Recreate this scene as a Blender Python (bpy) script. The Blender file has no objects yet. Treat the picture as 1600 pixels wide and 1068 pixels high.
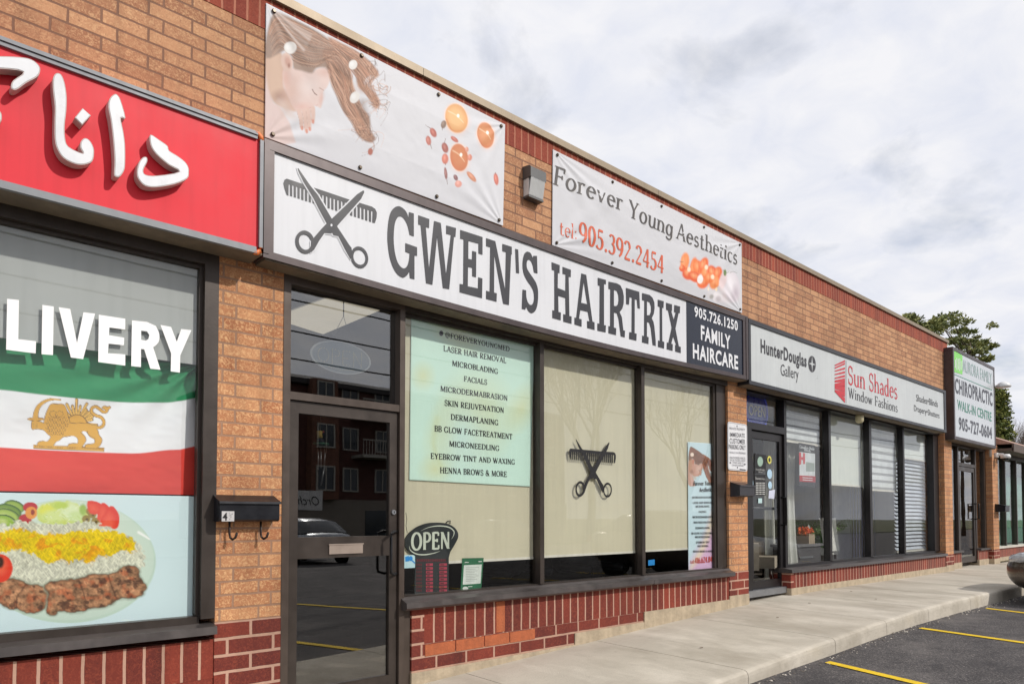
import bpy, bmesh, math, random
import numpy as np
from mathutils import Vector, Matrix, noise as mnoise
from mathutils.geometry import tessellate_polygon

SC = bpy.context.scene
COL = SC.collection
# ------------------------------------------------------------------ camera
F = 1110.0; YAW = math.radians(47.6); PITCH = math.radians(1.78); CD = 4.5; HC = 1.45
SHIFT = (808 - 534 - F * math.tan(PITCH)) / 1600.0
CY = 534 + 1600 * SHIFT
cam_d = bpy.data.cameras.new("camera")
cam = bpy.data.objects.new("camera", cam_d); COL.objects.link(cam)
cam.location = (0, -CD, HC)
cam.rotation_euler = (math.pi / 2 + PITCH, 0, YAW - math.pi / 2)
cam_d.sensor_width = 36.0; cam_d.sensor_fit = 'HORIZONTAL'
cam_d.lens = 36.0 * F / 1600.0
cam_d.shift_y = SHIFT
cam_d.clip_end = 2000.0; cam_d.clip_start = 0.05
SC.camera = cam
# ------------------------------------------------------------------ world, sun, exposure
SUN = Vector((0.46, -1.0, 0.82)).normalized()
SUN_EL = math.asin(SUN.z); SUN_ROT = math.atan2(SUN.x, SUN.y)
w = bpy.data.worlds.new("World"); SC.world = w; w.use_nodes = True
nt = w.node_tree; nt.nodes.clear()
def wn(t, **k):
    n = nt.nodes.new(t)
    for a, b in k.items(): setattr(n, a, b)
    return n
wo = wn('ShaderNodeOutputWorld'); bg = wn('ShaderNodeBackground'); bg.inputs[1].default_value = 0.1
sky = wn('ShaderNodeTexSky'); sky.sky_type = 'NISHITA'; sky.sun_disc = False
sky.sun_elevation = SUN_EL; sky.sun_rotation = SUN_ROT; sky.dust_density = 1.5
tc = wn('ShaderNodeTexCoord'); sp = wn('ShaderNodeSeparateXYZ'); nt.links.new(tc.outputs['Generated'], sp.inputs[0])
zc = wn('ShaderNodeMath', operation='MAXIMUM'); nt.links.new(sp.outputs[2], zc.inputs[0]); zc.inputs[1].default_value = 0.0
za = wn('ShaderNodeMath', operation='ADD'); nt.links.new(zc.outputs[0], za.inputs[0]); za.inputs[1].default_value = 0.22
dx = wn('ShaderNodeMath', operation='DIVIDE'); nt.links.new(sp.outputs[0], dx.inputs[0]); nt.links.new(za.outputs[0], dx.inputs[1])
dy = wn('ShaderNodeMath', operation='DIVIDE'); nt.links.new(sp.outputs[1], dy.inputs[0]); nt.links.new(za.outputs[0], dy.inputs[1])
cb = wn('ShaderNodeCombineXYZ'); nt.links.new(dx.outputs[0], cb.inputs[0]); nt.links.new(dy.outputs[0], cb.inputs[1])
n1 = wn('ShaderNodeTexNoise'); n1.inputs['Scale'].default_value = 2.9; n1.inputs['Detail'].default_value = 9; n1.inputs['Roughness'].default_value = 0.56; n1.inputs['Distortion'].default_value = 0.25
nt.links.new(cb.outputs[0], n1.inputs['Vector'])
r1 = wn('ShaderNodeValToRGB'); r1.color_ramp.elements[0].position = 0.31; r1.color_ramp.elements[1].position = 0.46; r1.color_ramp.elements[0].color = (.62, .62, .62, 1)
nt.links.new(n1.outputs[0], r1.inputs[0])
n2 = wn('ShaderNodeTexNoise'); n2.inputs['Scale'].default_value = 7.5; n2.inputs['Detail'].default_value = 8; n2.inputs['Roughness'].default_value = 0.56; n2.inputs['Distortion'].default_value = 0.4
nt.links.new(cb.outputs[0], n2.inputs['Vector'])
r2 = wn('ShaderNodeValToRGB'); r2.color_ramp.elements[0].position = 0.32; r2.color_ramp.elements[1].position = 0.66
r2.color_ramp.elements[0].color = (7.1, 7.35, 8.2, 1); r2.color_ramp.elements[1].color = (8.4, 8.4, 8.7, 1)
nt.links.new(n2.outputs[0], r2.inputs[0])
mx = wn('ShaderNodeMix', data_type='RGBA')
nt.links.new(r1.outputs[0], mx.inputs[0]); nt.links.new(sky.outputs[0], mx.inputs[6]); nt.links.new(r2.outputs[0], mx.inputs[7])
nt.links.new(mx.outputs[2], bg.inputs[0]); nt.links.new(bg.outputs[0], wo.inputs[0])
sl = bpy.data.lights.new("sun", 'SUN'); sl.energy = 2.6; sl.angle = math.radians(1.2); sl.color = (1.0, 0.95, 0.88)
so = bpy.data.objects.new("sun", sl); COL.objects.link(so); so.location = (6, -12, 12)
so.rotation_euler = SUN.to_track_quat('Z', 'Y').to_euler()
SC.view_settings.view_transform = 'Standard'; SC.view_settings.look = 'None'
SC.view_settings.exposure = 0.12; SC.view_settings.gamma = 1.0
SC.render.engine = 'CYCLES'
SC.cycles.max_bounces = 10; SC.cycles.transparent_max_bounces = 16; SC.cycles.glossy_bounces = 4

# ------------------------------------------------------------------ measuring: a pixel of the photo to a point of a plane
_f = (math.cos(YAW) * math.cos(PITCH), math.sin(YAW) * math.cos(PITCH), math.sin(PITCH))
_r = (math.sin(YAW), -math.cos(YAW), 0.0)
_u = (_r[1]*_f[2]-_r[2]*_f[1], _r[2]*_f[0]-_r[0]*_f[2], _r[0]*_f[1]-_r[1]*_f[0])
def ray(X, Y):
    a = (X - 800) / F; b = (CY - Y) / F
    return tuple(_f[i] + a*_r[i] + b*_u[i] for i in range(3))
def U(X, Y, y=0.0):
    d = ray(X, Y); k = (y + CD) / d[1]
    return Vector((k*d[0], y, HC + k*d[2]))
def UZ(X, Y, z):
    d = ray(X, Y); k = (z - HC) / d[2]
    return Vector((k*d[0], -CD + k*d[1], z))
def px_of(x, y, z):     # numpy-friendly projection
    vx = x; vy = y + CD; vz = z - HC
    dep = vx*_f[0] + vy*_f[1] + vz*_f[2]
    return 800 + F*(vx*_r[0] + vy*_r[1])/dep, CY - F*(vx*_u[0] + vy*_u[1] + vz*_u[2])/dep
GX = [-60, -10, 0, 3, 4.7, 6.5, 7.8, 9, 10.4, 15, 22, 140]
GZ = [-.5, -.4, .03, .175, .255, .335, .385, .415, .425, .405, .41, .41]
KX = [-60, 4, 5.2, 6.6, 9.7, 12.5, 22, 140]
KH = [.1, .105, .11, .145, .17, .18, .18, .18]
def walk_z(x, y): return float(np.interp(x, GX, GZ)) + .02*y
def lot_z(x, y):
    return float(np.interp(x, GX, GZ)) - .031 - float(np.interp(x, KX, KH)) + .015*(max(y, -30) + 1.55)

# ------------------------------------------------------------------ object helpers
def lin(c):
    return tuple(((v/255)/12.92 if v/255 <= .04045 else ((v/255+.055)/1.055)**2.4) for v in c)
class MB:
    def __init__(s): s.v = []; s.f = []; s.m = []; s.uv = None
    def face(s, pts, mi=0):
        b = len(s.v); s.v += [tuple(p) for p in pts]; s.f.append(tuple(range(b, b+len(pts)))); s.m.append(mi)
    def box(s, x0, x1, y0, y1, z0, z1, mi=0):
        if x0 > x1: x0, x1 = x1, x0
        if y0 > y1: y0, y1 = y1, y0
        if z0 > z1: z0, z1 = z1, z0
        b = len(s.v)
        s.v += [(x0,y0,z0),(x1,y0,z0),(x1,y1,z0),(x0,y1,z0),(x0,y0,z1),(x1,y0,z1),(x1,y1,z1),(x0,y1,z1)]
        for q in ((0,3,2,1),(4,5,6,7),(0,1,5,4),(1,2,6,5),(2,3,7,6),(3,0,4,7)):
            s.f.append(tuple(b+i for i in q)); s.m.append(mi)
    def loops(s, loops, mi=0, flip=False):       # flat polygon with holes
        b = len(s.v)
        tris = tessellate_polygon([[Vector(p) for p in l] for l in loops])
        for l in loops: s.v += [tuple(p) for p in l]
        for t in tris:
            s.f.append(tuple(b+i for i in (t if not flip else t[::-1]))); s.m.append(mi)
    def extrude(s, loops, d, mi=0, ms=None):       # flat polygon pushed by vector d
        ms = mi if ms is None else ms
        s.loops(loops, mi)
        d = Vector(d)
        s.loops([[Vector(p)+d for p in l] for l in loops], ms)
        for l in loops:
            n = len(l)
            for i in range(n):
                a = Vector(l[i]); c = Vector(l[(i+1) % n])
                s.face([a, c, c+d, a+d], ms)
    def tube(s, pts, r, n=8, mi=0, cap=True):
        pts = [Vector(p) for p in pts]
        rs = r if isinstance(r, (list, tuple)) else [r]*len(pts)
        rings = []
        for i, p in enumerate(pts):
            t = (pts[min(i+1, len(pts)-1)] - pts[max(i-1, 0)])
            if t.length < 1e-9: t = Vector((0,0,1))
            t.normalize()
            a = t.cross(Vector((0,0,1)) if abs(t.z) < .9 else Vector((1,0,0))).normalized(); c = t.cross(a)
            b = len(s.v)
            for k in range(n):
                g = 2*math.pi*k/n
                s.v.append(tuple(p + (a*math.cos(g) + c*math.sin(g))*rs[i]))
            rings.append(b)
        for i in range(len(rings)-1):
            for k in range(n):
                s.f.append((rings[i]+k, rings[i]+(k+1) % n, rings[i+1]+(k+1) % n, rings[i+1]+k)); s.m.append(mi)
        if cap:
            s.f.append(tuple(rings[0]+k for k in range(n))[::-1]); s.m.append(mi)
            s.f.append(tuple(rings[-1]+k for k in range(n))); s.m.append(mi)
    def lathe(s, prof, c, n=20, mi=0, axis='z'):
        rings = []
        for (r, h) in prof:
            b = len(s.v)
            for k in range(n):
                g = 2*math.pi*k/n; x, y = r*math.cos(g), r*math.sin(g)
                if axis == 'z': s.v.append((c[0]+x, c[1]+y, c[2]+h))
                elif axis == 'y': s.v.append((c[0]+x, c[1]+h, c[2]+y))
                else: s.v.append((c[0]+h, c[1]+x, c[2]+y))
            rings.append(b)
        for i in range(len(rings)-1):
            for k in range(n):
                s.f.append((rings[i]+k, rings[i]+(k+1) % n, rings[i+1]+(k+1) % n, rings[i+1]+k)); s.m.append(mi)
        s.f.append(tuple(rings[0]+k for k in range(n))[::-1]); s.m.append(mi)
        s.f.append(tuple(rings[-1]+k for k in range(n))); s.m.append(mi)
    def disc(s, c, rx, rz, n=28, mi=0):   # flat ellipse in xz facing -y
        s.face([(c[0]+rx*math.cos(2*math.pi*k/n), c[1], c[2]+rz*math.sin(2*math.pi*k/n)) for k in range(n)], mi)
    def build(s, name, mats, parent=None, smooth=False, origin=None):
        me = bpy.data.meshes.new(name)
        o = Vector(origin) if origin is not None else Vector((0,0,0))
        me.from_pydata([tuple(Vector(v)-o) for v in s.v], [], s.f)
        if not isinstance(mats, (list, tuple)): mats = [mats]
        for m in mats: me.materials.append(m)
        me.polygons.foreach_set('material_index', s.m)
        if smooth: me.polygons.foreach_set('use_smooth', [True]*len(s.f))
        me.validate(); me.update()
        ob = bpy.data.objects.new(name, me); COL.objects.link(ob)
        ob.location = o
        if parent is not None: attach(ob, parent)
        return ob
ORIG = {}
def wloc(o):
    p = Vector(o.location) if o.name not in ORIG else ORIG[o.name]
    return p
def attach(ob, parent):
    ob.parent = parent
    # every part is modelled in world space: undo the parent's own placement
    off = Vector((0,0,0)); q = parent
    chain = []
    while q is not None: chain.append(q); q = q.parent
    root = chain[-1]
    # parts sit at identity under their root, so only the root's location counts
    base = Vector(root.location) if len(chain) == 1 else Vector((0,0,0))
    ob.matrix_parent_inverse = Matrix.Translation(base).inverted() if len(chain) == 1 else Matrix.Identity(4)
def tag(o, label=None, cat=None, group=None, kind=None):
    if label: o['label'] = label
    if cat: o['category'] = cat
    if group: o['group'] = group
    if kind: o['kind'] = kind
    return o
def thing(name, loc, label, cat, group=None):
    o = bpy.data.objects.new(name, None); COL.objects.link(o)
    o.location = loc; o.empty_display_size = .2
    return tag(o, label, cat, group)
def struct(o): o['kind'] = 'structure'; return o
def dup(root, loc, label, rotz=None, group=None):
    r = root.copy(); COL.objects.link(r); r.location = loc
    if rotz is not None: r.rotation_euler[2] = rotz
    r['label'] = label
    if group: r['group'] = group
    for ch in root.children:
        c = ch.copy(); COL.objects.link(c); c.parent = r
        for g in ch.children:
            d = g.copy(); COL.objects.link(d); d.parent = c
    return r

# ------------------------------------------------------------------ materials
MATS = {}
def nodes_of(name):
    m = bpy.data.materials.new(name); m.use_nodes = True
    n = m.node_tree; n.nodes.clear()
    out = n.nodes.new('ShaderNodeOutputMaterial'); bs = n.nodes.new('ShaderNodeBsdfPrincipled')
    n.links.new(bs.outputs[0], out.inputs[0])
    return m, n, bs, out
def N(n, t, **k):
    x = n.nodes.new(t)
    for a, b in k.items(): setattr(x, a, b)
    return x
def mat(name, rgb, rough=.6, metal=0., var=.12, scale=6., bump=0., bscale=60., spec=None, coat=0., emit=None):
    if name in MATS: return MATS[name]
    m, n, bs, out = nodes_of(name); c = lin(rgb)
    t = N(n, 'ShaderNodeTexCoord'); no = N(n, 'ShaderNodeTexNoise')
    no.inputs['Scale'].default_value = scale; no.inputs['Detail'].default_value = 6; no.inputs['Roughness'].default_value = .62
    n.links.new(t.outputs['Object'], no.inputs['Vector'])
    mr = N(n, 'ShaderNodeMapRange'); mr.inputs[1].default_value = .3; mr.inputs[2].default_value = .7
    mr.inputs[3].default_value = 1-var; mr.inputs[4].default_value = 1+var
    n.links.new(no.outputs[0], mr.inputs[0])
    mu = N(n, 'ShaderNodeVectorMath', operation='SCALE'); mu.inputs[0].default_value = c
    sm = N(n, 'ShaderNodeMapping'); sm.inputs['Scale'].default_value = (9, 9, .55); n.links.new(t.outputs['Object'], sm.inputs[0])
    sn = N(n, 'ShaderNodeTexNoise'); sn.inputs['Scale'].default_value = 2.2; sn.inputs['Detail'].default_value = 4; n.links.new(sm.outputs[0], sn.inputs['Vector'])
    sr = N(n, 'ShaderNodeMapRange'); sr.inputs[1].default_value = .45; sr.inputs[2].default_value = .75; sr.inputs[3].default_value = 1; sr.inputs[4].default_value = 1-min(.16, .05+var*.5)
    n.links.new(sn.outputs[0], sr.inputs[0])
    ms = N(n, 'ShaderNodeMath', operation='MULTIPLY'); n.links.new(mr.outputs[0], ms.inputs[0]); n.links.new(sr.outputs[0], ms.inputs[1])
    n.links.new(ms.outputs[0], mu.inputs['Scale']); n.links.new(mu.outputs[0], bs.inputs['Base Color'])
    rr = N(n, 'ShaderNodeMapRange'); rr.inputs[1].default_value = .3; rr.inputs[2].default_value = .7
    rr.inputs[3].default_value = max(.02, rough-.08); rr.inputs[4].default_value = min(1, rough+.08)
    n.links.new(no.outputs[0], rr.inputs[0]); n.links.new(rr.outputs[0], bs.inputs['Roughness'])
    bs.inputs['Metallic'].default_value = metal
    if spec is not None: bs.inputs['Specular IOR Level'].default_value = spec
    if coat: bs.inputs['Coat Weight'].default_value = coat; bs.inputs['Coat Roughness'].default_value = .04
    if bump:
        nb = N(n, 'ShaderNodeTexNoise'); nb.inputs['Scale'].default_value = bscale; nb.inputs['Detail'].default_value = 5
        n.links.new(t.outputs['Object'], nb.inputs['Vector'])
        bp = N(n, 'ShaderNodeBump'); bp.inputs['Strength'].default_value = bump; bp.inputs['Distance'].default_value = .01
        n.links.new(nb.outputs[0], bp.inputs['Height']); n.links.new(bp.outputs[0], bs.inputs['Normal'])
    if emit:
        bs.inputs['Emission Color'].default_value = (*lin(emit[0]), 1); bs.inputs['Emission Strength'].default_value = emit[1]
    MATS[name] = m; return m
def brick(name, c1, c2, cm, bw, bh, off=.333, soldier=False, u0=0., v0=0., mort=.009, speck=None, dark=(60,30,20), spk=.5):
    m, n, bs, out = nodes_of(name)
    t = N(n, 'ShaderNodeTexCoord'); s = N(n, 'ShaderNodeSeparateXYZ'); n.links.new(t.outputs['Object'], s.inputs[0])
    # warp a little so that the courses are not ruler-straight
    wz = N(n, 'ShaderNodeTexNoise'); wz.inputs['Scale'].default_value = 9; wz.inputs['Detail'].default_value = 3
    n.links.new(t.outputs['Object'], wz.inputs['Vector'])
    wm = N(n, 'ShaderNodeMath', operation='MULTIPLY_ADD'); wm.inputs[1].default_value = .008; wm.inputs[2].default_value = -.004
    n.links.new(wz.outputs[0], wm.inputs[0])
    a = N(n, 'ShaderNodeMath', operation='ADD'); n.links.new(s.outputs[0], a.inputs[0]); n.links.new(s.outputs[1], a.inputs[1])
    a2 = N(n, 'ShaderNodeMath', operation='ADD'); n.links.new(a.outputs[0], a2.inputs[0]); a2.inputs[1].default_value = 50 - u0
    a3 = N(n, 'ShaderNodeMath', operation='ADD'); n.links.new(a2.outputs[0], a3.inputs[0]); n.links.new(wm.outputs[0], a3.inputs[1])
    b2 = N(n, 'ShaderNodeMath', operation='ADD'); n.links.new(s.outputs[2], b2.inputs[0]); b2.inputs[1].default_value = 20*bh*10 - v0 if not soldier else 0 - v0
    b3 = N(n, 'ShaderNodeMath', operation='ADD'); n.links.new(b2.outputs[0], b3.inputs[0]); n.links.new(wm.outputs[0], b3.inputs[1])
    cbn = N(n, 'ShaderNodeCombineXYZ')
    if soldier:
        n.links.new(b3.outputs[0], cbn.inputs[0]); n.links.new(a3.outputs[0], cbn.inputs[1])
    else:
        n.links.new(a3.outputs[0], cbn.inputs[0]); n.links.new(b3.outputs[0], cbn.inputs[1])
    br = N(n, 'ShaderNodeTexBrick'); br.offset = 0. if soldier else off; br.offset_frequency = 2; br.squash = 1
    br.inputs['Scale'].default_value = 1; br.inputs['Brick Width'].default_value = bw; br.inputs['Row Height'].default_value = bh
    br.inputs['Mortar Size'].default_value = mort; br.inputs['Mortar Smooth'].default_value = .15; br.inputs['Bias'].default_value = 0
    br.inputs['Color1'].default_value = (*lin(c1), 1); br.inputs['Color2'].default_value = (*lin(c2), 1); br.inputs['Mortar'].default_value = (*lin(cm), 1)
    n.links.new(cbn.outputs[0], br.inputs['Vector'])
    col = br.outputs['Color']
    inv = N(n, 'ShaderNodeMath', operation='SUBTRACT'); inv.inputs[0].default_value = 1; n.links.new(br.outputs['Fac'], inv.inputs[1])
    if speck:
        for (cc, sc, lo, hi, am) in ((speck, 48, .48, .62, spk), (dark, 52, .56, .68, .6)):
            q = N(n, 'ShaderNodeTexNoise'); q.inputs['Scale'].default_value = sc; q.inputs['Detail'].default_value = 4; q.inputs['Roughness'].default_value = .7; q.inputs['Distortion'].default_value = 1.4
            n.links.new(t.outputs['Object'], q.inputs['Vector'])
            mr = N(n, 'ShaderNodeMapRange'); mr.inputs[1].default_value = lo; mr.inputs[2].default_value = hi; mr.inputs[4].default_value = am
            n.links.new(q.outputs[0], mr.inputs[0])
            # patches where the face is rougher
            q2 = N(n, 'ShaderNodeTexNoise'); q2.inputs['Scale'].default_value = 5; n.links.new(t.outputs['Object'], q2.inputs['Vector'])
            m2 = N(n, 'ShaderNodeMapRange'); m2.inputs[1].default_value = .25; m2.inputs[2].default_value = .6; m2.inputs[3].default_value = .35; n.links.new(q2.outputs[0], m2.inputs[0])
            mm = N(n, 'ShaderNodeMath', operation='MULTIPLY'); n.links.new(mr.outputs[0], mm.inputs[0]); n.links.new(m2.outputs[0], mm.inputs[1])
            m3 = N(n, 'ShaderNodeMath', operation='MULTIPLY'); n.links.new(mm.outputs[0], m3.inputs[0]); n.links.new(inv.outputs[0], m3.inputs[1])
            x = N(n, 'ShaderNodeMix', data_type='RGBA'); n.links.new(m3.outputs[0], x.inputs[0]); n.links.new(col, x.inputs[6]); x.inputs[7].default_value = (*lin(cc), 1)
            col = x.outputs[2]
    v = N(n, 'ShaderNodeTexNoise'); v.inputs['Scale'].default_value = 1.3; v.inputs['Detail'].default_value = 8; n.links.new(t.outputs['Object'], v.inputs['Vector'])
    vr = N(n, 'ShaderNodeMapRange'); vr.inputs[1].default_value = .3; vr.inputs[2].default_value = .7; vr.inputs[3].default_value = .84; vr.inputs[4].default_value = 1.14; n.links.new(v.outputs[0], vr.inputs[0])
    sm = N(n, 'ShaderNodeMapping'); sm.inputs['Scale'].default_value = (3.2, 3.2, .35); n.links.new(t.outputs['Object'], sm.inputs[0])
    sn = N(n, 'ShaderNodeTexNoise'); sn.inputs['Scale'].default_value = 2; sn.inputs['Detail'].default_value = 6; n.links.new(sm.outputs[0], sn.inputs['Vector'])
    sr = N(n, 'ShaderNodeMapRange'); sr.inputs[1].default_value = .48; sr.inputs[2].default_value = .72; sr.inputs[3].default_value = 1; sr.inputs[4].default_value = .74; n.links.new(sn.outputs[0], sr.inputs[0])
    ms = N(n, 'ShaderNodeMath', operation='MULTIPLY'); n.links.new(vr.outputs[0], ms.inputs[0]); n.links.new(sr.outputs[0], ms.inputs[1])
    sc_ = N(n, 'ShaderNodeVectorMath', operation='SCALE'); n.links.new(col, sc_.inputs[0]); n.links.new(ms.outputs[0], sc_.inputs['Scale'])
    n.links.new(sc_.outputs[0], bs.inputs['Base Color']); bs.inputs['Roughness'].default_value = .85
    nb = N(n, 'ShaderNodeTexNoise'); nb.inputs['Scale'].default_value = 45; nb.inputs['Detail'].default_value = 5; n.links.new(t.outputs['Object'], nb.inputs['Vector'])
    hs = N(n, 'ShaderNodeMath', operation='MULTIPLY_ADD'); n.links.new(nb.outputs[0], hs.inputs[0]); hs.inputs[1].default_value = .55; n.links.new(inv.outputs[0], hs.inputs[2])
    bp = N(n, 'ShaderNodeBump'); bp.inputs['Strength'].default_value = .75; bp.inputs['Distance'].default_value = .006
    n.links.new(hs.outputs[0], bp.inputs['Height']); n.links.new(bp.outputs[0], bs.inputs['Normal'])
    MATS[name] = m; return m
def glassmat(name, tint=(251,252,251), ior=1.5, clear=1.):
    m = bpy.data.materials.new(name); m.use_nodes = True; n = m.node_tree; n.nodes.clear()
    out = N(n, 'ShaderNodeOutputMaterial'); tr = N(n, 'ShaderNodeBsdfTransparent'); gl = N(n, 'ShaderNodeBsdfGlossy')
    tr.inputs[0].default_value = (*[v*clear for v in lin(tint)], 1); gl.inputs['Roughness'].default_value = .0
    f0 = ((ior-1)/(ior+1))**2
    lw = N(n, 'ShaderNodeLayerWeight'); lw.inputs[0].default_value = .5
    pw = N(n, 'ShaderNodeMath', operation='POWER'); n.links.new(lw.outputs['Facing'], pw.inputs[0]); pw.inputs[1].default_value = 5
    fr = N(n, 'ShaderNodeMath', operation='MULTIPLY_ADD'); n.links.new(pw.outputs[0], fr.inputs[0]); fr.inputs[1].default_value = 1-f0; fr.inputs[2].default_value = f0
    t = N(n, 'ShaderNodeTexCoord'); no = N(n, 'ShaderNodeTexNoise'); no.inputs['Scale'].default_value = .9; n.links.new(t.outputs['Object'], no.inputs['Vector'])
    bp = N(n, 'ShaderNodeBump'); bp.inputs['Strength'].default_value = .02; bp.inputs['Distance'].default_value = .05; n.links.new(no.outputs[0], bp.inputs['Height'])
    n.links.new(bp.outputs[0], gl.inputs['Normal'])
    mxs = N(n, 'ShaderNodeMixShader'); n.links.new(fr.outputs[0], mxs.inputs[0]); n.links.new(tr.outputs[0], mxs.inputs[1]); n.links.new(gl.outputs[0], mxs.inputs[2])
    n.links.new(mxs.outputs[0], out.inputs[0]); MATS[name] = m; return m
def vcol(name, rough=.5, spec=.4, trans=0.):
    if name in MATS: return MATS[name]
    m, n, bs, out = nodes_of(name)
    at = N(n, 'ShaderNodeAttribute'); at.attribute_name = 'print'
    n.links.new(at.outputs['Color'], bs.inputs['Base Color']); bs.inputs['Roughness'].default_value = rough
    bs.inputs['Specular IOR Level'].default_value = spec
    t = N(n, 'ShaderNodeTexCoord'); nb = N(n, 'ShaderNodeTexNoise'); nb.inputs['Scale'].default_value = 4; n.links.new(t.outputs['Object'], nb.inputs['Vector'])
    bp = N(n, 'ShaderNodeBump'); bp.inputs['Strength'].default_value = .12; bp.inputs['Distance'].default_value = .02; n.links.new(nb.outputs[0], bp.inputs['Height']); n.links.new(bp.outputs[0], bs.inputs['Normal'])
    MATS[name] = m; return m
# ------------------------------------------------------------------ lettering
def arcpts(cx, cy, rx, ry, a0, a1, n=None):
    n = n or max(4, int(abs(a1-a0)/14))
    return [(cx+rx*math.cos(math.radians(a0+(a1-a0)*i/n)), cy+ry*math.sin(math.radians(a0+(a1-a0)*i/n))) for i in range(n+1)]
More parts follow.
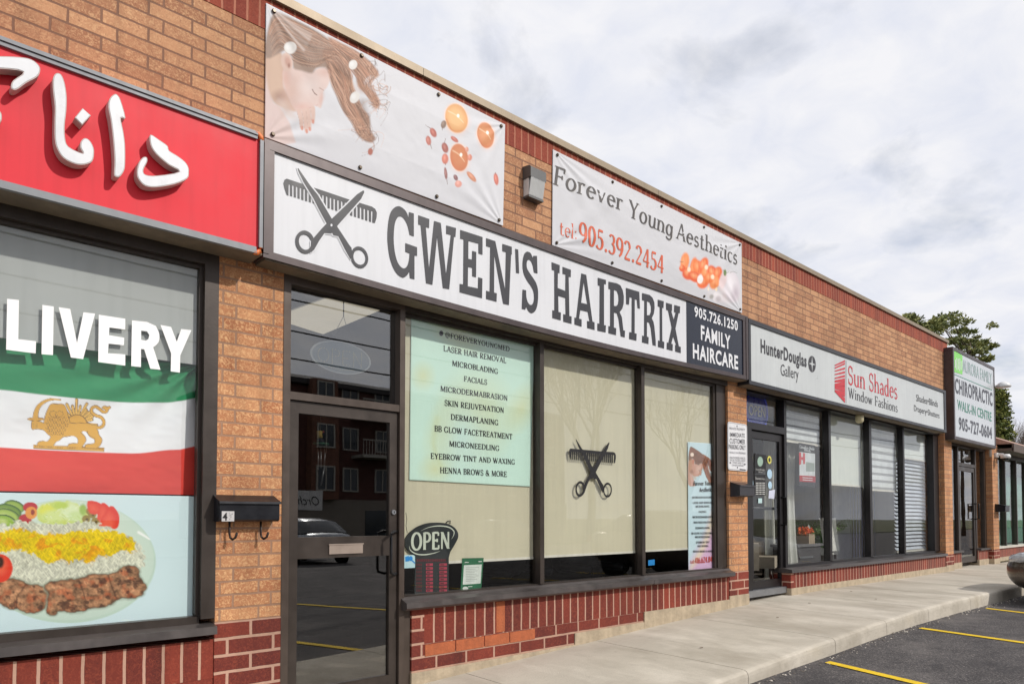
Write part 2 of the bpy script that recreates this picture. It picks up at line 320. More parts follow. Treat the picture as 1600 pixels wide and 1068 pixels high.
# glyph: width, strokes.  v x y0 y1 serifs / t (thin upright) / h x0 x1 y / d diag thick / e diag thin / a arc / s serif / k tick / o dot / b arc of even weight
XH = .63
GL = {
 'A':(.72,[('e',.06,0,.36,1),('d',.36,1,.66,0),('h',.16,.54,.34),('s',.06,0),('s',.66,0)]),
 'B':(.6,[('v',.13,0,1,'lL'),('h',.13,.3,.97),('h',.13,.3,.52),('h',.13,.3,.03),('a',.3,.75,.22,.23,-90,90),('a',.3,.27,.26,.25,-90,90)]),
 'C':(.68,[('a',.38,.5,.32,.48,48,312),('k',.6,.66,.94),('k',.61,.1,.3)]),
 'D':(.74,[('v',.13,0,1,'lL'),('h',.13,.32,.97),('h',.13,.32,.03),('a',.32,.5,.36,.47,-90,90)]),
 'E':(.6,[('v',.13,0,1,'lL'),('h',.13,.52,.97),('h',.13,.44,.52),('h',.13,.55,.03),('k',.52,.78,.98),('k',.43,.42,.62),('k',.55,.02,.24)]),
 'F':(.56,[('v',.13,0,1,'lb'),('h',.13,.52,.97),('h',.13,.44,.5),('k',.52,.76,.98),('k',.43,.4,.6)]),
 'G':(.74,[('a',.38,.5,.32,.48,48,312),('k',.6,.66,.94),('v',.6,.04,.4,'t')]),
 'H':(.76,[('v',.13,0,1,'tb'),('v',.63,0,1,'tb'),('h',.13,.63,.52)]),
 'I':(.26,[('v',.13,0,1,'tb')]),
 'J':(.34,[('v',.2,.12,1,'t'),('a',.08,.12,.12,.16,200,360)]),
 'K':(.7,[('v',.13,0,1,'tb'),('e',.16,.42,.56,1),('d',.28,.56,.62,0),('s',.56,1),('s',.62,0)]),
 'L':(.56,[('v',.13,0,1,'tl'),('h',.13,.52,.03),('k',.52,.02,.26)]),
 'M':(.9,[('e',.1,0,.12,1),('d',.14,1,.44,.05),('e',.44,.05,.74,1),('v',.76,0,1,'b'),('s',.1,0),('s',.1,1),('s',.8,1)]),
 'N':(.76,[('t',.12,0,1),('d',.12,1,.64,0),('t',.64,0,1),('s',.12,0),('s',.09,1),('s',.64,1)]),
 'O':(.78,[('a',.39,.5,.33,.48,0,360)]),
 'P':(.6,[('v',.13,0,1,'lb'),('h',.13,.3,.97),('h',.13,.3,.46),('a',.3,.715,.25,.255,-90,90)]),
 'Q':(.78,[('a',.39,.5,.33,.48,0,360),('d',.4,.14,.7,-.16)]),
 'R':(.68,[('v',.13,0,1,'lb'),('h',.13,.3,.97),('h',.13,.3,.48),('a',.3,.725,.23,.245,-90,90),('d',.3,.48,.6,0),('s',.62,0)]),
 'S':(.54,[('b',.27,.745,.2,.235,30,270),('b',.27,.265,.22,.245,-150,90),('k',.46,.7,.96),('k',.06,.04,.3)]),
 'T':(.66,[('v',.33,0,1,'b'),('h',.05,.61,.97),('k',.05,.74,.98),('k',.61,.74,.98)]),
 'U':(.76,[('v',.14,.28,1,'t'),('t',.62,.28,1),('s',.62,1),('a',.38,.28,.24,.27,180,360)]),
 'V':(.7,[('d',.06,1,.35,0),('e',.35,0,.64,1),('s',.07,1),('s',.63,1)]),
 'W':(1.0,[('d',.06,1,.3,0),('e',.3,0,.5,.98),('d',.48,1,.7,0),('e',.7,0,.94,1),('s',.07,1),('s',.48,1),('s',.93,1)]),
 'X':(.7,[('d',.08,1,.62,0),('e',.08,0,.6,1),('s',.08,0),('s',.08,1),('s',.62,0),('s',.6,1)]),
 'Y':(.68,[('d',.06,1,.34,.45),('e',.34,.45,.62,1),('v',.34,0,.46,'b'),('s',.07,1),('s',.61,1)]),
 'Z':(.6,[('h',.06,.54,.97),('d',.52,.97,.07,.03),('h',.06,.54,.03)]),
 '&':(.78,[('b',.32,.75,.16,.23,0,360),('b',.3,.26,.25,.25,20,300),('d',.26,.56,.7,0),('e',.5,.1,.68,.5)]),
 'a':(.5,[('a',.23,.17,.17,.17,0,360),('v',.41,0,.42,'r'),('b',.24,.42,.17,.2,0,150)]),
 'b':(.56,[('v',.11,0,1.05,'l'),('a',.3,.31,.21,.31,0,360)]),
 'c':(.48,[('a',.27,.31,.21,.31,50,310)]),
 'd':(.58,[('v',.46,0,1.05,'lr'),('a',.26,.31,.2,.31,0,360)]),
 'e':(.52,[('a',.27,.31,.21,.31,0,315),('h',.07,.48,.35)]),
 'f':(.34,[('v',.15,0,.85,'b'),('a',.28,.85,.13,.2,50,180),('h',.02,.32,.6)]),
 'g':(.58,[('a',.26,.31,.2,.31,0,360),('v',.47,-.06,.62,''),('b',.27,-.06,.2,.2,200,360)]),
 'h':(.6,[('v',.11,0,1.05,'lb'),('a',.3,.36,.19,.26,0,180),('v',.49,0,.36,'b')]),
 'i':(.24,[('v',.12,0,XH,'lb'),('o',.11,.86)]),
 'k':(.58,[('v',.11,0,1.05,'lb'),('e',.14,.26,.44,.6),('d',.24,.36,.5,0)]),
 'l':(.24,[('v',.12,0,1.05,'lb')]),
 'm':(.9,[('v',.11,0,XH,'lb'),('a',.28,.38,.17,.24,0,180),('v',.45,0,.38,'b'),('a',.62,.38,.17,.24,0,180),('v',.79,0,.38,'b')]),
 'n':(.6,[('v',.11,0,XH,'lb'),('a',.3,.37,.19,.25,0,180),('v',.49,0,.37,'b')]),
 'o':(.56,[('a',.28,.31,.22,.31,0,360)]),
 'p':(.58,[('v',.11,-.28,XH,'lb'),('a',.3,.31,.21,.31,0,360)]),
 'r':(.42,[('v',.11,0,XH,'lb'),('a',.27,.4,.16,.21,45,180)]),
 's':(.42,[('b',.21,.46,.14,.15,30,270),('b',.21,.165,.16,.155,-150,90)]),
 't':(.38,[('v',.15,.12,.84,''),('a',.26,.12,.11,.12,180,330),('h',.02,.32,.6)]),
 'u':(.6,[('v',.11,.25,XH,'l'),('a',.3,.25,.19,.25,180,360),('v',.49,0,XH,'r')]),
 'v':(.54,[('d',.06,.62,.27,0),('e',.27,0,.48,.62)]),
 'w':(.78,[('d',.06,.62,.23,0),('e',.23,0,.38,.6),('d',.36,.62,.54,0),('e',.54,0,.72,.62),('s',.06,.62),('s',.72,.62)]),
 'x':(.54,[('d',.08,.62,.46,0),('e',.08,0,.46,.62)]),
 'y':(.54,[('d',.06,.62,.28,0),('e',.12,-.28,.48,.62)]),
 '0':(.56,[('a',.28,.5,.21,.48,0,360)]), '1':(.4,[('v',.2,0,1,'bl')]),
 '2':(.56,[('a',.26,.74,.2,.24,-20,165),('e',.45,.64,.07,.06),('v2',.06,.5,.05)]),
 '3':(.54,[('a',.24,.76,.19,.22,-85,150),('a',.24,.28,.23,.26,-150,90)]),
 '4':(.58,[('e',.38,1,.03,.3),('h',.03,.55,.28),('v',.4,0,1,'')]),
 '5':(.56,[('v2',.14,.48,.95),('t',.13,.55,.95),('a',.24,.31,.24,.29,-150,120)]),
 '6':(.56,[('a',.28,.31,.22,.3,0,360),('a',.44,.42,.38,.56,110,180)]),
 '7':(.54,[('v2',.05,.5,.95),('e',.48,.93,.2,0)]),
 '8':(.56,[('a',.28,.75,.19,.23,0,360),('a',.28,.27,.22,.26,0,360)]),
 '9':(.56,[('a',.28,.69,.22,.3,0,360),('a',.12,.58,.38,.56,-70,0)]),
 '.':(.24,[('o',.12,.07)]), ':':(.26,[('o',.12,.09),('o',.12,.55)]), "'":(.2,[('v',.1,.66,1,'')]), ',':(.24,[('o',.12,.05)]),
 '-':(.36,[('v2',.05,.31,.34)]), ' ':(.3,[]),
 '@':(.9,[('b',.45,.45,.4,.5,-30,290),('b',.45,.45,.17,.24,0,360),('t',.63,.25,.68)]),
}
def serif_polys(text, T=.15, t=.05, sw=.12, sh=.05, gap=.26, shear=0.):
    out = []; x = 0
    def quad(a, b, wd):
        d = Vector((b[0]-a[0], b[1]-a[1])); L = d.length or 1e-6; nrm = Vector((-d.y, d.x))/L*wd/2
        out.append([(X+a[0]+nrm.x, a[1]+nrm.y), (X+a[0]-nrm.x, a[1]-nrm.y), (X+b[0]-nrm.x, b[1]-nrm.y), (X+b[0]+nrm.x, b[1]+nrm.y)])
    def slant(a, b, wd):        # diagonal with level ends
        wd = wd/ max(.5, abs(b[1]-a[1])/math.hypot(b[0]-a[0], b[1]-a[1]))
        out.append([(X+a[0]-wd/2, a[1]), (X+a[0]+wd/2, a[1]), (X+b[0]+wd/2, b[1]), (X+b[0]-wd/2, b[1])])
    def ser(sx, y, l, r):
        yy = (y, y+sh) if y < .3 else (y-sh, y)
        out.append([(X+sx-l, yy[0]), (X+sx+r, yy[0]), (X+sx+r, yy[1]), (X+sx-l, yy[1])])
    for ch in text:
        wd, st = GL.get(ch, GL[' ']); X = x
        for s in st:
            k = s[0]
            if k == 'v':
                quad((s[1], s[2]), (s[1], s[3]), T)
                hs = T/2 + sw*.72
                if 't' in s[4]: ser(s[1], s[3], hs, hs)
                if 'b' in s[4]: ser(s[1], s[2], hs, hs)
                if 'l' in s[4]: ser(s[1], s[3], hs, T/2)
                if 'L' in s[4]: ser(s[1], s[2], hs, T/2)
                if 'r' in s[4]: ser(s[1], s[2], T/2, hs)
            elif k == 't': quad((s[1], s[2]), (s[1], s[3]), t*1.35)
            elif k == 'h': quad((s[1], s[3]), (s[2], s[3]), t*1.2)
            elif k == 'v2': quad((s[1], s[3]), (s[2], s[3]), max(t*1.6, T*.75))
            elif k == 'd': slant((s[1], s[2]), (s[3], s[4]), T)
            elif k == 'e': slant((s[1], s[2]), (s[3], s[4]), t*1.4)
            elif k == 's': ser(s[1], s[2], sw, sw)
            elif k == 'k': quad((s[1], s[2]), (s[1], s[3]), t*1.3)
            elif k == 'o':
                r = T*.56; out.append([(X+s[1]+r*math.cos(a*math.pi/5), s[2]+r*math.sin(a*math.pi/5)) for a in range(10)])
            elif k in 'ab':
                P = arcpts(*s[1:]); lft = []; rgt = []
                for i, p in enumerate(P):
                    q0 = P[max(i-1, 0)]; q1 = P[min(i+1, len(P)-1)]
                    if s[6]-s[5] == 360:
                        q0 = P[i-1] if i else P[-2]; q1 = P[i+1] if i < len(P)-1 else P[1]
                    d = Vector((q1[0]-q0[0], q1[1]-q0[1])); d = d/(d.length or 1e-6)
                    ww = (t + (T-t)*abs(d.y)**1.2) if k == 'a' else T*.72
                    nn = Vector((-d.y, d.x))*ww/2
                    lft.append((X+p[0]+nn.x, p[1]+nn.y)); rgt.append((X+p[0]-nn.x, p[1]-nn.y))
                for i in range(len(P)-1): out.append([lft[i], rgt[i], rgt[i+1], lft[i+1]])
        x += wd + gap*.35
    if shear: out = [[(p[0]+shear*p[1], p[1]) for p in q] for q in out]
    return out
_fc = {}
def sans_tris(text, bold=0.):
    c = bpy.data.curves.new('t', 'FONT'); c.body = text; c.size = 1; c.resolution_u = 3; c.offset = bold; c.fill_mode = 'FRONT'; c.space_character = 1+max(0, bold)*4.5
    o = bpy.data.objects.new('t', c); COL.objects.link(o)
    dg = bpy.context.evaluated_depsgraph_get(); me = bpy.data.meshes.new_from_object(o.evaluated_get(dg))
    res = [[(me.vertices[i].co.x, me.vertices[i].co.y) for i in p.vertices] for p in me.polygons]
    bpy.data.objects.remove(o); bpy.data.curves.remove(c); bpy.data.meshes.remove(me)
    return res
_cap = None
def text(mb, body, y, L, R, top, style='sans', bold=.0, mi=0, shear=0., **kw):
    """body between photo points L and R (baseline ends) with capitals reaching photo row `top` above L; flat in plane y"""
    global _cap
    if style == 'sans':
        if _cap is None:
            h = sans_tris('H'); _cap = max(p[1] for q in h for p in q)
        q = sans_tris(body, bold); cap = _cap
        if shear: q = [[(p[0]+shear*p[1], p[1]) for p in f] for f in q]
    else: q = serif_polys(body, shear=shear, **kw); cap = 1.
    x0 = min(p[0] for f in q for p in f); x1 = max(p[0] for f in q for p in f)
    A = U(L[0], L[1], y); B = U(R[0], R[1], y); hh = U(L[0], top, y).z - A.z
    for i, f in enumerate(q):
        e = -(i % 7)*.00006
        pts = []
        for p in f:
            s = (p[0]-x0)/(x1-x0)
            pts.append((A.x+(B.x-A.x)*s, y+e, A.z+(B.z-A.z)*s + p[1]/cap*hh))
        mb.face(pts, mi)
def crop(ox, oy, s): return lambda p: (ox+p[0]/s, oy+p[1]/s)
def trace(mb, c, loops, y, mi=0):
    mb.loops([[U(*c(p), y) for p in l] for l in loops], mi)
def spline(pts, n=4, closed=True):
    P = [Vector(p) for p in pts]; out = []; m = len(P)
    for i in range(m if closed else m-1):
        a, b, c, d = (P[(i+k-1) % m] for k in range(4)) if closed else (P[max(i-1, 0)], P[i], P[i+1], P[min(i+2, m-1)])
        for k in range(n):
            t = k/n
            out.append(tuple(.5*((2*b)+(c-a)*t+(2*a-5*b+4*c-d)*t*t+(3*b-a-3*c+d)*t**3)))
    if not closed: out.append(tuple(P[-1]))
    return out
# ------------------------------------------------------------------ printed pictures: colours per vertex of a fine grid
class Paint:
    def __init__(s, X, Y, base):
        s.X = X; s.Y = Y; s.c = np.zeros(X.shape+(3,)); s.c[:] = lin(base)
    def blend(s, a, col):
        a = np.clip(a, 0, 1)[..., None]; s.c = s.c*(1-a) + np.array(lin(col) if not isinstance(col, np.ndarray) else col)*a
    def sd_poly(s, pts):
        X, Y = s.X, s.Y; n = len(pts); d = np.full(X.shape, 1e9); ins = np.zeros(X.shape, bool)
        for i in range(n):
            x0, y0 = pts[i][:2]; x1, y1 = pts[(i+1) % n][:2]; ex, ey = x1-x0, y1-y0
            t = np.clip(((X-x0)*ex+(Y-y0)*ey)/(ex*ex+ey*ey+1e-9), 0, 1)
            d = np.minimum(d, (X-x0-t*ex)**2+(Y-y0-t*ey)**2)
            cnd = ((y0 > Y) != (y1 > Y)) & (X < (x1-x0)*(Y-y0)/((y1-y0) if y1 != y0 else 1e-9)+x0)
            ins ^= cnd
        return np.sqrt(d)*np.where(ins, -1, 1)
    def poly(s, pts, col, soft=6, a=1., smooth=True, rough=0, seed=0):
        if smooth: pts = spline(pts, 3)
        d = s.sd_poly(pts)
        if rough: d = d + rough*(vnoise(s.X/rough/2.2, s.Y/rough/2.2, seed)-.5)*2
        s.blend(a*(.5-d/soft), col); return d
    def ell(s, c, r, col, soft=.12, a=1., ang=0.):
        dx = s.X-c[0]; dy = s.Y-c[1]; ca, sa = math.cos(ang), math.sin(ang)
        d = np.sqrt(((dx*ca+dy*sa)/r[0])**2+((-dx*sa+dy*ca)/r[1])**2)
        s.blend(a*(.5-(d-1)/soft), col)
    def stroke(s, pts, col, w0, w1=None, a=1., soft=.8, smooth=True):
        if smooth: pts = spline(pts, 5, False)
        w1 = w0 if w1 is None else w1
        xs = [p[0] for p in pts]; ys = [p[1] for p in pts]; m = max(w0, w1)*2
        sel = (s.X > min(xs)-m) & (s.X < max(xs)+m) & (s.Y > min(ys)-m) & (s.Y < max(ys)+m)
        if not sel.any(): return
        X = s.X[sel]; Y = s.Y[sel]; best = np.full(X.shape, 9.)
        n = len(pts)-1
        for i in range(n):
            x0, y0 = pts[i][:2]; x1, y1 = pts[i+1][:2]; ex, ey = x1-x0, y1-y0
            t = np.clip(((X-x0)*ex+(Y-y0)*ey)/(ex*ex+ey*ey+1e-9), 0, 1)
            wd = w0+(w1-w0)*(i+t)/n
            best = np.minimum(best, np.sqrt((X-x0-t*ex)**2+(Y-y0-t*ey)**2)/(wd+1e-6))
        al = np.clip(a*(1-best)/soft, 0, a)[..., None]
        s.c[sel] = s.c[sel]*(1-al)+np.array(lin(col))*al
def vnoise(X, Y, seed=0):
    xi = np.floor(X).astype(np.int64); yi = np.floor(Y).astype(np.int64); fx = X-xi; fy = Y-yi
    fx = fx*fx*(3-2*fx); fy = fy*fy*(3-2*fy)
    def h(a, b):
        n = (a*374761393+b*668265263+seed*1274126177) & 0xffffffff
        n = ((n ^ (n >> 13))*1274126177) & 0xffffffff
        return ((n ^ (n >> 16)) & 0xffff)/65535.
    return (h(xi, yi)*(1-fx)+h(xi+1, yi)*fx)*(1-fy)+(h(xi, yi+1)*(1-fx)+h(xi+1, yi+1)*fx)*fy
def fbm(X, Y, seed=0, o=4):
    v = 0; a = .5
    for i in range(o): v = v+a*vnoise(X*2**i, Y*2**i, seed+i); a *= .5
    return v/(1-.5**o)
def poster(name, corners, y, nx, ny, painter, parent=None, matname='printed_vinyl', base=(255,255,255), bulge=None, rough=.5, thick=.003, crop_=None, edge=(235,235,235)):
    """corners: four world points TL TR BR BL in plane y; painter(P) paints in crop coordinates"""
    TL, TR, BR, BL = [np.array(c) for c in corners]
    u = np.linspace(0, 1, nx)[None, :, None]; v = np.linspace(0, 1, ny)[:, None, None]
    W = (TL*(1-u)+TR*u)*(1-v)+(BL*(1-u)+BR*u)*v
    px, py = px_of(W[..., 0], W[..., 1], W[..., 2])
    if crop_: X = (px-crop_[0])*crop_[2]; Y = (py-crop_[1])*crop_[2]
    else: X, Y = px, py
    P = Paint(X, Y, base); painter(P)
    if bulge is not None: W[..., 1] += bulge(u[..., 0]+0*v[..., 0], v[..., 0]+0*u[..., 0])
    verts = W.reshape(-1, 3); idx = np.arange(nx*ny).reshape(ny, nx)
    q = np.stack([idx[:-1, :-1], idx[1:, :-1], idx[1:, 1:], idx[:-1, 1:]], -1).reshape(-1, 4)
    # back side and rim, so that the sheet has a thickness
    nb = len(verts); cs = [idx[0, 0], idx[0, -1], idx[-1, -1], idx[-1, 0]]
    per = list(idx[0, :])+list(idx[1:, -1])+list(idx[-1, -2::-1])+list(idx[-2:0:-1, 0])
    back = verts[per]+np.array([0, thick, 0]); allv = np.vstack([verts, back]); m = len(per)
    faces = [tuple(int(i) for i in f) for f in q]+[(int(per[i]), int(per[(i+1) % m]), nb+(i+1) % m, nb+i) for i in range(m)]+([tuple(range(nb, nb+m))] if bulge is None else [])
    me = bpy.data.meshes.new(name); me.from_pydata([tuple(map(float, p)) for p in allv], [], faces)
    ca = me.color_attributes.new('print', 'FLOAT_COLOR', 'POINT')
    cols = np.ones((len(allv), 4)); cols[:nb, :3] = P.c.reshape(-1, 3); cols[nb:, :3] = lin(edge)
    ca.data.foreach_set('color', cols.astype(np.float32).ravel())
    me.materials.append(vcol(matname, rough)); me.polygons.foreach_set('use_smooth', [i < len(q) for i in range(len(faces))])
    me.update(); ob = bpy.data.objects.new(name, me); COL.objects.link(ob)
    if parent is not None: attach(ob, parent)
    return ob
def recenter(o, base=None):
    """give a single-mesh thing an origin of its own at its base"""
    vs = o.data.vertices; n = len(vs); a = np.zeros(n*3); vs.foreach_get('co', a); a = a.reshape(-1, 3)
    b = np.array([(a[:, 0].min()+a[:, 0].max())/2, (a[:, 1].min()+a[:, 1].max())/2, a[:, 2].min()])
    a -= b; vs.foreach_set('co', a.ravel()); o.location = Vector(o.location)+Vector(b); o.data.update(); return o
def single(mb, name, mats, label, cat, group=None, smooth=False):
    o = mb.build(name, mats, None, smooth); recenter(o); return tag(o, label, cat, group)
# ------------------------------------------------------------------ palette
M_tan = brick('brick_tan', (194,144,106), (158,108,78), (132,96,76), .2465, .0832, speck=(218,174,130), spk=.7, dark=(112,58,40), u0=.0, v0=3.1, mort=.0065)
M_org = brick('brick_orange', (196,140,98), (168,108,72), (158,122,98), .2465, .0832, speck=(228,182,132), spk=.9, dark=(118,56,30), u0=1.69, v0=.80, mort=.007)
M_red = brick('brick_red', (124,48,34), (94,34,27), (184,146,126), .297, .1040, off=.5, u0=1.65, v0=.80, mort=.010, speck=(160,76,52), spk=.5, dark=(58,24,22))
M_sold = brick('brick_soldier', (130,50,34), (94,34,26), (186,148,128), 20, .1035, soldier=True, u0=3.205, v0=-10, mort=.009, speck=(160,76,52), spk=.5, dark=(58,24,22))
M_top = brick('brick_soldier_top', (158,70,46), (122,46,32), (176,112,88), 20, .0815, soldier=True, u0=.02, v0=-10, mort=.008, speck=(166,92,68), spk=.5, dark=(70,30,24))
M_obrick = mat('brick_single_orange', (172,94,58), .85, var=.18, scale=14, bump=.5)
M_conc = mat('concrete_base', (176,160,136), .9, var=.22, scale=7, bump=.5, bscale=40)
M_brown = mat('frame_brown', (66,58,53), .42, .35, var=.16, scale=5, bump=.05)
M_brown2 = mat('frame_brown_light', (84,73,66), .4, .35, var=.15, scale=5)
M_sill = mat('sill_metal', (88,82,80), .38, .5, var=.18, scale=6)
M_black = mat('frame_black', (40,37,38), .4, .3, var=.15, scale=6)
M_cop = mat('coping_metal', (146,130,108), .5, .25, var=.1, scale=1.5)
M_soff = mat('soffit_grey', (112,100,84), .8, var=.3, scale=4)
M_alu = mat('aluminium', (150,152,156), .42, .7, var=.1, scale=8)
M_dkmetal = mat('black_metal', (32,32,35), .45, .3, var=.2, scale=12)
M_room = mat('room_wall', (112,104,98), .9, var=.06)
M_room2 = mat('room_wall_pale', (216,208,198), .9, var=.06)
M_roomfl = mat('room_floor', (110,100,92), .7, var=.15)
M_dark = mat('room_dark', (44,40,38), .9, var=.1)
G_glass = glassmat('window_glass', (251,252,251), 1.5)
G_door = glassmat('door_glass', (226,226,224), 2.5, .95)
G_far = glassmat('far_glass', (236,246,242), 1.6)
WHITE = mat('white_vinyl', (226,227,230), .45, var=.02)
BLK = mat('black_vinyl', (22,20,22), .5, var=.05)
CHAR = mat('charcoal_vinyl', (46,46,52), .45, var=.05)
NAVY = mat('navy_vinyl', (20,27,44), .22, var=.1, scale=2)
REDV = mat('red_vinyl', (196,36,48), .4, var=.05)
GREYT = mat('grey_vinyl', (72,66,64), .5, var=.06)
ORT = mat('orange_print', (214,96,60), .5, var=.1, scale=20)

# ------------------------------------------------------------------ the building
B = thing('strip_mall_building', (8.6, 6, 0), 'long single storey strip mall of tan and red brick with four shop fronts', 'building')
def part(mb, name, m, parent, smooth=False): return mb.build(name, m, parent, smooth)
q = MB()
q.box(-6, 15.75, 0, .3, 3.1, 4.675)
wall = part(q, 'upper_brick_wall', M_tan, B)
q = MB(); q.box(15.75, 18.75, .03, .3, 3.0, 4.6); part(q, 'upper_brick_wall', M_tan, B)
q = MB(); q.box(-6, 15.752, -.004, .3, 4.675, 4.887); part(q, 'soldier_course', M_top, B)
q = MB()
xs = [-6, -2.95, .1, 3.15, 6.2, 9.25, 12.3, 15.79]
for i in range(len(xs)-1): q.box(xs[i]+.002, xs[i+1]-.002, -.03, .42, 4.887, 4.947)
q.box(15.79, 18.8, .0, .4, 4.6, 4.65)
part(q, 'roof_coping', M_cop, B)
q = MB(); q.box(-6, 15.75, .3, 12, 4.45, 4.55); q.box(15.75, 18.8, .3, 12, 4.3, 4.4); q.box(-6, 18.8, 11.8, 12, -.3, 4.3)
q.box(15.55, 15.75, .3, 12, 3.3, 4.887); q.box(-6.1, -6, .0, 12, -.3, 4.887); q.box(18.8, 19.0, .35, 12, -.3, 4.4)
part(q, 'roof_and_rear_wall', M_tan, B)
# pillars: orange brick, red brick below, concrete foot
for (x0, x1, zr, zc, y1) in ((-4.75, -4.32, .80, .2, .35), (1.62, 2.045, .80, .14, .35), (7.6, 8.035, .80, .522, .35), (15.46, 15.92, .735, .525, .4), (18.75, 19.2, .735, .525, .4)):
    q = MB(); q.box(x0, x1, 0, y1, zr, 3.1); p = part(q, 'brick_pillar', M_org, B)
    q = MB(); q.box(x0-.002, x1+.002, -.003, y1, zc, zr); part(q, 'red_brick_base', M_red, p)
    q = MB(); q.box(x0-.006, x1+.006, -.008, y1, -.2, zc); part(q, 'concrete_foot', M_conc, p)
# knee walls under the windows
def knee(x0, x1, zt, zs, y0=.006, y1=.24):
    q = MB(); q.box(x0, x1, y0, y1, zs, zt); return part(q, 'knee_wall', M_sold, B)
k = knee(-4.32, 1.62, .70, .462)
q = MB(); q.box(-4.32, 1.62, .008, .24, .0, .462); part(q, 'stretcher_brick', M_red, k)
k = knee(3.2, 7.6, .755, .482)
q = MB(); q.box(3.085, 3.2, .004, .24, .275, .755); q.box(3.2, 5.95, .008, .24, .378, .482); q.box(3.2, 4.9, .008, .24, .275, .378); part(q, 'stretcher_brick', M_red, k)
q = MB(); q.box(3.08, 4.9, -.004, .24, -.1, .275); q.box(4.9, 5.95, -.003, .24, -.1, .378); q.box(5.95, 7.6, -.005, .24, -.1, .482); part(q, 'concrete_base', M_conc, k)
q = MB()
for a, b, c, d in ((3.21, 3.50, .386, .474), (3.51, 3.80, .386, .474), (3.81, 4.08, .386, .474), (4.09, 4.385, .386, .474), (3.935, 4.03, .49, .745)): q.box(a, b, .003, .05, c, d)
part(q, 'orange_brick', M_obrick, k)
k = knee(9.22, 15.46, .708, .508)
q = MB(); q.box(9.14, 9.22, .004, .24, .508, .708); part(q, 'stretcher_brick', M_red, k)
q = MB(); q.box(9.135, 15.46, -.006, .24, -.1, .508); part(q, 'concrete_base', M_conc, k)
for a, b in ((15.92, 16.78), (17.99, 18.75)):
    k = knee(a, b, .735, .53, .1, .3)
    q = MB(); q.box(a, b, .09, .3, -.1, .53); part(q, 'concrete_base', M_conc, k)
# inside of the four shops
q = MB()
for (a, b, zf) in ((-4.3, 1.83, .1),): q.box(a, b, .25, 6, zf-.1, zf, 1); q.box(a, b, 6, 6.1, zf, 3.25); q.box(a, b, .3, 6, 3.2, 3.3)
q.box(1.8, 1.9, .35, 6, .0, 3.3)
part(q, 'room_shell', [M_room, M_roomfl], B)
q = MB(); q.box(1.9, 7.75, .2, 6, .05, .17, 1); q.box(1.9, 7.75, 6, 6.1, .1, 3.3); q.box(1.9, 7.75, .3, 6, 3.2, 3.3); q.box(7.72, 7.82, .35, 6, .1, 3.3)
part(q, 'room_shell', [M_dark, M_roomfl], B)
q = MB(); q.box(7.82, 15.6, .2, 6, .3, .46, 1); q.box(7.82, 15.6, 6, 6.1, .4, 3.3); q.box(7.82, 15.6, .3, 6, 3.2, 3.3); q.box(15.55, 15.65, .4, 6, .4, 3.3)
part(q, 'room_shell', [M_room2, M_roomfl], B)
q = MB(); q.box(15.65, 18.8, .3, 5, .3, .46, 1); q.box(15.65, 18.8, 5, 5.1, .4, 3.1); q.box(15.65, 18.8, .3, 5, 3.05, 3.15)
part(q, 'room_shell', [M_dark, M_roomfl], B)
# glazed fronts
def profile(mb, pts, x0, x1, mi=0):
    mb.extrude([[(x0, p[0], p[1]) for p in pts]], (x1-x0, 0, 0), mi)
def pane(x0, x1, z0, z1, y, parent, m=None):
    q = MB(); q.box(x0, x1, y, y+.006, z0, z1); return part(q, 'glass_pane', m or G_glass, parent)
# takeaway bay
q = MB(); q.box(1.535, 1.62, .0, .12, .83, 3.02); q.box(-4.32, 1.62, .0, .12, 3.02, 3.1); q.box(-4.32, -4.25, 0, .12, .83, 3.02); q.box(1.515, 1.535, .04, .09, .85, 3.0); q.box(-4.25, 1.535, .04, .09, 3.0, 3.02); q.box(-4.25, 1.535, .03, .1, .80, .845)
wn_ = part(q, 'display_window', M_brown, B); pane(-4.25, 1.53, .84, 3.01, .06, wn_)
q = MB(); profile(q, [(.12, .80), (.03, .80), (-.05, .785), (-.055, .738), (-.04, .735), (.12, .735)], -4.32, 1.617); part(q, 'window_sill', M_sill, wn_)
# salon bay: door and transom
q = MB(); q.box(2.045, 2.095, -.005, .12, .1, 3.02); q.box(2.965, 3.01, -.004, .12, .1, 3.02); q.box(2.095, 2.965, .0, .12, 2.243, 2.295); q.box(2.047, 3.01, .0, .12, 3.02, 3.1)
q.box(3.01, 3.08, .02, .12, .1, .76)
tf = part(q, 'door_frame', M_brown2, B); pane(2.095, 2.965, 2.295, 3.02, .066, tf, G_door)
def door(x0, x1, z0, z1, y, st, top, m0, m1, bot, m, gm):
    q = MB()
    q.box(x0, x0+st, y, y+.045, z0, z1); q.box(x1-st, x1, y, y+.045, z0, z1); q.box(x0+st, x1-st, y, y+.045, z1-top, z1); q.box(x0+st, x1-st, y, y+.045, z0, z0+bot)
    if m0: q.box(x0+st, x1-st, y, y+.045, m0, m1)
    d = part(q, 'entrance_door', m, B)
    if m0: pane(x0+st, x1-st, z0+bot, m0, y+.02, d, gm); pane(x0+st, x1-st, m1, z1-top, y+.02, d, gm)
    else: pane(x0+st, x1-st, z0+bot, z1-top, y+.02, d, gm)
    return d
d = door(2.1, 2.96, .19, 2.238, .02, .068, .08, 1.17, 1.316, .1, M_brown, G_door)
q = MB(); q.tube([(2.955, .02, 1.345), (2.9, -.03, 1.347), (2.865, -.05, 1.335), (2.862, -.052, 1.3), (2.862, -.052, 1.08), (2.865, -.05, 1.045), (2.9, -.03, 1.032), (2.955, .02, 1.032)], .011, 10); part(q, 'pull_handle', M_dkmetal, d, True)
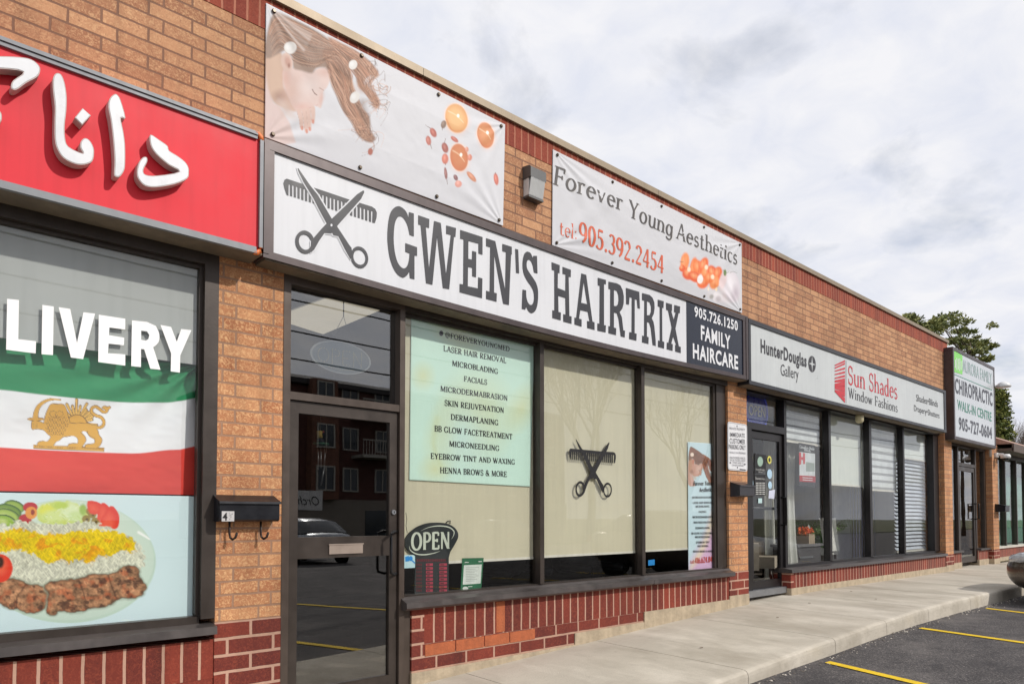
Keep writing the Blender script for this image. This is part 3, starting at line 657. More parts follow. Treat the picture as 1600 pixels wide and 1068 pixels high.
q = MB(); q.lathe([(.0, -.012), (.017, -.012), (.019, -.006), (.019, .0)], (2.925, .018, 1.49), 20, axis='y'); q.box(2.922, 2.928, .004, .007, 1.482, 1.498, 1); part(q, 'lock_cylinder', [M_alu, BLK], d)
q = MB(); q.box(2.40, 2.665, .012, .019, 1.195, 1.262); q.box(2.395, 2.67, .008, .012, 1.258, 1.266); part(q, 'mail_slot', mat('slot_metal', (176,160,148), .4, .5, var=.08), d)
q = MB(); q.box(2.05, 3.0, -.03, .2, .1, .19); part(q, 'threshold', M_alu, d)
# salon windows
q = MB()
q.box(3.01, 7.6, .0, .12, 3.02, 3.1); q.box(4.45, 4.5, .0, .1, .86, 3.02); q.box(5.925, 5.978, .0, .1, .86, 3.02); q.box(7.40, 7.6, .03, .12, .86, 3.02); q.box(7.36, 7.40, .045, .1, .86, 3.02); q.box(3.01, 7.5, .02, .11, .80, .862)
q.box(3.01, 7.4, .05, .08, 2.995, 3.02)
gw = part(q, 'display_window', M_brown, B)
pane(3.01, 4.45, .86, 3.0, .066, gw); pane(4.5, 5.925, .86, 3.0, .066, gw); pane(5.978, 7.36, .86, 3.0, .066, gw)
q = MB(); profile(q, [(.05, .855), (.0, .85), (-.02, .835), (-.075, .815), (-.08, .775), (-.06, .758), (.12, .756)], 2.985, 6.02)
profile(q, [(.05, .853), (.0, .848), (-.02, .83), (-.078, .808), (-.083, .768), (-.06, .757), (.12, .757)], 6.02, 7.6); part(q, 'window_sill', M_sill, gw)
# blind shop bay
q = MB(); q.box(8.035, 15.46, .08, .25, 3.04, 3.1); q.box(9.2, 9.265, .1, .22, .45, 3.04); q.box(8.035, 9.2, .1, .22, 2.575, 2.665); q.box(8.035, 8.33, .1, .22, .45, 2.575); q.box(8.035, 8.1, .1, .22, 2.665, 3.04)
sf = part(q, 'door_frame', M_black, B); pane(8.1, 9.2, 2.665, 3.04, .17, sf)
d2 = door(8.33, 9.19, .535, 2.56, .13, .075, .09, None, None, .1, M_black, G_glass)
q = MB(); q.tube([(9.155, .13, 1.72), (9.15, .06, 1.72), (9.15, .06, 1.35), (9.155, .13, 1.35)], .014, 8); q.box(8.42, 9.13, .19, .22, 1.55, 1.59); part(q, 'pull_handle', M_dkmetal, d2, True)
q = MB(); q.box(8.04, 9.2, .06, .24, .45, .53); part(q, 'threshold', M_alu, d2)
q = MB(); q.box(10.58, 10.65, .1, .2, .80, 3.04); q.box(12.09, 12.18, .1, .2, .80, 3.04); q.box(13.58, 13.65, .1, .2, .80, 3.04); q.box(15.17, 15.46, .1, .22, .80, 3.04); q.box(9.265, 15.2, .1, .2, .755, .812)
sw_ = part(q, 'display_window', M_black, B)
for a, b in ((9.265, 10.58), (10.65, 12.09), (12.18, 13.58), (13.65, 15.17)): pane(a, b, .81, 3.04, .17, sw_)
q = MB(); profile(q, [(.2, .775), (.1, .775), (-.035, .758), (-.04, .715), (.2, .71)], 9.1, 15.452); part(q, 'window_sill', M_sill, sw_)
# clinic bay
q = MB(); q.box(15.92, 18.75, .12, .25, 2.93, 3.02); q.box(16.0, 16.1, .13, .22, .74, 2.93); q.box(16.74, 16.82, .13, .22, .46, 2.93); q.box(17.95, 18.03, .13, .22, .46, 2.93); q.box(16.82, 17.95, .13, .22, 2.53, 2.6); q.box(18.62, 18.75, .13, .22, .74, 2.93)
cf = part(q, 'door_frame', M_brown, B); pane(16.1, 16.74, .78, 2.93, .17, cf, G_door); pane(16.82, 17.95, 2.6, 2.93, .17, cf, G_door); pane(18.03, 18.62, .78, 2.93, .17, cf)
for xa, xb in ((15.92, 16.78), (17.99, 18.75)):
    q = MB(); q.box(xa, xb, .05, .22, .735, .775); part(q, 'window_sill', M_sill, cf)
d3 = door(16.83, 17.94, .5, 2.52, .14, .08, .09, None, None, .12, M_brown, G_door)
q = MB(); q.tube([(17.9, .14, 1.75), (17.9, .06, 1.75), (17.9, .06, 1.42), (17.9, .14, 1.42)], .016, 8); part(q, 'pull_handle', M_dkmetal, d3, True)

# ------------------------------------------------------------------ fascia signs
def bar(mb, x0, x1, y0, y1, z0, z1, mi=0, sag=0., n=14, sx0=1.83, sl_=5.96):
    if not sag: mb.box(x0, x1, y0, y1, z0, z1, mi); return
    for i in range(n):
        a = x0+(x1-x0)*i/n; b = x0+(x1-x0)*(i+1)/n
        da = -sag*math.sin(math.pi*(a-sx0)/sl_); db = -sag*math.sin(math.pi*(b-sx0)/sl_)
        mb.face([(a,y0,z0+da),(b,y0,z0+db),(b,y0,z1+db),(a,y0,z1+da)], mi); mb.face([(a,y0,z1+da),(b,y0,z1+db),(b,y1,z1+db),(a,y1,z1+da)], mi); mb.face([(a,y1,z0+da),(b,y1,z0+db),(b,y0,z0+db),(a,y0,z0+da)], mi)
    for xx, dd in ((x0, 0), (x1, 0)): mb.face([(xx,y0,z0),(xx,y0,z1),(xx,y1,z1),(xx,y1,z0)], mi)
# red sign
S = thing('fascia_sign', (-1.2, -.1, 3.1), 'red fascia sign with raised white Persian letters over the takeaway window', 'sign')
FY = -.19
M_redsign = mat('red_acrylic', (226,50,62), .5, var=.06, scale=2, spec=.25)
q = MB(); q.box(-4.3, 1.80, FY, -.004, 3.10, 3.84); part(q, 'sign_face', M_redsign, S)
q = MB()
for dz, yy in ((0, -.215), (.022, -.207)): q.box(-4.3, 1.77, yy, FY+.002, 3.088+dz, 3.108+dz); q.box(-4.3, 1.77, yy, FY+.002, 3.832-dz, 3.852-dz)
q.box(1.785, 1.807, -.214, -.004, 3.13, 3.81); part(q, 'aluminium_trim', mat('trim_grey', (128,130,134), .55, .3, var=.12), S)
for zc, sgn in ((3.81, 1), (3.13, -1)):
    q = MB(); q.tube([(1.755, -.2, zc+sgn*.036), (1.778, -.2, zc+sgn*.034), (1.794, -.2, zc+sgn*.02), (1.797, -.2, zc)], .016, 8)
    part(q, 'corner_cap', mat('orange_plastic', (236,128,66), .5), S, True)
q = MB(); q.box(-4.3, 1.81, -.2, -.003, 3.0885, 3.0995); part(q, 'soffit_panel', M_soff, S)
cP = crop(0, 60, 4.106)
M_ret = mat('letter_return', (188,174,170), .5, var=.05); M_lface = mat('letter_face', (226,227,230), .3, var=.02)
LET = [
 [(965,618),(1020,650),(1075,690),(1085,720),(1140,755),(1185,790),(1208,825),(1212,860),(1200,900),(1120,935),(1000,955),(930,945),(890,905),(878,860),(890,800),(915,765),(940,762),(945,790),(920,845),(935,875),(1010,880),(1150,855),(1080,810),(1000,740),(965,680)],
 [(735,358),(755,365),(775,400),(805,510),(775,512),(790,590),(802,680),(803,800),(795,850),(770,885),(745,888),(732,870),(735,780),(725,640),(710,520),(695,440),(705,385)],
 [(380,225),(400,245),(418,300),(428,380),(425,470),(415,560),(418,640),(440,695),(530,738),(515,700),(520,660),(545,640),(575,655),(600,700),(603,745),(590,790),(540,810),(480,805),(410,770),(370,715),(352,650),(350,540),(352,440),(340,330),(340,260),(355,228)],
 [(530,448),(583,495),(527,555),(480,508)],
 [(-160,118),(0,115),(120,120),(200,135),(250,175),(257,215),(235,250),(170,285),(115,325),(85,330),(70,310),(85,270),(150,215),(0,195),(-160,200)],
 [(-170,440),(-60,440),(0,468),(12,505),(0,540),(-60,560),(-170,560)]]
for L in LET:
    L = spline(L, 3) if len(L) > 5 else L
    FYL = FY-.072
    P3 = [U(*cP(p), FYL) for p in L]
    q = MB(); q.extrude([P3], (0, .062, 0), 0, 0)
    cx = sum((p for p in P3), Vector())/len(P3)
    lt = part(q, 'raised_letter', M_ret, S)
    q = MB()
    n = len(P3); ins = []
    area = sum(P3[i].x*P3[(i+1) % n].z-P3[(i+1) % n].x*P3[i].z for i in range(n))
    for i in range(n):
        a, b, c = P3[i-1], P3[i], P3[(i+1) % n]
        d1 = (b-a).normalized(); d2_ = (c-b).normalized(); nv = Vector((-(d1.z+d2_.z), 0, d1.x+d2_.x))
        if nv.length > 1e-6: nv.normalize()
        ins.append(b + nv*(.005 if area > 0 else -.005) + Vector((0, -.002, 0)))
    q.loops([ins]); part(q, 'letter_face', M_lface, lt)

# salon sign
S = thing('fascia_sign', (4.8, -.08, 3.1), "white fascia sign reading GWEN'S HAIRTRIX with scissors and comb, navy panel at its end", 'sign')
SY = -.16
M_face = mat('sign_white', (216,217,221), .5, var=.03, scale=1.2)
M_dkframe = mat('sign_frame', (78,68,68), .4, .35, var=.15, scale=4)
q = MB(); bar(q, 1.9, 6.525, SY+.012, -.01, 3.10, 3.82, 0, .03); part(q, 'sign_face', M_face, S)
q = MB(); q.box(6.525, 7.70, SY+.008, -.01, 3.115, 3.80); part(q, 'navy_panel', NAVY, S)
q = MB(); bar(q, 1.832, 7.79, SY-.004, -.012, 3.795, 3.856, 0, .012); bar(q, 1.832, 7.79, SY-.004, -.012, 3.094, 3.14, 0, .045)
q.box(1.832, 1.868, SY-.008, -.012, 3.12, 3.83); q.box(1.868, 1.90, SY-.002, -.012, 3.13, 3.82); q.box(7.745, 7.79, SY-.008, -.012, 3.10, 3.84); q.box(7.685, 7.745, SY-.002, -.012, 3.10, 3.84)
part(q, 'sign_frame', M_dkframe, S)
q = MB(); bar(q, 1.85, 7.78, SY+.01, -.002, 3.083, 3.0935, 0, .042); part(q, 'soffit_panel', M_soff, S)
TY = SY+.009
cB = crop(590, 300, 5.34); cC = crop(760, 370, 6.28); cD = crop(930, 410, 5.62); cA = crop(420, 230, 5.34)
q = MB()
trace(q, cB, [spline([(268,357),(252,285),(232,240),(208,210),(185,203),(165,215),(145,260),(136,340),(136,430),(148,520),(170,590),(200,628),(225,635),(248,615),(262,570),(268,512)], 3, False)+[(232,498),(232,425),(330,460),(330,532),(308,530),(308,728),(270,718),(265,660)]+spline([(262,668),(245,695),(220,712),(200,710),(165,685),(130,630),(100,540),(85,430),(83,340),(92,240),(110,170),(140,130),(175,118),(210,133),(240,165),(260,215)], 3, False)+[(262,167),(303,178),(303,370)]], TY)
trace(q, cB, [[(340,193),(432,225),(430,300),(403,292),(430,645),(472,240),(528,258),(572,688),(612,358),(573,348),(573,278),(655,300),(650,375),(638,372),(598,810),(545,800),(497,368),(458,773),(405,760),(360,275),(340,270)]], TY)
trace(q, cB, [[(690,315),(876,375),(876,523),(842,512),(842,430),(758,408),(757,556),(788,563),(790,490),(824,500),(822,710),(790,702),(790,632),(755,625),(753,785),(838,803),(840,710),(875,720),(872,885),(685,835),(685,765),(715,770),(718,395),(690,388)]], TY)
trace(q, cC, [[(-2,12),(88,42),(185,518),(192,150),(157,140),(157,68),(250,97),(250,175),(243,172),(222,668),(165,655),(78,172),(76,545),(103,553),(100,636),(-2,608),(-2,527),(33,537),(38,103),(-2,90)]], TY)
trace(q, cC, [[(283,117),(313,124),(322,358),(292,352)]], TY)
trace(q, cC, [[(497,186),(502,358),(468,350)]+spline([(462,320),(455,280),(435,235),(412,225),(398,245),(396,290),(410,330),(450,390),(485,445),(505,510),(508,590),(500,670),(480,725),(450,747),(425,740),(405,715),(392,685)], 3, False)+[(382,714),(348,705),(355,516),(390,523)]+spline([(391,560),(394,595),(405,635),(425,663),(445,665),(462,640),(468,590),(460,530),(435,480),(400,430),(370,370),(357,310),(357,240),(368,180),(385,152),(408,145),(435,160),(455,205)], 3, False)+[(462,185)]], TY)
trace(q, cC, [[(640,247),(720,277),(718,357),(702,352),(700,500),(775,530),(777,370),(748,362),(748,293),(830,323),(828,395),(808,392),(815,775),(837,780),(836,852),(755,830),(755,757),(778,762),(775,600),(705,578),(708,735),(732,742),(730,818),(648,795),(648,718),(668,722),(667,330),(642,322)]], TY)
trace(q, cC, [[(932,357),(980,372),(1042,830),(1062,836),(1062,912),(990,893),(988,823),(1012,828),(995,735),(922,718),(910,800),(935,808),(935,880),(865,858),(865,790),(882,793)], [(955,440),(930,645),(990,660)]], TY)
trace(q, cD, [[(23,133),(95,153),(95,192),(78,188),(78,548),(95,552),(92,613),(20,598),(20,533),(38,537),(40,205),(23,200)]], TY)
trace(q, cD, [[(117,167),(190,182),(222,200),(243,245),(252,300),(250,360),(238,405),(215,435),(235,480),(248,595),(262,597),(260,657),(225,648),(205,495),(190,445),(165,440),(165,570),(185,577),(183,637),(117,620),(117,556),(132,560),(133,235),(117,230)], [(165,240),(190,250),(203,285),(206,330),(200,365),(185,382),(165,380)]], TY)
trace(q, cD, [[(270,222),(388,257),(393,405),(373,400),(366,328),(348,322),(347,620),(365,625),(362,686),(298,670),(300,610),(320,613),(322,310),(302,304),(297,370),(273,366)]], TY)
trace(q, cD, [[(412,267),(480,285),(505,310),(520,350),(522,400),(515,450),(497,488),(512,520),(520,560),(531,678),(533,732),(505,724),(488,575),(475,530),(455,520),(455,650),(470,655),(468,715),(412,700),(413,640),(430,645),(432,335),(412,330)], [(455,340),(478,350),(490,385),(490,430),(478,462),(455,462)]], TY)
trace(q, cD, [[(550,325),(603,340),(600,400),(588,397),(590,690),(607,697),(605,755),(552,740),(553,683),(568,687),(567,390),(550,385)]], TY)
trace(q, cD, [[(622,352),(675,367),(675,425),(668,425),(690,500),(707,440),(693,435),(695,372),(746,386),(744,445),(733,443),(705,580),(735,735),(752,740),(752,795),(703,780),(703,722),(712,724),(685,650),(668,712),(682,715),(680,775),(628,760),(630,700),(643,705),(672,570),(640,420),(624,415)]], TY)
part(q, 'lettering', CHAR, S)
# scissors and comb, kept in sign coordinates so that the window decal can reuse the outline
def comb_outline():
    top = [(150,262),(300,312),(470,368),(670,436),(860,495)]
    o = [(123,300),(132,272)]+top+[(888,514),(902,545),(900,585),(886,632),(866,628)]
    n = 22
    for i in range(n, -1, -1):
        x = 172+(862-172)*i/n; yb = 312+(x-180)*.326; 
        tb = 402+(x-165)*.323
        o += [(x+7, yb), (x-7, yb)] if i in () else [(x+6, tb) if i < n else (x+2, tb), (x+6, yb), (x-8, yb-4), (x-8, tb-4)] if i > 0 else [(x+6, tb), (x+6, yb), (x-6, yb), (x-8, tb)]
    o += [(150,395),(133,345)]
    return o
COMB = comb_outline()
BL1 = [(240,178),(247,174),(262,198),(345,318),(410,398),(528,600),(565,650),(575,668),(620,735),(672,815),(690,838),(700,900),(682,935),(640,860),(580,742),(540,735),(520,700),(480,632),(420,520),(372,425),(290,290),(252,212)]
BL2 = [(796,362),(796,378),(770,432),(690,522),(572,655),(540,705),(520,720),(465,716),(420,780),(380,852),(350,880),(352,790),(378,752),(438,682),(484,634),(530,592),(650,478),(735,394),(784,362)]
def ring(c, r1, r2, ang):
    f = lambda r: [(c[0]+r[0]*math.cos(a)*math.cos(ang)-r[1]*math.sin(a)*math.sin(ang), c[1]+r[0]*math.cos(a)*math.sin(ang)+r[1]*math.sin(a)*math.cos(ang)) for a in [2*math.pi*i/28 for i in range(28)]]
    return [f(r1), f(r2)]
R1 = ring((303,790), (78,97), (51,66), -.25); R2 = ring((758,917), (70,92), (51,64), -.3)
def grow(pts, d):
    out = []; n = len(pts)
    ar = sum(pts[i][0]*pts[(i+1) % n][1]-pts[(i+1) % n][0]*pts[i][1] for i in range(n))
    for i in range(n):
        a, b, c = Vector(pts[i-1]), Vector(pts[i]), Vector(pts[(i+1) % n])
        t = (b-a).normalized()+(c-b).normalized(); nv = Vector((t.y, -t.x))
        if nv.length > 1e-6: nv.normalize()
        out.append(tuple(b+nv*(d if ar > 0 else -d)))
    return out
q = MB(); trace(q, cA, [COMB], TY, 0)
trace(q, cA, [grow(BL1, 11)], TY-.0008, 1); trace(q, cA, [grow(BL2, 11)], TY-.0012, 1)
trace(q, cA, [BL1], TY-.002, 0); trace(q, cA, [BL2], TY-.0026, 0); trace(q, cA, R1, TY-.003, 0); trace(q, cA, R2, TY-.003, 0)
trace(q, cA, [[(523+9*math.cos(a/2), 650+11*math.sin(a/2)) for a in range(12)]], TY-.0036, 1)
part(q, 'scissors_and_comb', [CHAR, M_face], S)
NY = SY+.005
q = MB()
text(q, '905.726.1250', NY, cD((872,470)), cD((1252,598)), cD((872,385))[1], bold=.028)
text(q, 'FAMILY', NY, cD((928,672)), cD((1188,760)), cD((928,553))[1], bold=.03)
text(q, 'HAIRCARE', NY, cD((858,835)), cD((1255,937)), cD((858,713))[1], bold=.03)
part(q, 'lettering', WHITE, S)
# blind shop sign
S = thing('fascia_sign', (11.4, -.08, 3.1), 'pale grey fascia sign of the blind shop with red sun stripes logo', 'sign')
M_pale = mat('sign_pale', (196,200,200), .35, var=.07, scale=1.4)
q = MB(); q.box(7.86, 14.97, SY+.01, -.01, 3.085, 3.80); part(q, 'sign_face', M_pale, S)
q = MB(); q.box(7.81, 15.06, SY-.005, -.012, 3.79, 3.84); q.box(7.81, 15.06, SY-.005, -.012, 3.05, 3.095); q.box(7.81, 7.862, SY-.003, -.012, 3.09, 3.80); q.box(14.965, 15.06, SY-.003, -.012, 3.09, 3.80); part(q, 'sign_frame', mat('sign_frame_dark', (58,58,62), .4, .4), S)
q = MB(); q.box(7.82, 15.05, SY+.01, -.002, 3.04, 3.0495); part(q, 'soffit_panel', M_soff, S)
PY = SY+.007
cS = crop(1170, 500, 7.63); cT = crop(1300, 550, 8.217)
q = MB()
text(q, 'HunterDouglas', PY, cS((143,380)), cS((690,556)), cS((143,228))[1], bold=.03, mi=0)
text(q, 'Gallery', PY, cS((382,655)), cS((594,706)), cS((382,520))[1], bold=-.004, mi=0)
trace(q, cS, [[(755+44*math.cos(a*math.pi/16), 522+97*math.sin(a*math.pi/16)+.2*44*math.cos(a*math.pi/16)) for a in range(32)]], PY, 0)
trace(q, cS, [[(755,428),(762,512),(797,530),(762,536),(757,618),(748,532),(713,514),(748,508)]], PY-.002, 3)
for ya, yb, yc, yd in ((548,532,474,498),(580,562,505,528),(614,600,560,585),(655,640,606,632),(700,684,650,677),(742,716,690,732),(790,755,728,786),(820,790,782,850),(845,828,850,915)):
    trace(q, cS, [[(1025,yb),(1147,yc),(1147,yd),(1025,ya)]], PY, 1)
trace(q, cS, [[(1025,832),(1147,925),(1147,985),(1025,850)]], PY-.001, 1)
trace(q, cS, [[(1158,482),(1164,484),(1164,990),(1158,988)]], PY, 2)
text(q, 'Sun Shades', PY, cT((212,410)), cT((840,603)), cT((212,170))[1], 'serif', mi=1, T=.13, t=.045, sw=.09, sh=.04)
text(q, 'Window Fashions', PY, cT((212,582)), cT((843,770)), cT((212,450))[1], 'serif', mi=0, T=.12, t=.045, sw=.09, sh=.04)
text(q, 'Shades•Blinds', PY, cT((1083,625)), cT((1360,705)), cT((1083,540))[1], mi=0)
text(q, 'Drapery•Shutters', PY, cT((1055,750)), cT((1380,848)), cT((1055,675))[1], mi=0)
part(q, 'lettering', [mat('dark_print', (52,50,54), .45), REDV, mat('grey_line', (150,150,158), .5), M_pale], S)
# clinic sign
S = thing('fascia_sign', (16.9, -.08, 3.0), 'tall white clinic sign with green square and telephone number above the last door', 'sign')
M_clin = mat('sign_clinic', (198,203,208), .25, var=.05, scale=1.4)
q = MB(); q.box(15.60, 18.34, SY+.004, .02, 3.02, 4.70); part(q, 'sign_face', M_clin, S)
q = MB(); q.box(15.53, 18.40, SY-.006, .025, 4.695, 4.76); q.box(15.53, 18.40, SY-.006, .025, 2.965, 3.025); q.box(15.53, 15.60, SY-.004, .025, 3.02, 4.70); q.box(18.34, 18.40, SY-.004, .025, 3.02, 4.70); part(q, 'sign_frame', M_dkframe, S)
q = MB(); q.box(15.55, 18.38, SY+.01, .02, 2.95, 2.9645); part(q, 'soffit_panel', M_soff, S)
cH = crop(1420, 540, 5.93); HY = SY+.001
q = MB()
trace(q, cH, [[(415,40),(497,90),(497,265),(418,242)]], HY, 0)
for xx, a_, b_ in ((432,128,205),(445,110,225),(458,120,222),(472,118,235),(484,140,225)): trace(q, cH, [[(xx-3,a_),(xx+3,a_+2),(xx+3,b_),(xx-3,b_-2)]], HY-.002, 3)
text(q, 'AURORA FAMILY', HY, cH((502,238)), cH((770,360)), cH((502,125))[1], mi=1)
trace(q, cH, [[(425,262),(772,407),(772,413),(425,268)]], HY, 4)
text(q, 'CHIROPRACTIC', HY, cH((430,430)), cH((777,555)), cH((430,302))[1], bold=.028, mi=2)
text(q, 'WALK-IN CENTRE', HY, cH((452,588)), cH((768,700)), cH((452,498))[1], mi=4, bold=.01)
text(q, '905-727-0604', HY, cH((465,772)), cH((772,858)), cH((465,662))[1], bold=.03, mi=2)
part(q, 'lettering', [mat('lime', (128,214,92), .4), mat('grey_teal', (150,176,172), .4), mat('dark_slate', (62,62,72), .4), WHITE, mat('teal_print', (44,134,110), .4)], S)

# ------------------------------------------------------------------ banners
def paint_hair(P, full=True):
    rnd = random.Random(4)
    P.poly([(15,425),(60,640),(110,690),(170,790),(198,880),(200,920),(10,885)], (214,194,189), 14)
    P.poly([(18,370),(118,340),(138,460),(135,560),(185,665),(215,720),(120,690),(70,650),(35,560)], (203,174,154), 16)
    P.ell((122,622), (55,42), (167,135,120), .9, .8)
    P.poly([(95,650),(150,655),(215,735),(225,770),(160,760)], (208,194,187), 40, .6)
    P.poly([(130,460),(190,440),(250,450),(310,470),(345,450),(400,440),(424,475),(428,520),(408,568),(386,592),(380,640),(373,690),(364,700),(338,686),(322,692),(300,702),(258,716),(215,712),(182,665),(142,560)], (214,192,185), 10)
    P.ell((180,600), (50,110), (203,171,158), 1.2, .6, .3)
    P.ell((300,560), (60,50), (219,203,198), 1.3, .8)
    H = [[(22,375),(26,230),(68,88),(130,92),(230,140),(330,190),(420,250),(472,320),(432,400),(424,475),(400,440),(342,446),(312,476),(250,458),(195,440),(190,360),(152,326),(118,338)],
         [(380,330),(470,320),(560,400),(562,470),(572,560),(605,620),(632,700),(682,750),(690,850),(722,890),(692,922),(640,905),(598,862),(566,790),(520,730),(478,640),(440,560),(420,460)],
         [(420,240),(520,285),(600,330),(680,390),(742,462),(732,502),(690,490),(645,532),(684,570),(732,622),(746,682),(720,702),(690,652),(648,600),(608,560),(588,480),(540,420),(470,330)]]
    for h, c in zip(H, ((154,131,117), (147,115,97), (176,136,115))): P.poly(h, c, 16)
    cols = ((104,76,60), (204,158,132), (124,92,72), (216,176,152), (92,66,52), (184,128,100))
    def flow(a, b, n, wid, w, al=.55):
        A = spline(a, 6, False); Bq = spline(b, 6, False); m = min(len(A), len(Bq))
        for i in range(n):
            f = rnd.random(); j = rnd.uniform(-.04, .04); ph = rnd.uniform(0, 6); am = rnd.uniform(0, wid)
            s0 = rnd.randint(0, m//3); s1 = rnd.randint(2*m//3, m-1)
            pts = [(A[k][0]*(1-f)+Bq[k][0]*f+am*math.sin(k*.55+ph), A[k][1]*(1-f)+Bq[k][1]*f+am*math.cos(k*.5+ph)) for k in range(s0, s1+1)]
            P.stroke(pts, rnd.choice(cols), w, w*.3, al, .9, False)
    flow([(40,200),(90,110),(200,130),(330,195),(430,260),(560,320),(700,420)], [(60,360),(120,310),(200,400),(320,440),(400,400),(500,360),(590,440)], 130, 6, 3.6, .38)
    flow([(395,330),(480,330),(560,440),(580,560),(640,690),(690,800),(715,890)], [(420,460),(440,540),(480,640),(520,730),(570,800),(620,880),(690,915)], 120, 13, 4.2, .45)
    flow([(430,250),(540,300),(640,350),(735,470),(690,520),(740,640),(735,690)], [(470,330),(550,430),(600,520),(620,570),(660,620),(700,670),(725,700)], 100, 13, 3.8, .45)
    for i in range(46):
        x, y = rnd.choice(((700,430),(735,500),(740,640),(715,690),(700,880),(660,900),(640,700),(600,840),(560,780),(740,560)))
        x += rnd.uniform(-40, 10); y += rnd.uniform(-40, 10); a = rnd.uniform(-.5, 1.2); L = rnd.uniform(40, 110); k = rnd.uniform(-40, 40)
        P.stroke([(x, y), (x+L*.5*math.cos(a)-k*math.sin(a), y+L*.5*math.sin(a)+k*math.cos(a)), (x+L*math.cos(a), y+L*math.sin(a)), (x+L*1.2*math.cos(a+.9), y+L*1.2*math.sin(a+.9))], rnd.choice(cols), 4, 1.2, .6)
    for i in range(26):
        x = rnd.uniform(420, 720); y = rnd.uniform(300, 860)
        P.ell((x, y), (rnd.uniform(10, 26), rnd.uniform(20, 60)), rnd.choice(((118,88,70), (200,150,118), (106,78,62))), 1.3, .28 if 430 < x < 700 and abs((y-300)-(x-420)*1.7) < 170 else 0, rnd.uniform(-.9, -.2))
    for c0, r0 in (((720,660), 26), ((665,850), 34), ((690,600), 30), ((780,560), 40), ((620,800), 26), ((730,560), 24)):
        P.stroke([(c0[0]+r0*math.cos(a*.6), c0[1]+r0*1.2*math.sin(a*.6)) for a in range(9)], (171,126,100), 4, 2, .7)
    P.c[...] = P.c
    P.ell((375,640), (16,40), (206,160,146), .9, .35, .2); P.ell((250,690), (60,26), (210,164,150), 1.1, .4); P.ell((395,470), (40,26), (196,150,134), 1.2, .35); P.ell((150,500), (26,70), (208,160,142), 1.1, .4)
    if full:
        P.ell((155,402), (36,60), (212,185,172), .2, 1, -.2); P.ell((162,400), (20,38), (194,154,140), .6, .8, -.2); P.ell((168,425), (8,16), (151,108,93), .8, .7)
        for c, r in (((176,310), (40,38)), ((577,421), (27,33)), ((588,630), (29,40))): P.ell(c, r, (219,216,212), .15, 1, .5); P.ell((c[0]-8, c[1]-6), (r[0]*.5, r[1]*.5), (226,225,223), .7)
        P.stroke([(318,578),(328,598),(346,614)], (120,88,78), 5, 3, .9); P.stroke([(330,606),(348,618)], (110,80,70), 4, 2, .7); P.stroke([(362,570),(378,580),(390,588)], (153,117,100), 5, 3, .6)
        P.stroke([(338,686),(350,676)], (194,135,127), 4, 3, .6); P.stroke([(290,702),(318,692)], (192,135,126), 6, 4, .7)
        for a, b in (((232,716),(252,828)), ((262,716),(280,850)), ((288,710),(300,835)), ((318,702),(320,788))):
            P.stroke([a, ((a[0]+b[0])/2+2, (a[1]+b[1])/2), b], (212,183,171), 17, 13, 1, .35, False); P.stroke([(a[0]-13, a[1]+10), (b[0]-11, b[1]-10)], (185,147,133), 3, 2, .6, .9, False)
            P.stroke([(b[0], b[1]-10), (b[0]+1, b[1]+6)], (203,126,108), 9, 7, .8, .5, False)
        P.ell((688,978), (16,22), (176,108,93), .3); P.stroke([(692,960),(708,940)], (150,110,96), 3, 2, .8)
        for k in range(7):
            a = rnd.uniform(.3, .9); P.stroke([(40,40),(40+160*math.cos(a),40+240*math.sin(a)),(40+300*math.cos(a),40+420*math.sin(a))], (219,207,201), 6, 16, .28, 1)
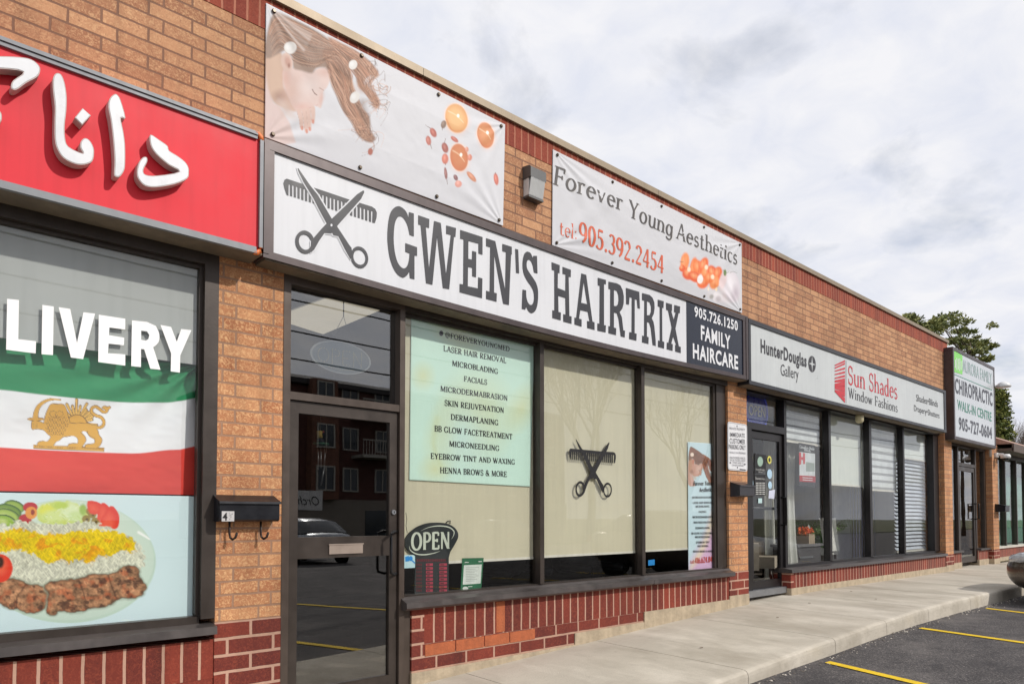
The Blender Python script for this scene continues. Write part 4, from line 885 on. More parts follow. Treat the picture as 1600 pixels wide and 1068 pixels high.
def paint_b1(P):
    P.c *= (1 + .03*(fbm(P.X/160, P.Y/160, 3)-.5))[..., None]
    X, Y = P.X.copy(), P.Y.copy(); paint_hair(P)
    px = X/4.11+410; py = Y/4.11; P.X = (px-640)*4.856; P.Y = (py-140)*4.856
    for c, r, k1, k2 in (((350,222), (86,112), (222,160,104), (232,186,132)), ((572,350), (66,98), (210,132,90), (216,148,102)), ((368,520), (66,104), (202,122,84), (208,134,92))):
        P.ell((c[0]+4, c[1]+8), (r[0]+16, r[1]+14), (222,206,204), .35, .7, -.15); P.ell(c, (r[0]+6, r[1]+6), (240,214,196), .12, .9, -.15)
        P.ell(c, r, k1, .1, 1, -.15); P.ell((c[0]-4, c[1]-8), (r[0]*.8, r[1]*.82), k2, .5, .8, -.15)
        P.stroke([(c[0]-r[0]*.9, c[1]+8), (c[0]-r[0]*.4, c[1]+r[1]*.8), (c[0]+r[0]*.5, c[1]+r[1]*.85)], (206,120,84), 7, 4, .6); P.stroke([(c[0]-r[0]*.7, c[1]-r[1]*.5), (c[0], c[1]-r[1]*.2), (c[0]+r[0]*.6, c[1]+r[1]*.3)], (250,226,190), 9, 5, .5)
        P.ell((c[0]+14, c[1]-20), (10,14), (255,250,240), .6)
    for c, r, a, k in (((172,332), (22,38), -.5, (180,104,92)), ((136,392), (19,36), -.2, (188,116,104)), ((250,270), (20,30), .2, (140,118,104)), ((262,446), (24,40), -.3, (164,98,88)), ((262,530), (25,40), 0, (206,124,106)), ((334,382), (16,34), -.9, (186,108,94)), ((266,640), (12,46), -.1, (150,104,100)), ((342,672), (16,24), -.4, (132,92,92)), ((362,720), (26,26), 0, (222,156,142)), ((460,666), (18,50), -.7, (206,140,110)), ((655,680), (18,46), -.15, (206,120,104)), ((448,520), (18,24), 0, (214,140,120)), ((425,460), (14,20), 0, (214,150,130))):
        P.ell(c, r, k, .25, 1, a); P.ell((c[0]-4, c[1]-8), (r[0]*.4, r[1]*.5), tuple(min(255, v+36) for v in k), 1., .6, a)
    for a, b in (((150,300),(112,276)), ((150,420),(162,458)), ((242,290),(238,318)), ((258,412),(266,374)), ((276,690),(280,722)), ((650,640),(650,628)), ((262,560),(266,576))): P.stroke([a, b], (120,92,84), 4, 2, .9, .7, False)
    P.X, P.Y = X, Y
def bulge(seed, amp):
    def f(u, v):
        e = np.minimum(np.minimum(u, 1-u)*6, np.minimum(v, 1-v)*4); e = np.clip(e, 0, 1)
        w = (fbm(u*7, v*3, seed)-.5)*.6
        for (cu, cv) in ((0,0),(1,0),(0,1),(1,1)):
            du = (u-cu)*2.3; dv = v-cv; r = np.sqrt(du*du+dv*dv)+1e-6; an = np.arctan2(np.abs(dv), np.abs(du))
            w = w+.5*np.sin(an*16+seed)*np.exp(-r*3.2)
        for k in range(5): w = w+.22*np.sin((u*(9+k)+.7*v)*3+k)*np.exp(-v*9)*.8
        return -(e*amp*.7+amp*w*np.clip(e*1.5, .0, 1))
    return f
def banner(label, px4, painter, crp, seed, base, y=-.012, nx=380, ny=190, nm='vinyl_banner_print'):
    c = [U(p[0], p[1], y) for p in px4]; cen = (c[0]+c[2])/2
    t = thing('banner', (cen.x, -.02, c[3].z), label, 'banner')
    poster('banner_sheet', c, y, nx, ny, painter, t, nm, base, bulge(seed, .022), .62, .002, crp)
    return t, c
t, c = banner('printed banner of a sleeping woman with flowing hair and orange tea cups', [(415.7,4.7),(789.3,194.7),(786,353),(413.8,214.3)], paint_b1, (410,0,4.11), 2, (212,212,216))
def grommets(t, c, nt_, nb_, y):
    for (A, Bq, n, s) in ((c[0], c[1], nt_, -1), (c[3], c[2], nb_, 1)):
        for i in range(n):
            p = A.lerp(Bq, (i+.03)/(n-1+.06)) if n > 1 else A; z = p.z+s*.035
            q = MB(); q.lathe([(.0,-.008),(.010,-.008),(.014,-.003),(.015,.004)], (p.x+(.03 if i == 0 else -.03 if i == n-1 else 0), y-.008, z), 12, axis='y'); part(q, 'grommet_screw', mat('screw_bronze', (84,74,62), .4, .6), t)
grommets(t, c, 4, 4, -.014)
def paint_b2(P):
    P.c *= (1 + .03*(fbm(P.X/120, P.Y/120, 8)-.5))[..., None]
    rnd = random.Random(9)
    P.ell((500,760), (190,60), (226,216,216), .8, .6, .45)
    O = [((345,590),(40,85),.1),((320,650),(28,32),0),((380,700),(60,55),.5),((430,640),(36,90),.1),((470,640),(50,70),-.4),((520,620),(42,72),.3),((440,730),(70,44),.5),((545,690),(44,60),.2),((515,780),(52,56),.4),((600,690),(45,70),-.3),((650,700),(40,66),.1),((620,780),(44,62),.2),((570,740),(40,50),0)]
    for c, r, a in O:
        P.ell(c, r, rnd.choice(((236,112,60),(240,128,70),(226,96,50),(244,146,86))), .3, 1, a); P.ell((c[0]-6, c[1]-12), (r[0]*.5, r[1]*.5), (250,172,118), .9, .7, a)
        P.stroke([(c[0], c[1]-r[1]*.7), (c[0]+4, c[1]+r[1]*.7)], (208,78,44), 5, 2, .6)
    for c in ((385,660),(480,760),(545,640),(600,730)): P.ell(c, (16,22), (252,226,196), .6); 
    P.stroke([(300,588),(335,592)], (120,90,80), 5, 3, .9)
    P.ell((745,900), (120,60), (222,210,212), .8, .7); P.ell((790,820), (76,140), (214,206,212), .12, 1, -.08); P.ell((775,790), (50,100), (232,226,230), .8, .8); P.ell((820,880), (34,70), (190,178,186), .9, .6)
    P.ell((700,760), (34,90), (226,204,204), .4, .8, .2)
    P.ell((490,750), (26,40), (246,240,236), .3); P.ell((590,890), (34,40), (214,210,212), .3); P.ell((655,910), (44,52), (228,222,224), .25); P.ell((665,930), (26,28), (196,188,190), .8); P.ell((600,910), (18,20), (170,166,162), .8)
    P.ell((718,690), (16,30), (112,132,82), .5); P.stroke([(700,668),(735,690),(760,680)], (96,116,70), 5, 2, .9); P.stroke([(770,688),(800,678),(838,694)], (120,120,110), 4, 2, .8)
    P.ell((640,842), (9,16), (255,230,190), .6); P.ell((568,838), (6,14), (255,230,190), .6)
t, c = banner('white banner with grey and orange lettering, orange orchids and a stone', [(863.8,233.4),(1158.7,380),(1159.5,489),(862.6,382.9)], paint_b2, (1010,310,5.93), 5, (206,206,210), nx=330, ny=170)
grommets(t, c, 5, 5, -.014)
BY = -.055
cF = crop(860, 230, 5.3375); cG = crop(1010, 310, 5.93)
q = MB()
kw = dict(style='serif', shear=.12, T=.135, t=.06, sw=.1, sh=.045)
for off, mi in ((.0014, 2), (0, 0)):
    o = 1.2 if mi == 2 else 0
    text(q, 'Forever', BY+off, (869+o, 285+o), (977+o, 329+o), 254.5+o, mi=mi, **kw)
    text(q, 'Young', BY+off, (987+o, 337.8+o), (1055+o, 369+o), 309.6+o, mi=mi, **kw)
    text(q, 'Aesthetics', BY+off, (1059.4+o, 370.5+o), (1156+o, 412.5+o), 344+o, mi=mi, **kw)
text(q, 'tel:', BY, (879.7,364.5), (904.5,373), 342, 'serif', mi=1, T=.11, t=.045, sw=.09, sh=.04)
text(q, '905.392.2454', BY, (908.3,375.8), (1040.4,426), 344.5, 'serif', mi=1, T=.17, t=.06, sw=.09, sh=.05)
fb = bulge(5, .022); lay = {0: -.0035, 1: -.0035, 2: -.002}
_va = np.array(q.v); _uu = np.clip((_va[:, 0]-c[0].x)/(c[1].x-c[0].x), 0, 1); _v = np.clip((c[0].z-_va[:, 2])/(c[0].z-c[3].z), 0, 1)
_yy = -.012+fb(_uu, _v); _lm = np.zeros(len(_va))
for fc_, mt_ in zip(q.f, q.m):
    for ix_ in fc_: _lm[ix_] = lay[mt_]
q.v = [(a[0], b+l+(a[1]-BY)*.5, a[2]) for a, b, l in zip(_va, _yy, _lm)]
part(q, 'lettering', [GREYT, ORT, mat('soft_shadow_print', (206,204,204), .5)], t)
# ------------------------------------------------------------------ on the facade
def sheet(name, x0, x1, z0, z1, y, m, th=.002):
    q = MB(); q.box(x0, x1, y, y+th, z0, z1); return q
# wall lamp
a = U(822,262,-.08); b = U(847,306,-.08)
x0, x1, z0, z1 = 4.235, 4.425, 4.255, 4.54
t = thing('wall_lamp', (4.33, -.06, z0), 'grey wall lamp with ribbed glass front fixed to the brick between the two banners', 'lamp')
q = MB(); q.extrude([[(x0, -.002, z1), (x0, -.085, z1-.012), (x0, -.105, z1-.03), (x0, -.105, z1-.115), (x0, -.002, z1-.115)]], (x1-x0, 0, 0)); part(q, 'lamp_housing', mat('lamp_grey', (92,92,92), .5, .3), t)
q = MB()
for i in range(10):
    xa = x0+.008+(x1-x0-.016)*i/10; xb = x0+.008+(x1-x0-.016)*(i+1)/10; xm = (xa+xb)/2
    for (p0, p1, d0, d1) in ((xa, xm, 0, .008), (xm, xb, .008, 0)):
        q.face([(p0, -.1-d0, z1-.116), (p0, -.072-d0, z0+.02), (p1, -.072-d1, z0+.02), (p1, -.1-d1, z1-.116)])
q.box(x0+.008, x1-.008, -.07, -.004, z0+.015, z1-.116); part(q, 'lamp_lens', mat('lens_white', (214,214,212), .18, var=.06), t)
q = MB(); q.box(x0+.004, x1-.004, -.076, -.003, z0, z0+.018); part(q, 'lamp_bottom_rim', mat('lamp_grey', (92,92,92), .5, .3), t)
# mail boxes
def mailbox(x0, x1, z0, z1, dep, label, hooks, num=False, col=(26,27,33)):
    MBK = mat('box_black_%d' % col[0], col, .35, .3, var=.25, scale=9)
    t = thing('mailbox', ((x0+x1)/2, -dep/2, z0), label, 'mailbox')
    q = MB(); q.extrude([[(x0, -.003, z1-.01), (x0, -dep*.55, z1-.035), (x0, -dep, z1-.05), (x0, -dep, z0+.012), (x0, -dep+.02, z0), (x0, -.003, z0)]], (x1-x0, 0, 0)); part(q, 'box_body', MBK, t)
    q = MB(); q.extrude([[(x0-.006, -.002, z1), (x0-.006, -dep*.55, z1-.022), (x0-.006, -dep-.012, z1-.042), (x0-.006, -dep-.014, z1-.056), (x0-.006, -dep-.004, z1-.056), (x0-.006, -dep*.5, z1-.033), (x0-.006, -.002, z1-.011)]], (x1-x0+.012, 0, 0)); part(q, 'box_lid', MBK, t)
    for hx in hooks:
        q = MB(); q.tube([(hx, -dep*.35, z0+.005), (hx, -dep*.35, z0-.075), (hx+.004, -dep*.38, z0-.1), (hx+.012, -dep*.55, z0-.112), (hx+.02, -dep*.8, z0-.1), (hx+.024, -dep*.95, z0-.07)], .0075, 8); part(q, 'newspaper_hook', mat('hook_rust', (58,46,42), .5, .4, var=.3), t, True)
    if num:
        q = MB(); q.box(x0+.012, x0+.088, -dep-.002, -dep+.001, z0+.002, z0+.064); s = part(q, 'number_sticker', mat('sticker_silver', (196,194,194), .4, .2), t)
        q = MB(); text(q, '4', -dep-.0035, (0,0), (1,0), 0, bold=.03) if False else None
        h = sans_tris('4', .03); mxh = max(p[1] for f in h for p in f)
        for f in h: q.face([(x0+.018+p[0]*.055, -dep-.0035, z0+.009+p[1]/mxh*.046) for p in f], 0)
        for i in range(14):
            rr = random.Random(i); xr = x0+.052+rr.random()*.028; zr_ = z0+.01+rr.random()*.045; q.box(xr, xr+.0025, -dep-.003, -dep-.002, zr_, zr_+.0025, 0)
        part(q, 'number', BLK, s)
    return t
mailbox(1.605, 1.985, 1.425, 1.592, .1, 'long black mailbox numbered 4 with two hooks on the nearest brick pillar', (1.69, 1.89), True)
mailbox(7.63, 7.97, 1.70, 1.875, .13, 'black mailbox under the parking notice on the second brick pillar', (), False, (62,60,64))
mailbox(18.9, 19.25, 1.58, 1.76, .2, 'small black mailbox on the farthest brick pillar beside the teal curtains', ())
# parking notice
t = thing('parking_notice', (7.79, -.01, 2.01), 'white metal notice about customer parking on the second brick pillar', 'sign')
x0, x1, z0, z1 = 7.572, 8.02, 2.015, 2.592
def rrect(x0, x1, z0, z1, r, y):
    o = []
    for cx, cz, a0 in ((x1-r, z1-r, 0), (x0+r, z1-r, 90), (x0+r, z0+r, 180), (x1-r, z0+r, 270)):
        o += [(cx+r*math.cos(math.radians(a0+30*k)), y, cz+r*math.sin(math.radians(a0+30*k))) for k in range(4)]
    return o
q = MB(); q.extrude([rrect(x0, x1, z0, z1, .035, -.012)], (0, .008, 0), 0, 1); q.loops([rrect(x0+.008, x1-.008, z0+.008, z1-.008, .03, -.0125), rrect(x0+.013, x1-.013, z0+.013, z1-.013, .027, -.0125)], 2)
part(q, 'sign_plate', [mat('notice_white', (226,226,228), .4, var=.04), M_alu, mat('notice_line', (120,120,124), .5)], t)
q = MB(); cN = crop(1130, 600, 5.93); NYp = -.0135
for body, L, R, tp, bo, mi in (('PRIVATE PROPERTY', (57,418), (203,432), 396, .0, 1), ('IMMEDIATE', (62,484), (200,494), 446, .01, 0), ('CUSTOMER', (60,545), (203,555), 500, .01, 0), ('PARKING ONLY', (52,598), (208,608), 555, .01, 0), ('WHILE ON PREMISES', (58,640), (208,648), 622, .0, 1),
    ('UNAUTHORIZED VEHICLES', (60,690), (205,697), 668, 0, 1), ('WILL BE TAGGED AND/OR', (60,710), (207,717), 694, 0, 1), ('TOWED AWAY AT', (86,734), (190,740), 716, 0, 1), ("OWNER'S EXPENSE", (80,756), (190,762), 740, 0, 1)):
    text(q, body, NYp, cN(L), cN(R), cN((0, tp))[1], bold=bo, mi=mi)
trace(q, cN, [[(153,782),(208,788),(208,797),(153,791)]], NYp, 0)
for cx, cy in ((66,726),(200,741)): trace(q, cN, [[(cx-11,cy),(cx,cy-11),(cx+11,cy),(cx,cy+11)]], NYp, 1)
for cx, cy in ((128,388),(132,770)): trace(q, cN, [[(cx+5*math.cos(a*.8), cy+9*math.sin(a*.8)) for a in range(8)]], NYp, 0)
part(q, 'lettering', [mat('notice_dark', (70,68,74), .5), mat('notice_grey', (112,110,116), .5)], t)
# camera and little lamp at the last pillar
t = thing('security_camera', (19.0, -.1, 2.75), 'white dome security camera above the last brick pillar', 'camera')
q = MB(); q.box(18.93, 19.07, -.05, -.003, 2.82, 2.92); q.tube([(19.0, -.05, 2.88), (19.0, -.16, 2.87)], .03, 8); part(q, 'bracket', mat('camera_white', (222,222,222), .4), t)
q = MB(); q.lathe([(.0, .09), (.08, .085), (.1, .05), (.1, .0), (.06, -.005)], (19.0, -.2, 2.79), 16); hs = part(q, 'housing', mat('camera_white', (222,222,222), .4), t, True)
q = MB(); q.lathe([(.07, 0), (.06, -.04), (.03, -.062), (.0, -.068)], (19.0, -.2, 2.79), 16); part(q, 'lens_dome', mat('dome_black', (20,20,24), .1), hs, True)
t = thing('flood_lamp', (18.6, -.2, 4.3), 'small white flood lamp on a conduit beside the tall clinic sign', 'lamp')
q = MB(); q.tube([(18.5, -.03, 2.8), (18.5, -.03, 4.35)], .025, 8); part(q, 'conduit', mat('conduit_white', (206,200,194), .5), t, True)
q = MB(); q.tube([(18.5, -.03, 4.34), (18.55, -.2, 4.38)], .03, 8); q.lathe([(.02, .1), (.09, .07), (.15, .0), (.14, -.03), (.0, -.035)], (18.6, -.28, 4.36), 16); part(q, 'lamp_head', mat('camera_white', (222,222,222), .4), t, True)
# ------------------------------------------------------------------ takeaway window
GYI = .075
q = sheet('film', -4.24, 1.53, U(150,548,.085).z, 3.0, .085, None, .002)
single(q, 'roller_blind', mat('film_grey', (176,178,178), .7, var=.05, scale=1.5), 'pale grey blind behind the DELIVERY window', 'blind')
# flag
cL = crop(0, 450, 3.142)
def paint_flag(P):
    sh = (fbm(P.X/240, P.Y/90, 3)-.5)*10
    P.c[:] = lin((46,146,96))
    P.poly([(-1400,480),(-900,500),(-420,500),(-200,492),(0,498),(200,522),(420,545),(560,556),(700,562),(830,560),(900,552),(1100,550),(1100,900),(-1400,900)], (244,244,250), 4)
    P.poly([(-1400,760),(-900,772),(-420,775),(-100,778),(0,780),(200,792),(420,803),(640,810),(720,806),(800,796),(880,792),(1100,790),(1100,1200),(-1400,1200)], (226,66,56), 4)
    # the printed lion and sun, golden
    X, Y = P.X.copy(), P.Y.copy(); px = X/3.142; py = Y/3.142+450; P.X = (px-30)*10.173; P.Y = (py-610)*10.173
    G = (226,172,76); K = (132,98,62); G2 = (238,190,98)
    for a, r0, r1 in ((-8,195,320),(10,180,250),(28,180,300),(46,175,240),(62,175,330),(78,170,260),(92,165,355),(106,165,265),(120,165,330),(136,175,260),(150,190,300),(20,190,270),(37,180,280),(53,172,250)):
        ca, sa = math.cos(math.radians(a)), -math.sin(math.radians(a)); c0 = (920, 500)
        P.stroke([(c0[0]+ca*110, c0[1]+sa*100), (c0[0]+ca*r1, c0[1]+sa*r1)], K, 25, 28, 1, .2, False); P.stroke([(c0[0]+ca*110, c0[1]+sa*100), (c0[0]+ca*(r1-6), c0[1]+sa*(r1-6))], G2, 16, 19, 1, .2, False)
    P.ell((925,520), (165,150), K, .04); P.ell((925,522), (152,138), G, .04)
    for col, g in ((K, 9), (G, 0)):
        P.stroke([(265,440),(270,350),(310,250),(400,175),(520,138),(655,150)], col, 46+g, 8+g*.5, 1, .2)
        P.ell((270,448), (130+g,20+g), col, .15)
        P.poly([(215-g,485-g),(300,480-g),(400,515-g),(470,560),(520,700),(470,690+g),(400,620+g),(300,598+g),(215-g,600+g)], col, 8, 1)
        P.poly([(455-g,300),(500,220-g),(600,215-g),(710,225-g),(760+g,320),(790+g,430),(820+g,520),(800+g,640),(720,725+g),(600,740+g),(490-g,690),(430-g,600),(405-g,520),(420-g,400)], col, 8)
        P.poly([(790,530-g),(900,515-g),(1100,515-g),(1190,560-g),(1245+g,620),(1265+g,700),(1310+g,770),(1290+g,850),(1235+g,905),(1140,920+g),(1055-g,905),(1060-g,862-g),(1150,848-g),(1195-g,830),(1200-g,775),(1130-g,730),(1080-g,650),(1030,640),(1000,650+g),(1045+g,720),(1060+g,790),(1030+g,840),(985+g,895),(900,908+g),(790-g,892),(800-g,850-g),(880-g,838-g),(935-g,830),(940-g,760),(880-g,715),(800,715+g),(700,725+g),(560,700)], col, 8)
        P.poly([(520-g,700),(700+g,710),(650+g,780),(590+g,810),(545+g,865),(480,872+g),(310-g,862),(315-g,820-g),(380,798-g),(460-g,800),(510-g,740)], col, 8)
        P.stroke([(1190,555),(1260,585),(1330,560),(1350,490),(1310,420),(1230,390),(1165,340),(1160,280),(1220,250),(1290,290),(1350,335),(1400,320),(1400,270)], col, 22+g, 20+g, 1, .2)
        P.poly([(1325-g,265),(1370,240-g),(1400,262-g),(1440,245-g),(1460+g,266),(1420,300+g),(1380,300+g)], col, 6)
        P.poly([(236-g,860-g),(1345+g,912-g),(1335+g,962+g),(236-g,908+g)], col, 6, 1, False)
    for i in range(46): P.stroke([(262+i*23.4, 872+i*1.1), (262+i*23.4, 890+i*1.1)], K, 7, 5, .9, .5, False)
    rr = random.Random(5)
    for row in range(7):
        for i in range(9):
            cx = 450+i*42+(row % 2)*21; cy = 430+row*42
            if (cx-610)**2/185**2+(cy-540)**2/170**2 < 1: P.stroke([(cx-18,cy-18),(cx-8,cy+10),(cx,cy+16),(cx+10,cy+8),(cx+18,cy-18)], K, 5, 5, .75, .6)
    for l in ([(520,330),(550,318),(575,335)],[(620,335),(645,318),(670,330)],[(590,340),(580,390),(600,400),(620,385)],[(550,410),(600,425),(650,410)],[(500,330),(490,380),(540,420)],[(690,330),(700,380),(650,420)],[(1090,640),(1110,700),(1210,760)],[(985,660),(1040,720)],[(470,570),(500,690)],[(225,520),(300,520)],[(225,545),(300,545)],[(225,570),(300,570)]): P.stroke(l, K, 7, 5, .8, .6)
    P.X, P.Y = X, Y
def flag_b(u, v):
    w = .012*np.sin(v*9+u*5)*np.sin(u*3.1)+.02*(fbm(u*5, v*4, 4)-.5)
    d = (1-u)*1.3; e = v; an = np.arctan2(e, d+1e-3)
    return w + .02*np.sin(an*17)*np.exp(-np.sqrt(d*d+e*e)*1.6)
fl = [U(-330,512,.14), U(313,566,.14), U(313,770,.14), U(-330,772,.14)]
fl[0].z = fl[1].z; fl[2].z = fl[3].z = U(200,771,.14).z; fl[0].x = fl[3].x
o = poster('flag', fl, .14, 480, 190, paint_flag, None, 'printed_cloth', (255,255,255), flag_b, .75, .003, (0, 450, 3.142)); recenter(o)
tag(o, 'green white and red flag with golden lion and sun hung inside the window', 'flag')
q = MB()
LYt = .0575
trace(q, cL, [[(35,52),(93,58),(90,250),(177,260),(175,320),(30,302)]], LYt); trace(q, cL, [[(208,82),(264,90),(260,328),(204,324)]], LYt)
trace(q, cL, [[(288,93),(345,102),(378,268),(410,118),(467,125),(408,348),(348,340)]], LYt)
trace(q, cL, [[(485,130),(615,150),(615,203),(537,193),(535,230),(610,243),(608,280),(533,272),(530,318),(615,325),(615,380),(482,362)]], LYt)
trace(q, cL, [[(648,158),(720,165)]+spline([(765,185),(782,225),(778,265),(752,290)], 3, False)+[(788,400),(738,395),(708,300),(692,298),(692,387),(644,382)], [(693,208),(722,212),(733,230),(728,250),(715,257),(693,253)]], LYt)
trace(q, cL, [[(788,180),(840,190),(868,262),(890,200),(940,206),(885,330),(883,414),(838,408),(840,320)]], LYt)
# the first letters, left of the picture's edge
_E = [U(*cL(p), LYt) for p in [(485,130),(615,150),(615,203),(537,193),(535,230),(610,243),(608,280),(533,272),(530,318),(615,325),(615,380),(482,362)]]
_Lx = U(*cL((30,302)), LYt).x; eh_ = max(v.x for v in _E)-min(v.x for v in _E)
for j in (1, 3):
    sh_ = _Lx-.035*1-max(v.x for v in _E)-(0 if j == 1 else 1)*(eh_*2+.09); q.loops([[v+Vector((sh_, 0, 0)) for v in _E]]) if j == 1 else None
zb_ = min(v.z for v in _E)+.02; zt_ = max(v.z for v in _E)-.01; dx_ = _Lx-.035-eh_-.04-.24
q.loops([[(dx_, LYt, zb_)]+[(dx_+.08+.16*math.cos(a*math.pi/12), LYt, (zb_+zt_)/2+(zt_-zb_)/2*math.sin(a*math.pi/12)) for a in range(-6, 7)]+[(dx_, LYt, zt_)], [(dx_+.07, LYt, zb_+.06)]+[(dx_+.08+.09*math.cos(a*math.pi/12), LYt, (zb_+zt_)/2+((zt_-zb_)/2-.06)*math.sin(a*math.pi/12)) for a in range(-6, 7)]+[(dx_+.07, LYt, zt_-.06)]])
single(q, 'window_lettering', mat('lettering_white', (252,252,252), .5, var=.01), 'big white DELIVERY lettering stuck inside the takeaway window glass', 'lettering')
# food poster
def paint_food(P):
    X, Y = P.X, P.Y
    P.c[:] = lin((214,234,240))
    P.c *= (1+.06*(fbm(X/300, Y/300, 2)-.5))[..., None]
    P.ell((480,505), (626,438), (198,220,206), .012); P.ell((480,498), (612,424), (206,224,212), .02); P.ell((470,480), (540,360), (212,228,216), .3)
    P.stroke([(985,300),(1035,330),(1062,350)], (255,255,255), 16, 8, .9); P.stroke([(1100,470),(1092,560),(1060,640),(1000,740)], (186,208,196), 5, 3, .6)
    # salad
    for c, r, k in (((100,118), (75,45), (150,178,72)), ((60,150), (95,50), (120,152,56)), ((50,180), (90,48), (168,194,88)), ((40,215), (75,40), (150,186,70))):
        P.ell(c, r, (62,98,44), .05, 1, .25); P.ell((c[0]-4, c[1]+5), (r[0]-7, r[1]-5), k, .3, 1, .25); P.ell((c[0]-20, c[1]+8), (r[0]*.5, r[1]*.5), (196,212,130), .8, .8, .25)
    P.poly([(255,150),(330,95),(420,80),(520,85),(600,130),(640,180),(600,230),(400,245),(290,230)], (206,220,120), 14, 1, True, 8, 3)
    for c, r, k in (((330,140), (60,40), (222,226,90)), ((380,190), (80,45), (214,228,150)), ((500,150), (70,60), (222,236,190)), ((540,190), (60,40), (206,226,160)), ((430,110), (60,26), (190,212,90)), ((590,140), (26,40), (160,190,90))): P.ell(c, r, k, .5, .9)
    for i in range(40):
        r = random.Random(i); x = r.uniform(280,580); y = r.uniform(90,230); P.stroke([(x,y),(x+r.uniform(-40,40),y+r.uniform(-15,25))], r.choice(((240,246,222),(170,200,96),(226,232,150))), 4, 2, .7)
    P.ell((215,122), (52,36), (190,36,44), .1); P.ell((178,210), (46,40), (186,32,44), .1); P.ell((222,162), (42,44), (232,150,60), .1); P.ell((232,158), (14,20), (150,50,30), .3)
    for c in ((612,205),(655,172),(676,222),(640,150)): P.ell(c, (30,28), (150,130,60), .15); P.ell((c[0]+6, c[1]+4), (10,9), (90,70,34), .4)
    for pts in ([(622,78),(715,95),(725,160),(640,165)],[(690,200),(722,92),(775,120),(790,180),(735,215)],[(705,262),(712,215),(785,112),(838,160),(848,215),(832,270),(770,282)]): P.poly(pts, (228,58,40), 6); P.poly([(p[0]*.8+.2*pts[0][0], p[1]*.8+.2*pts[-1][1]) for p in pts], (240,92,66), 20, .5)
    # rice
    g1 = vnoise((X+Y*.6)/8, (Y-X*.35)/24, 5); g2 = vnoise((X-Y*.7)/8, (Y+X*.4)/26, 6); g = np.maximum(g1, g2)**1.6*.8+.35*(fbm(X/60, Y/60, 14)-.3)
    rice = np.array([lin((240,240,220))])*(.42+.72*g)[..., None]; yel = np.array([lin((255,222,14))])*(.5+.62*g)[..., None]
    d = P.sd_poly(spline([(-60,270),(60,250),(120,215),(250,235),(420,240),(560,225),(700,240),(820,285),(940,350),(1010,420),(1030,510),(985,590),(880,640),(700,650),(500,690),(380,720),(300,720),(200,690),(100,640),(-60,600)], 3))+14*(vnoise(X/18, Y/18, 1)-.5)*2
    P.blend(.5-d/10, rice)
    d = P.sd_poly(spline([(-60,320),(60,285),(110,270),(260,300),(400,310),(560,290),(700,285),(830,295),(930,340),(965,385),(940,440),(860,430),(790,470),(700,465),(640,520),(560,490),(490,515),(430,500),(360,520),(300,500),(240,455),(140,430),(-60,430)], 3))+16*(vnoise(X/14, Y/14, 2)-.5)*2
    P.blend(.5-d/10, yel); org = np.array([lin((250,170,8))])*(.6+.5*g)[..., None]
    P.blend(.55*((.5-d/40)*np.clip((fbm(X/60, Y/40, 9)-.5)*6, 0, 1)), org)
    # grilled meat
    mt = fbm(X/38, Y/30, 11, 5); fb2 = fbm(X/12, Y/14, 12, 3)
    meat = np.array(lin((186,136,100)))*np.clip(.1+1.9*(mt-.12), .15, 2)[..., None]*(.55+.9*fb2)[..., None]
    red = np.array(lin((190,92,52)))
    wmask = np.clip((fbm(X/55, Y/45, 21)-.5)*5, 0, 1)[..., None]; meat = meat*(1-wmask*.6)+red*wmask*.6*(.6+.8*fb2)[..., None]
    dkm = np.clip((fbm(X/48, Y/38, 31)-.58)*8, 0, 1)[..., None]; meat = meat*(1-dkm*.8)+np.array(lin((70,40,30)))*dkm*.8
    for pts in ([(-60,670),(60,625),(130,640),(200,668),(270,672),(322,700),(345,745),(330,815),(270,865),(180,868),(120,842),(60,835),(-60,760)], [(318,690),(360,650),(450,640),(560,628),(660,600),(740,600),(830,580),(870,545),(930,538),(980,560),(988,620),(1030,670),(1036,700),(1000,745),(930,765),(850,770),(800,800),(740,828),(650,835),(590,860),(480,862),(410,855),(395,880),(340,876),(335,800),(345,740)]):
        d = P.sd_poly(spline(pts, 3))+6*(vnoise(X/24, Y/24, 7)-.5)*2
        P.blend(.5-(d-10)/22, (150,160,140)); P.blend(.5-d/5, meat); P.blend(np.exp(-(d/9)**2)*.55*(d < 6), (90,56,40))
    for l in ([(180,672),(150,720),(120,760),(118,840)],[(560,640),(590,720),(610,800)],[(770,610),(800,700),(830,770)]): P.stroke(l, (84,50,36), 10, 6, .7)
    P.ell((0,555), (90,100), (226,60,36), .06); P.ell((-10,540), (60,66), (240,100,70), .6, .8); P.ell((-2,512), (30,42), (56,24,18), .5)
fp = [U(-300,775,.10), U(312,773,.10), U(308,964,.10), U(-300,990,.10)]
fp[0].z = fp[1].z = U(150,772,.10).z; fp[2].z = fp[3].z = .842; fp[0].x = fp[3].x = U(0,900,.1).x-1.5; fp[1].x = fp[2].x = 1.528
fp = [Vector(v) for v in fp]
o = poster('food_poster', fp, .10, 560, 190, paint_food, None, 'printed_paper', (255,255,255), None, .35, .003, (0, 765, 4.545)); recenter(o)
tag(o, 'pale blue food poster of rice, grilled meat and salad below the flag', 'poster')
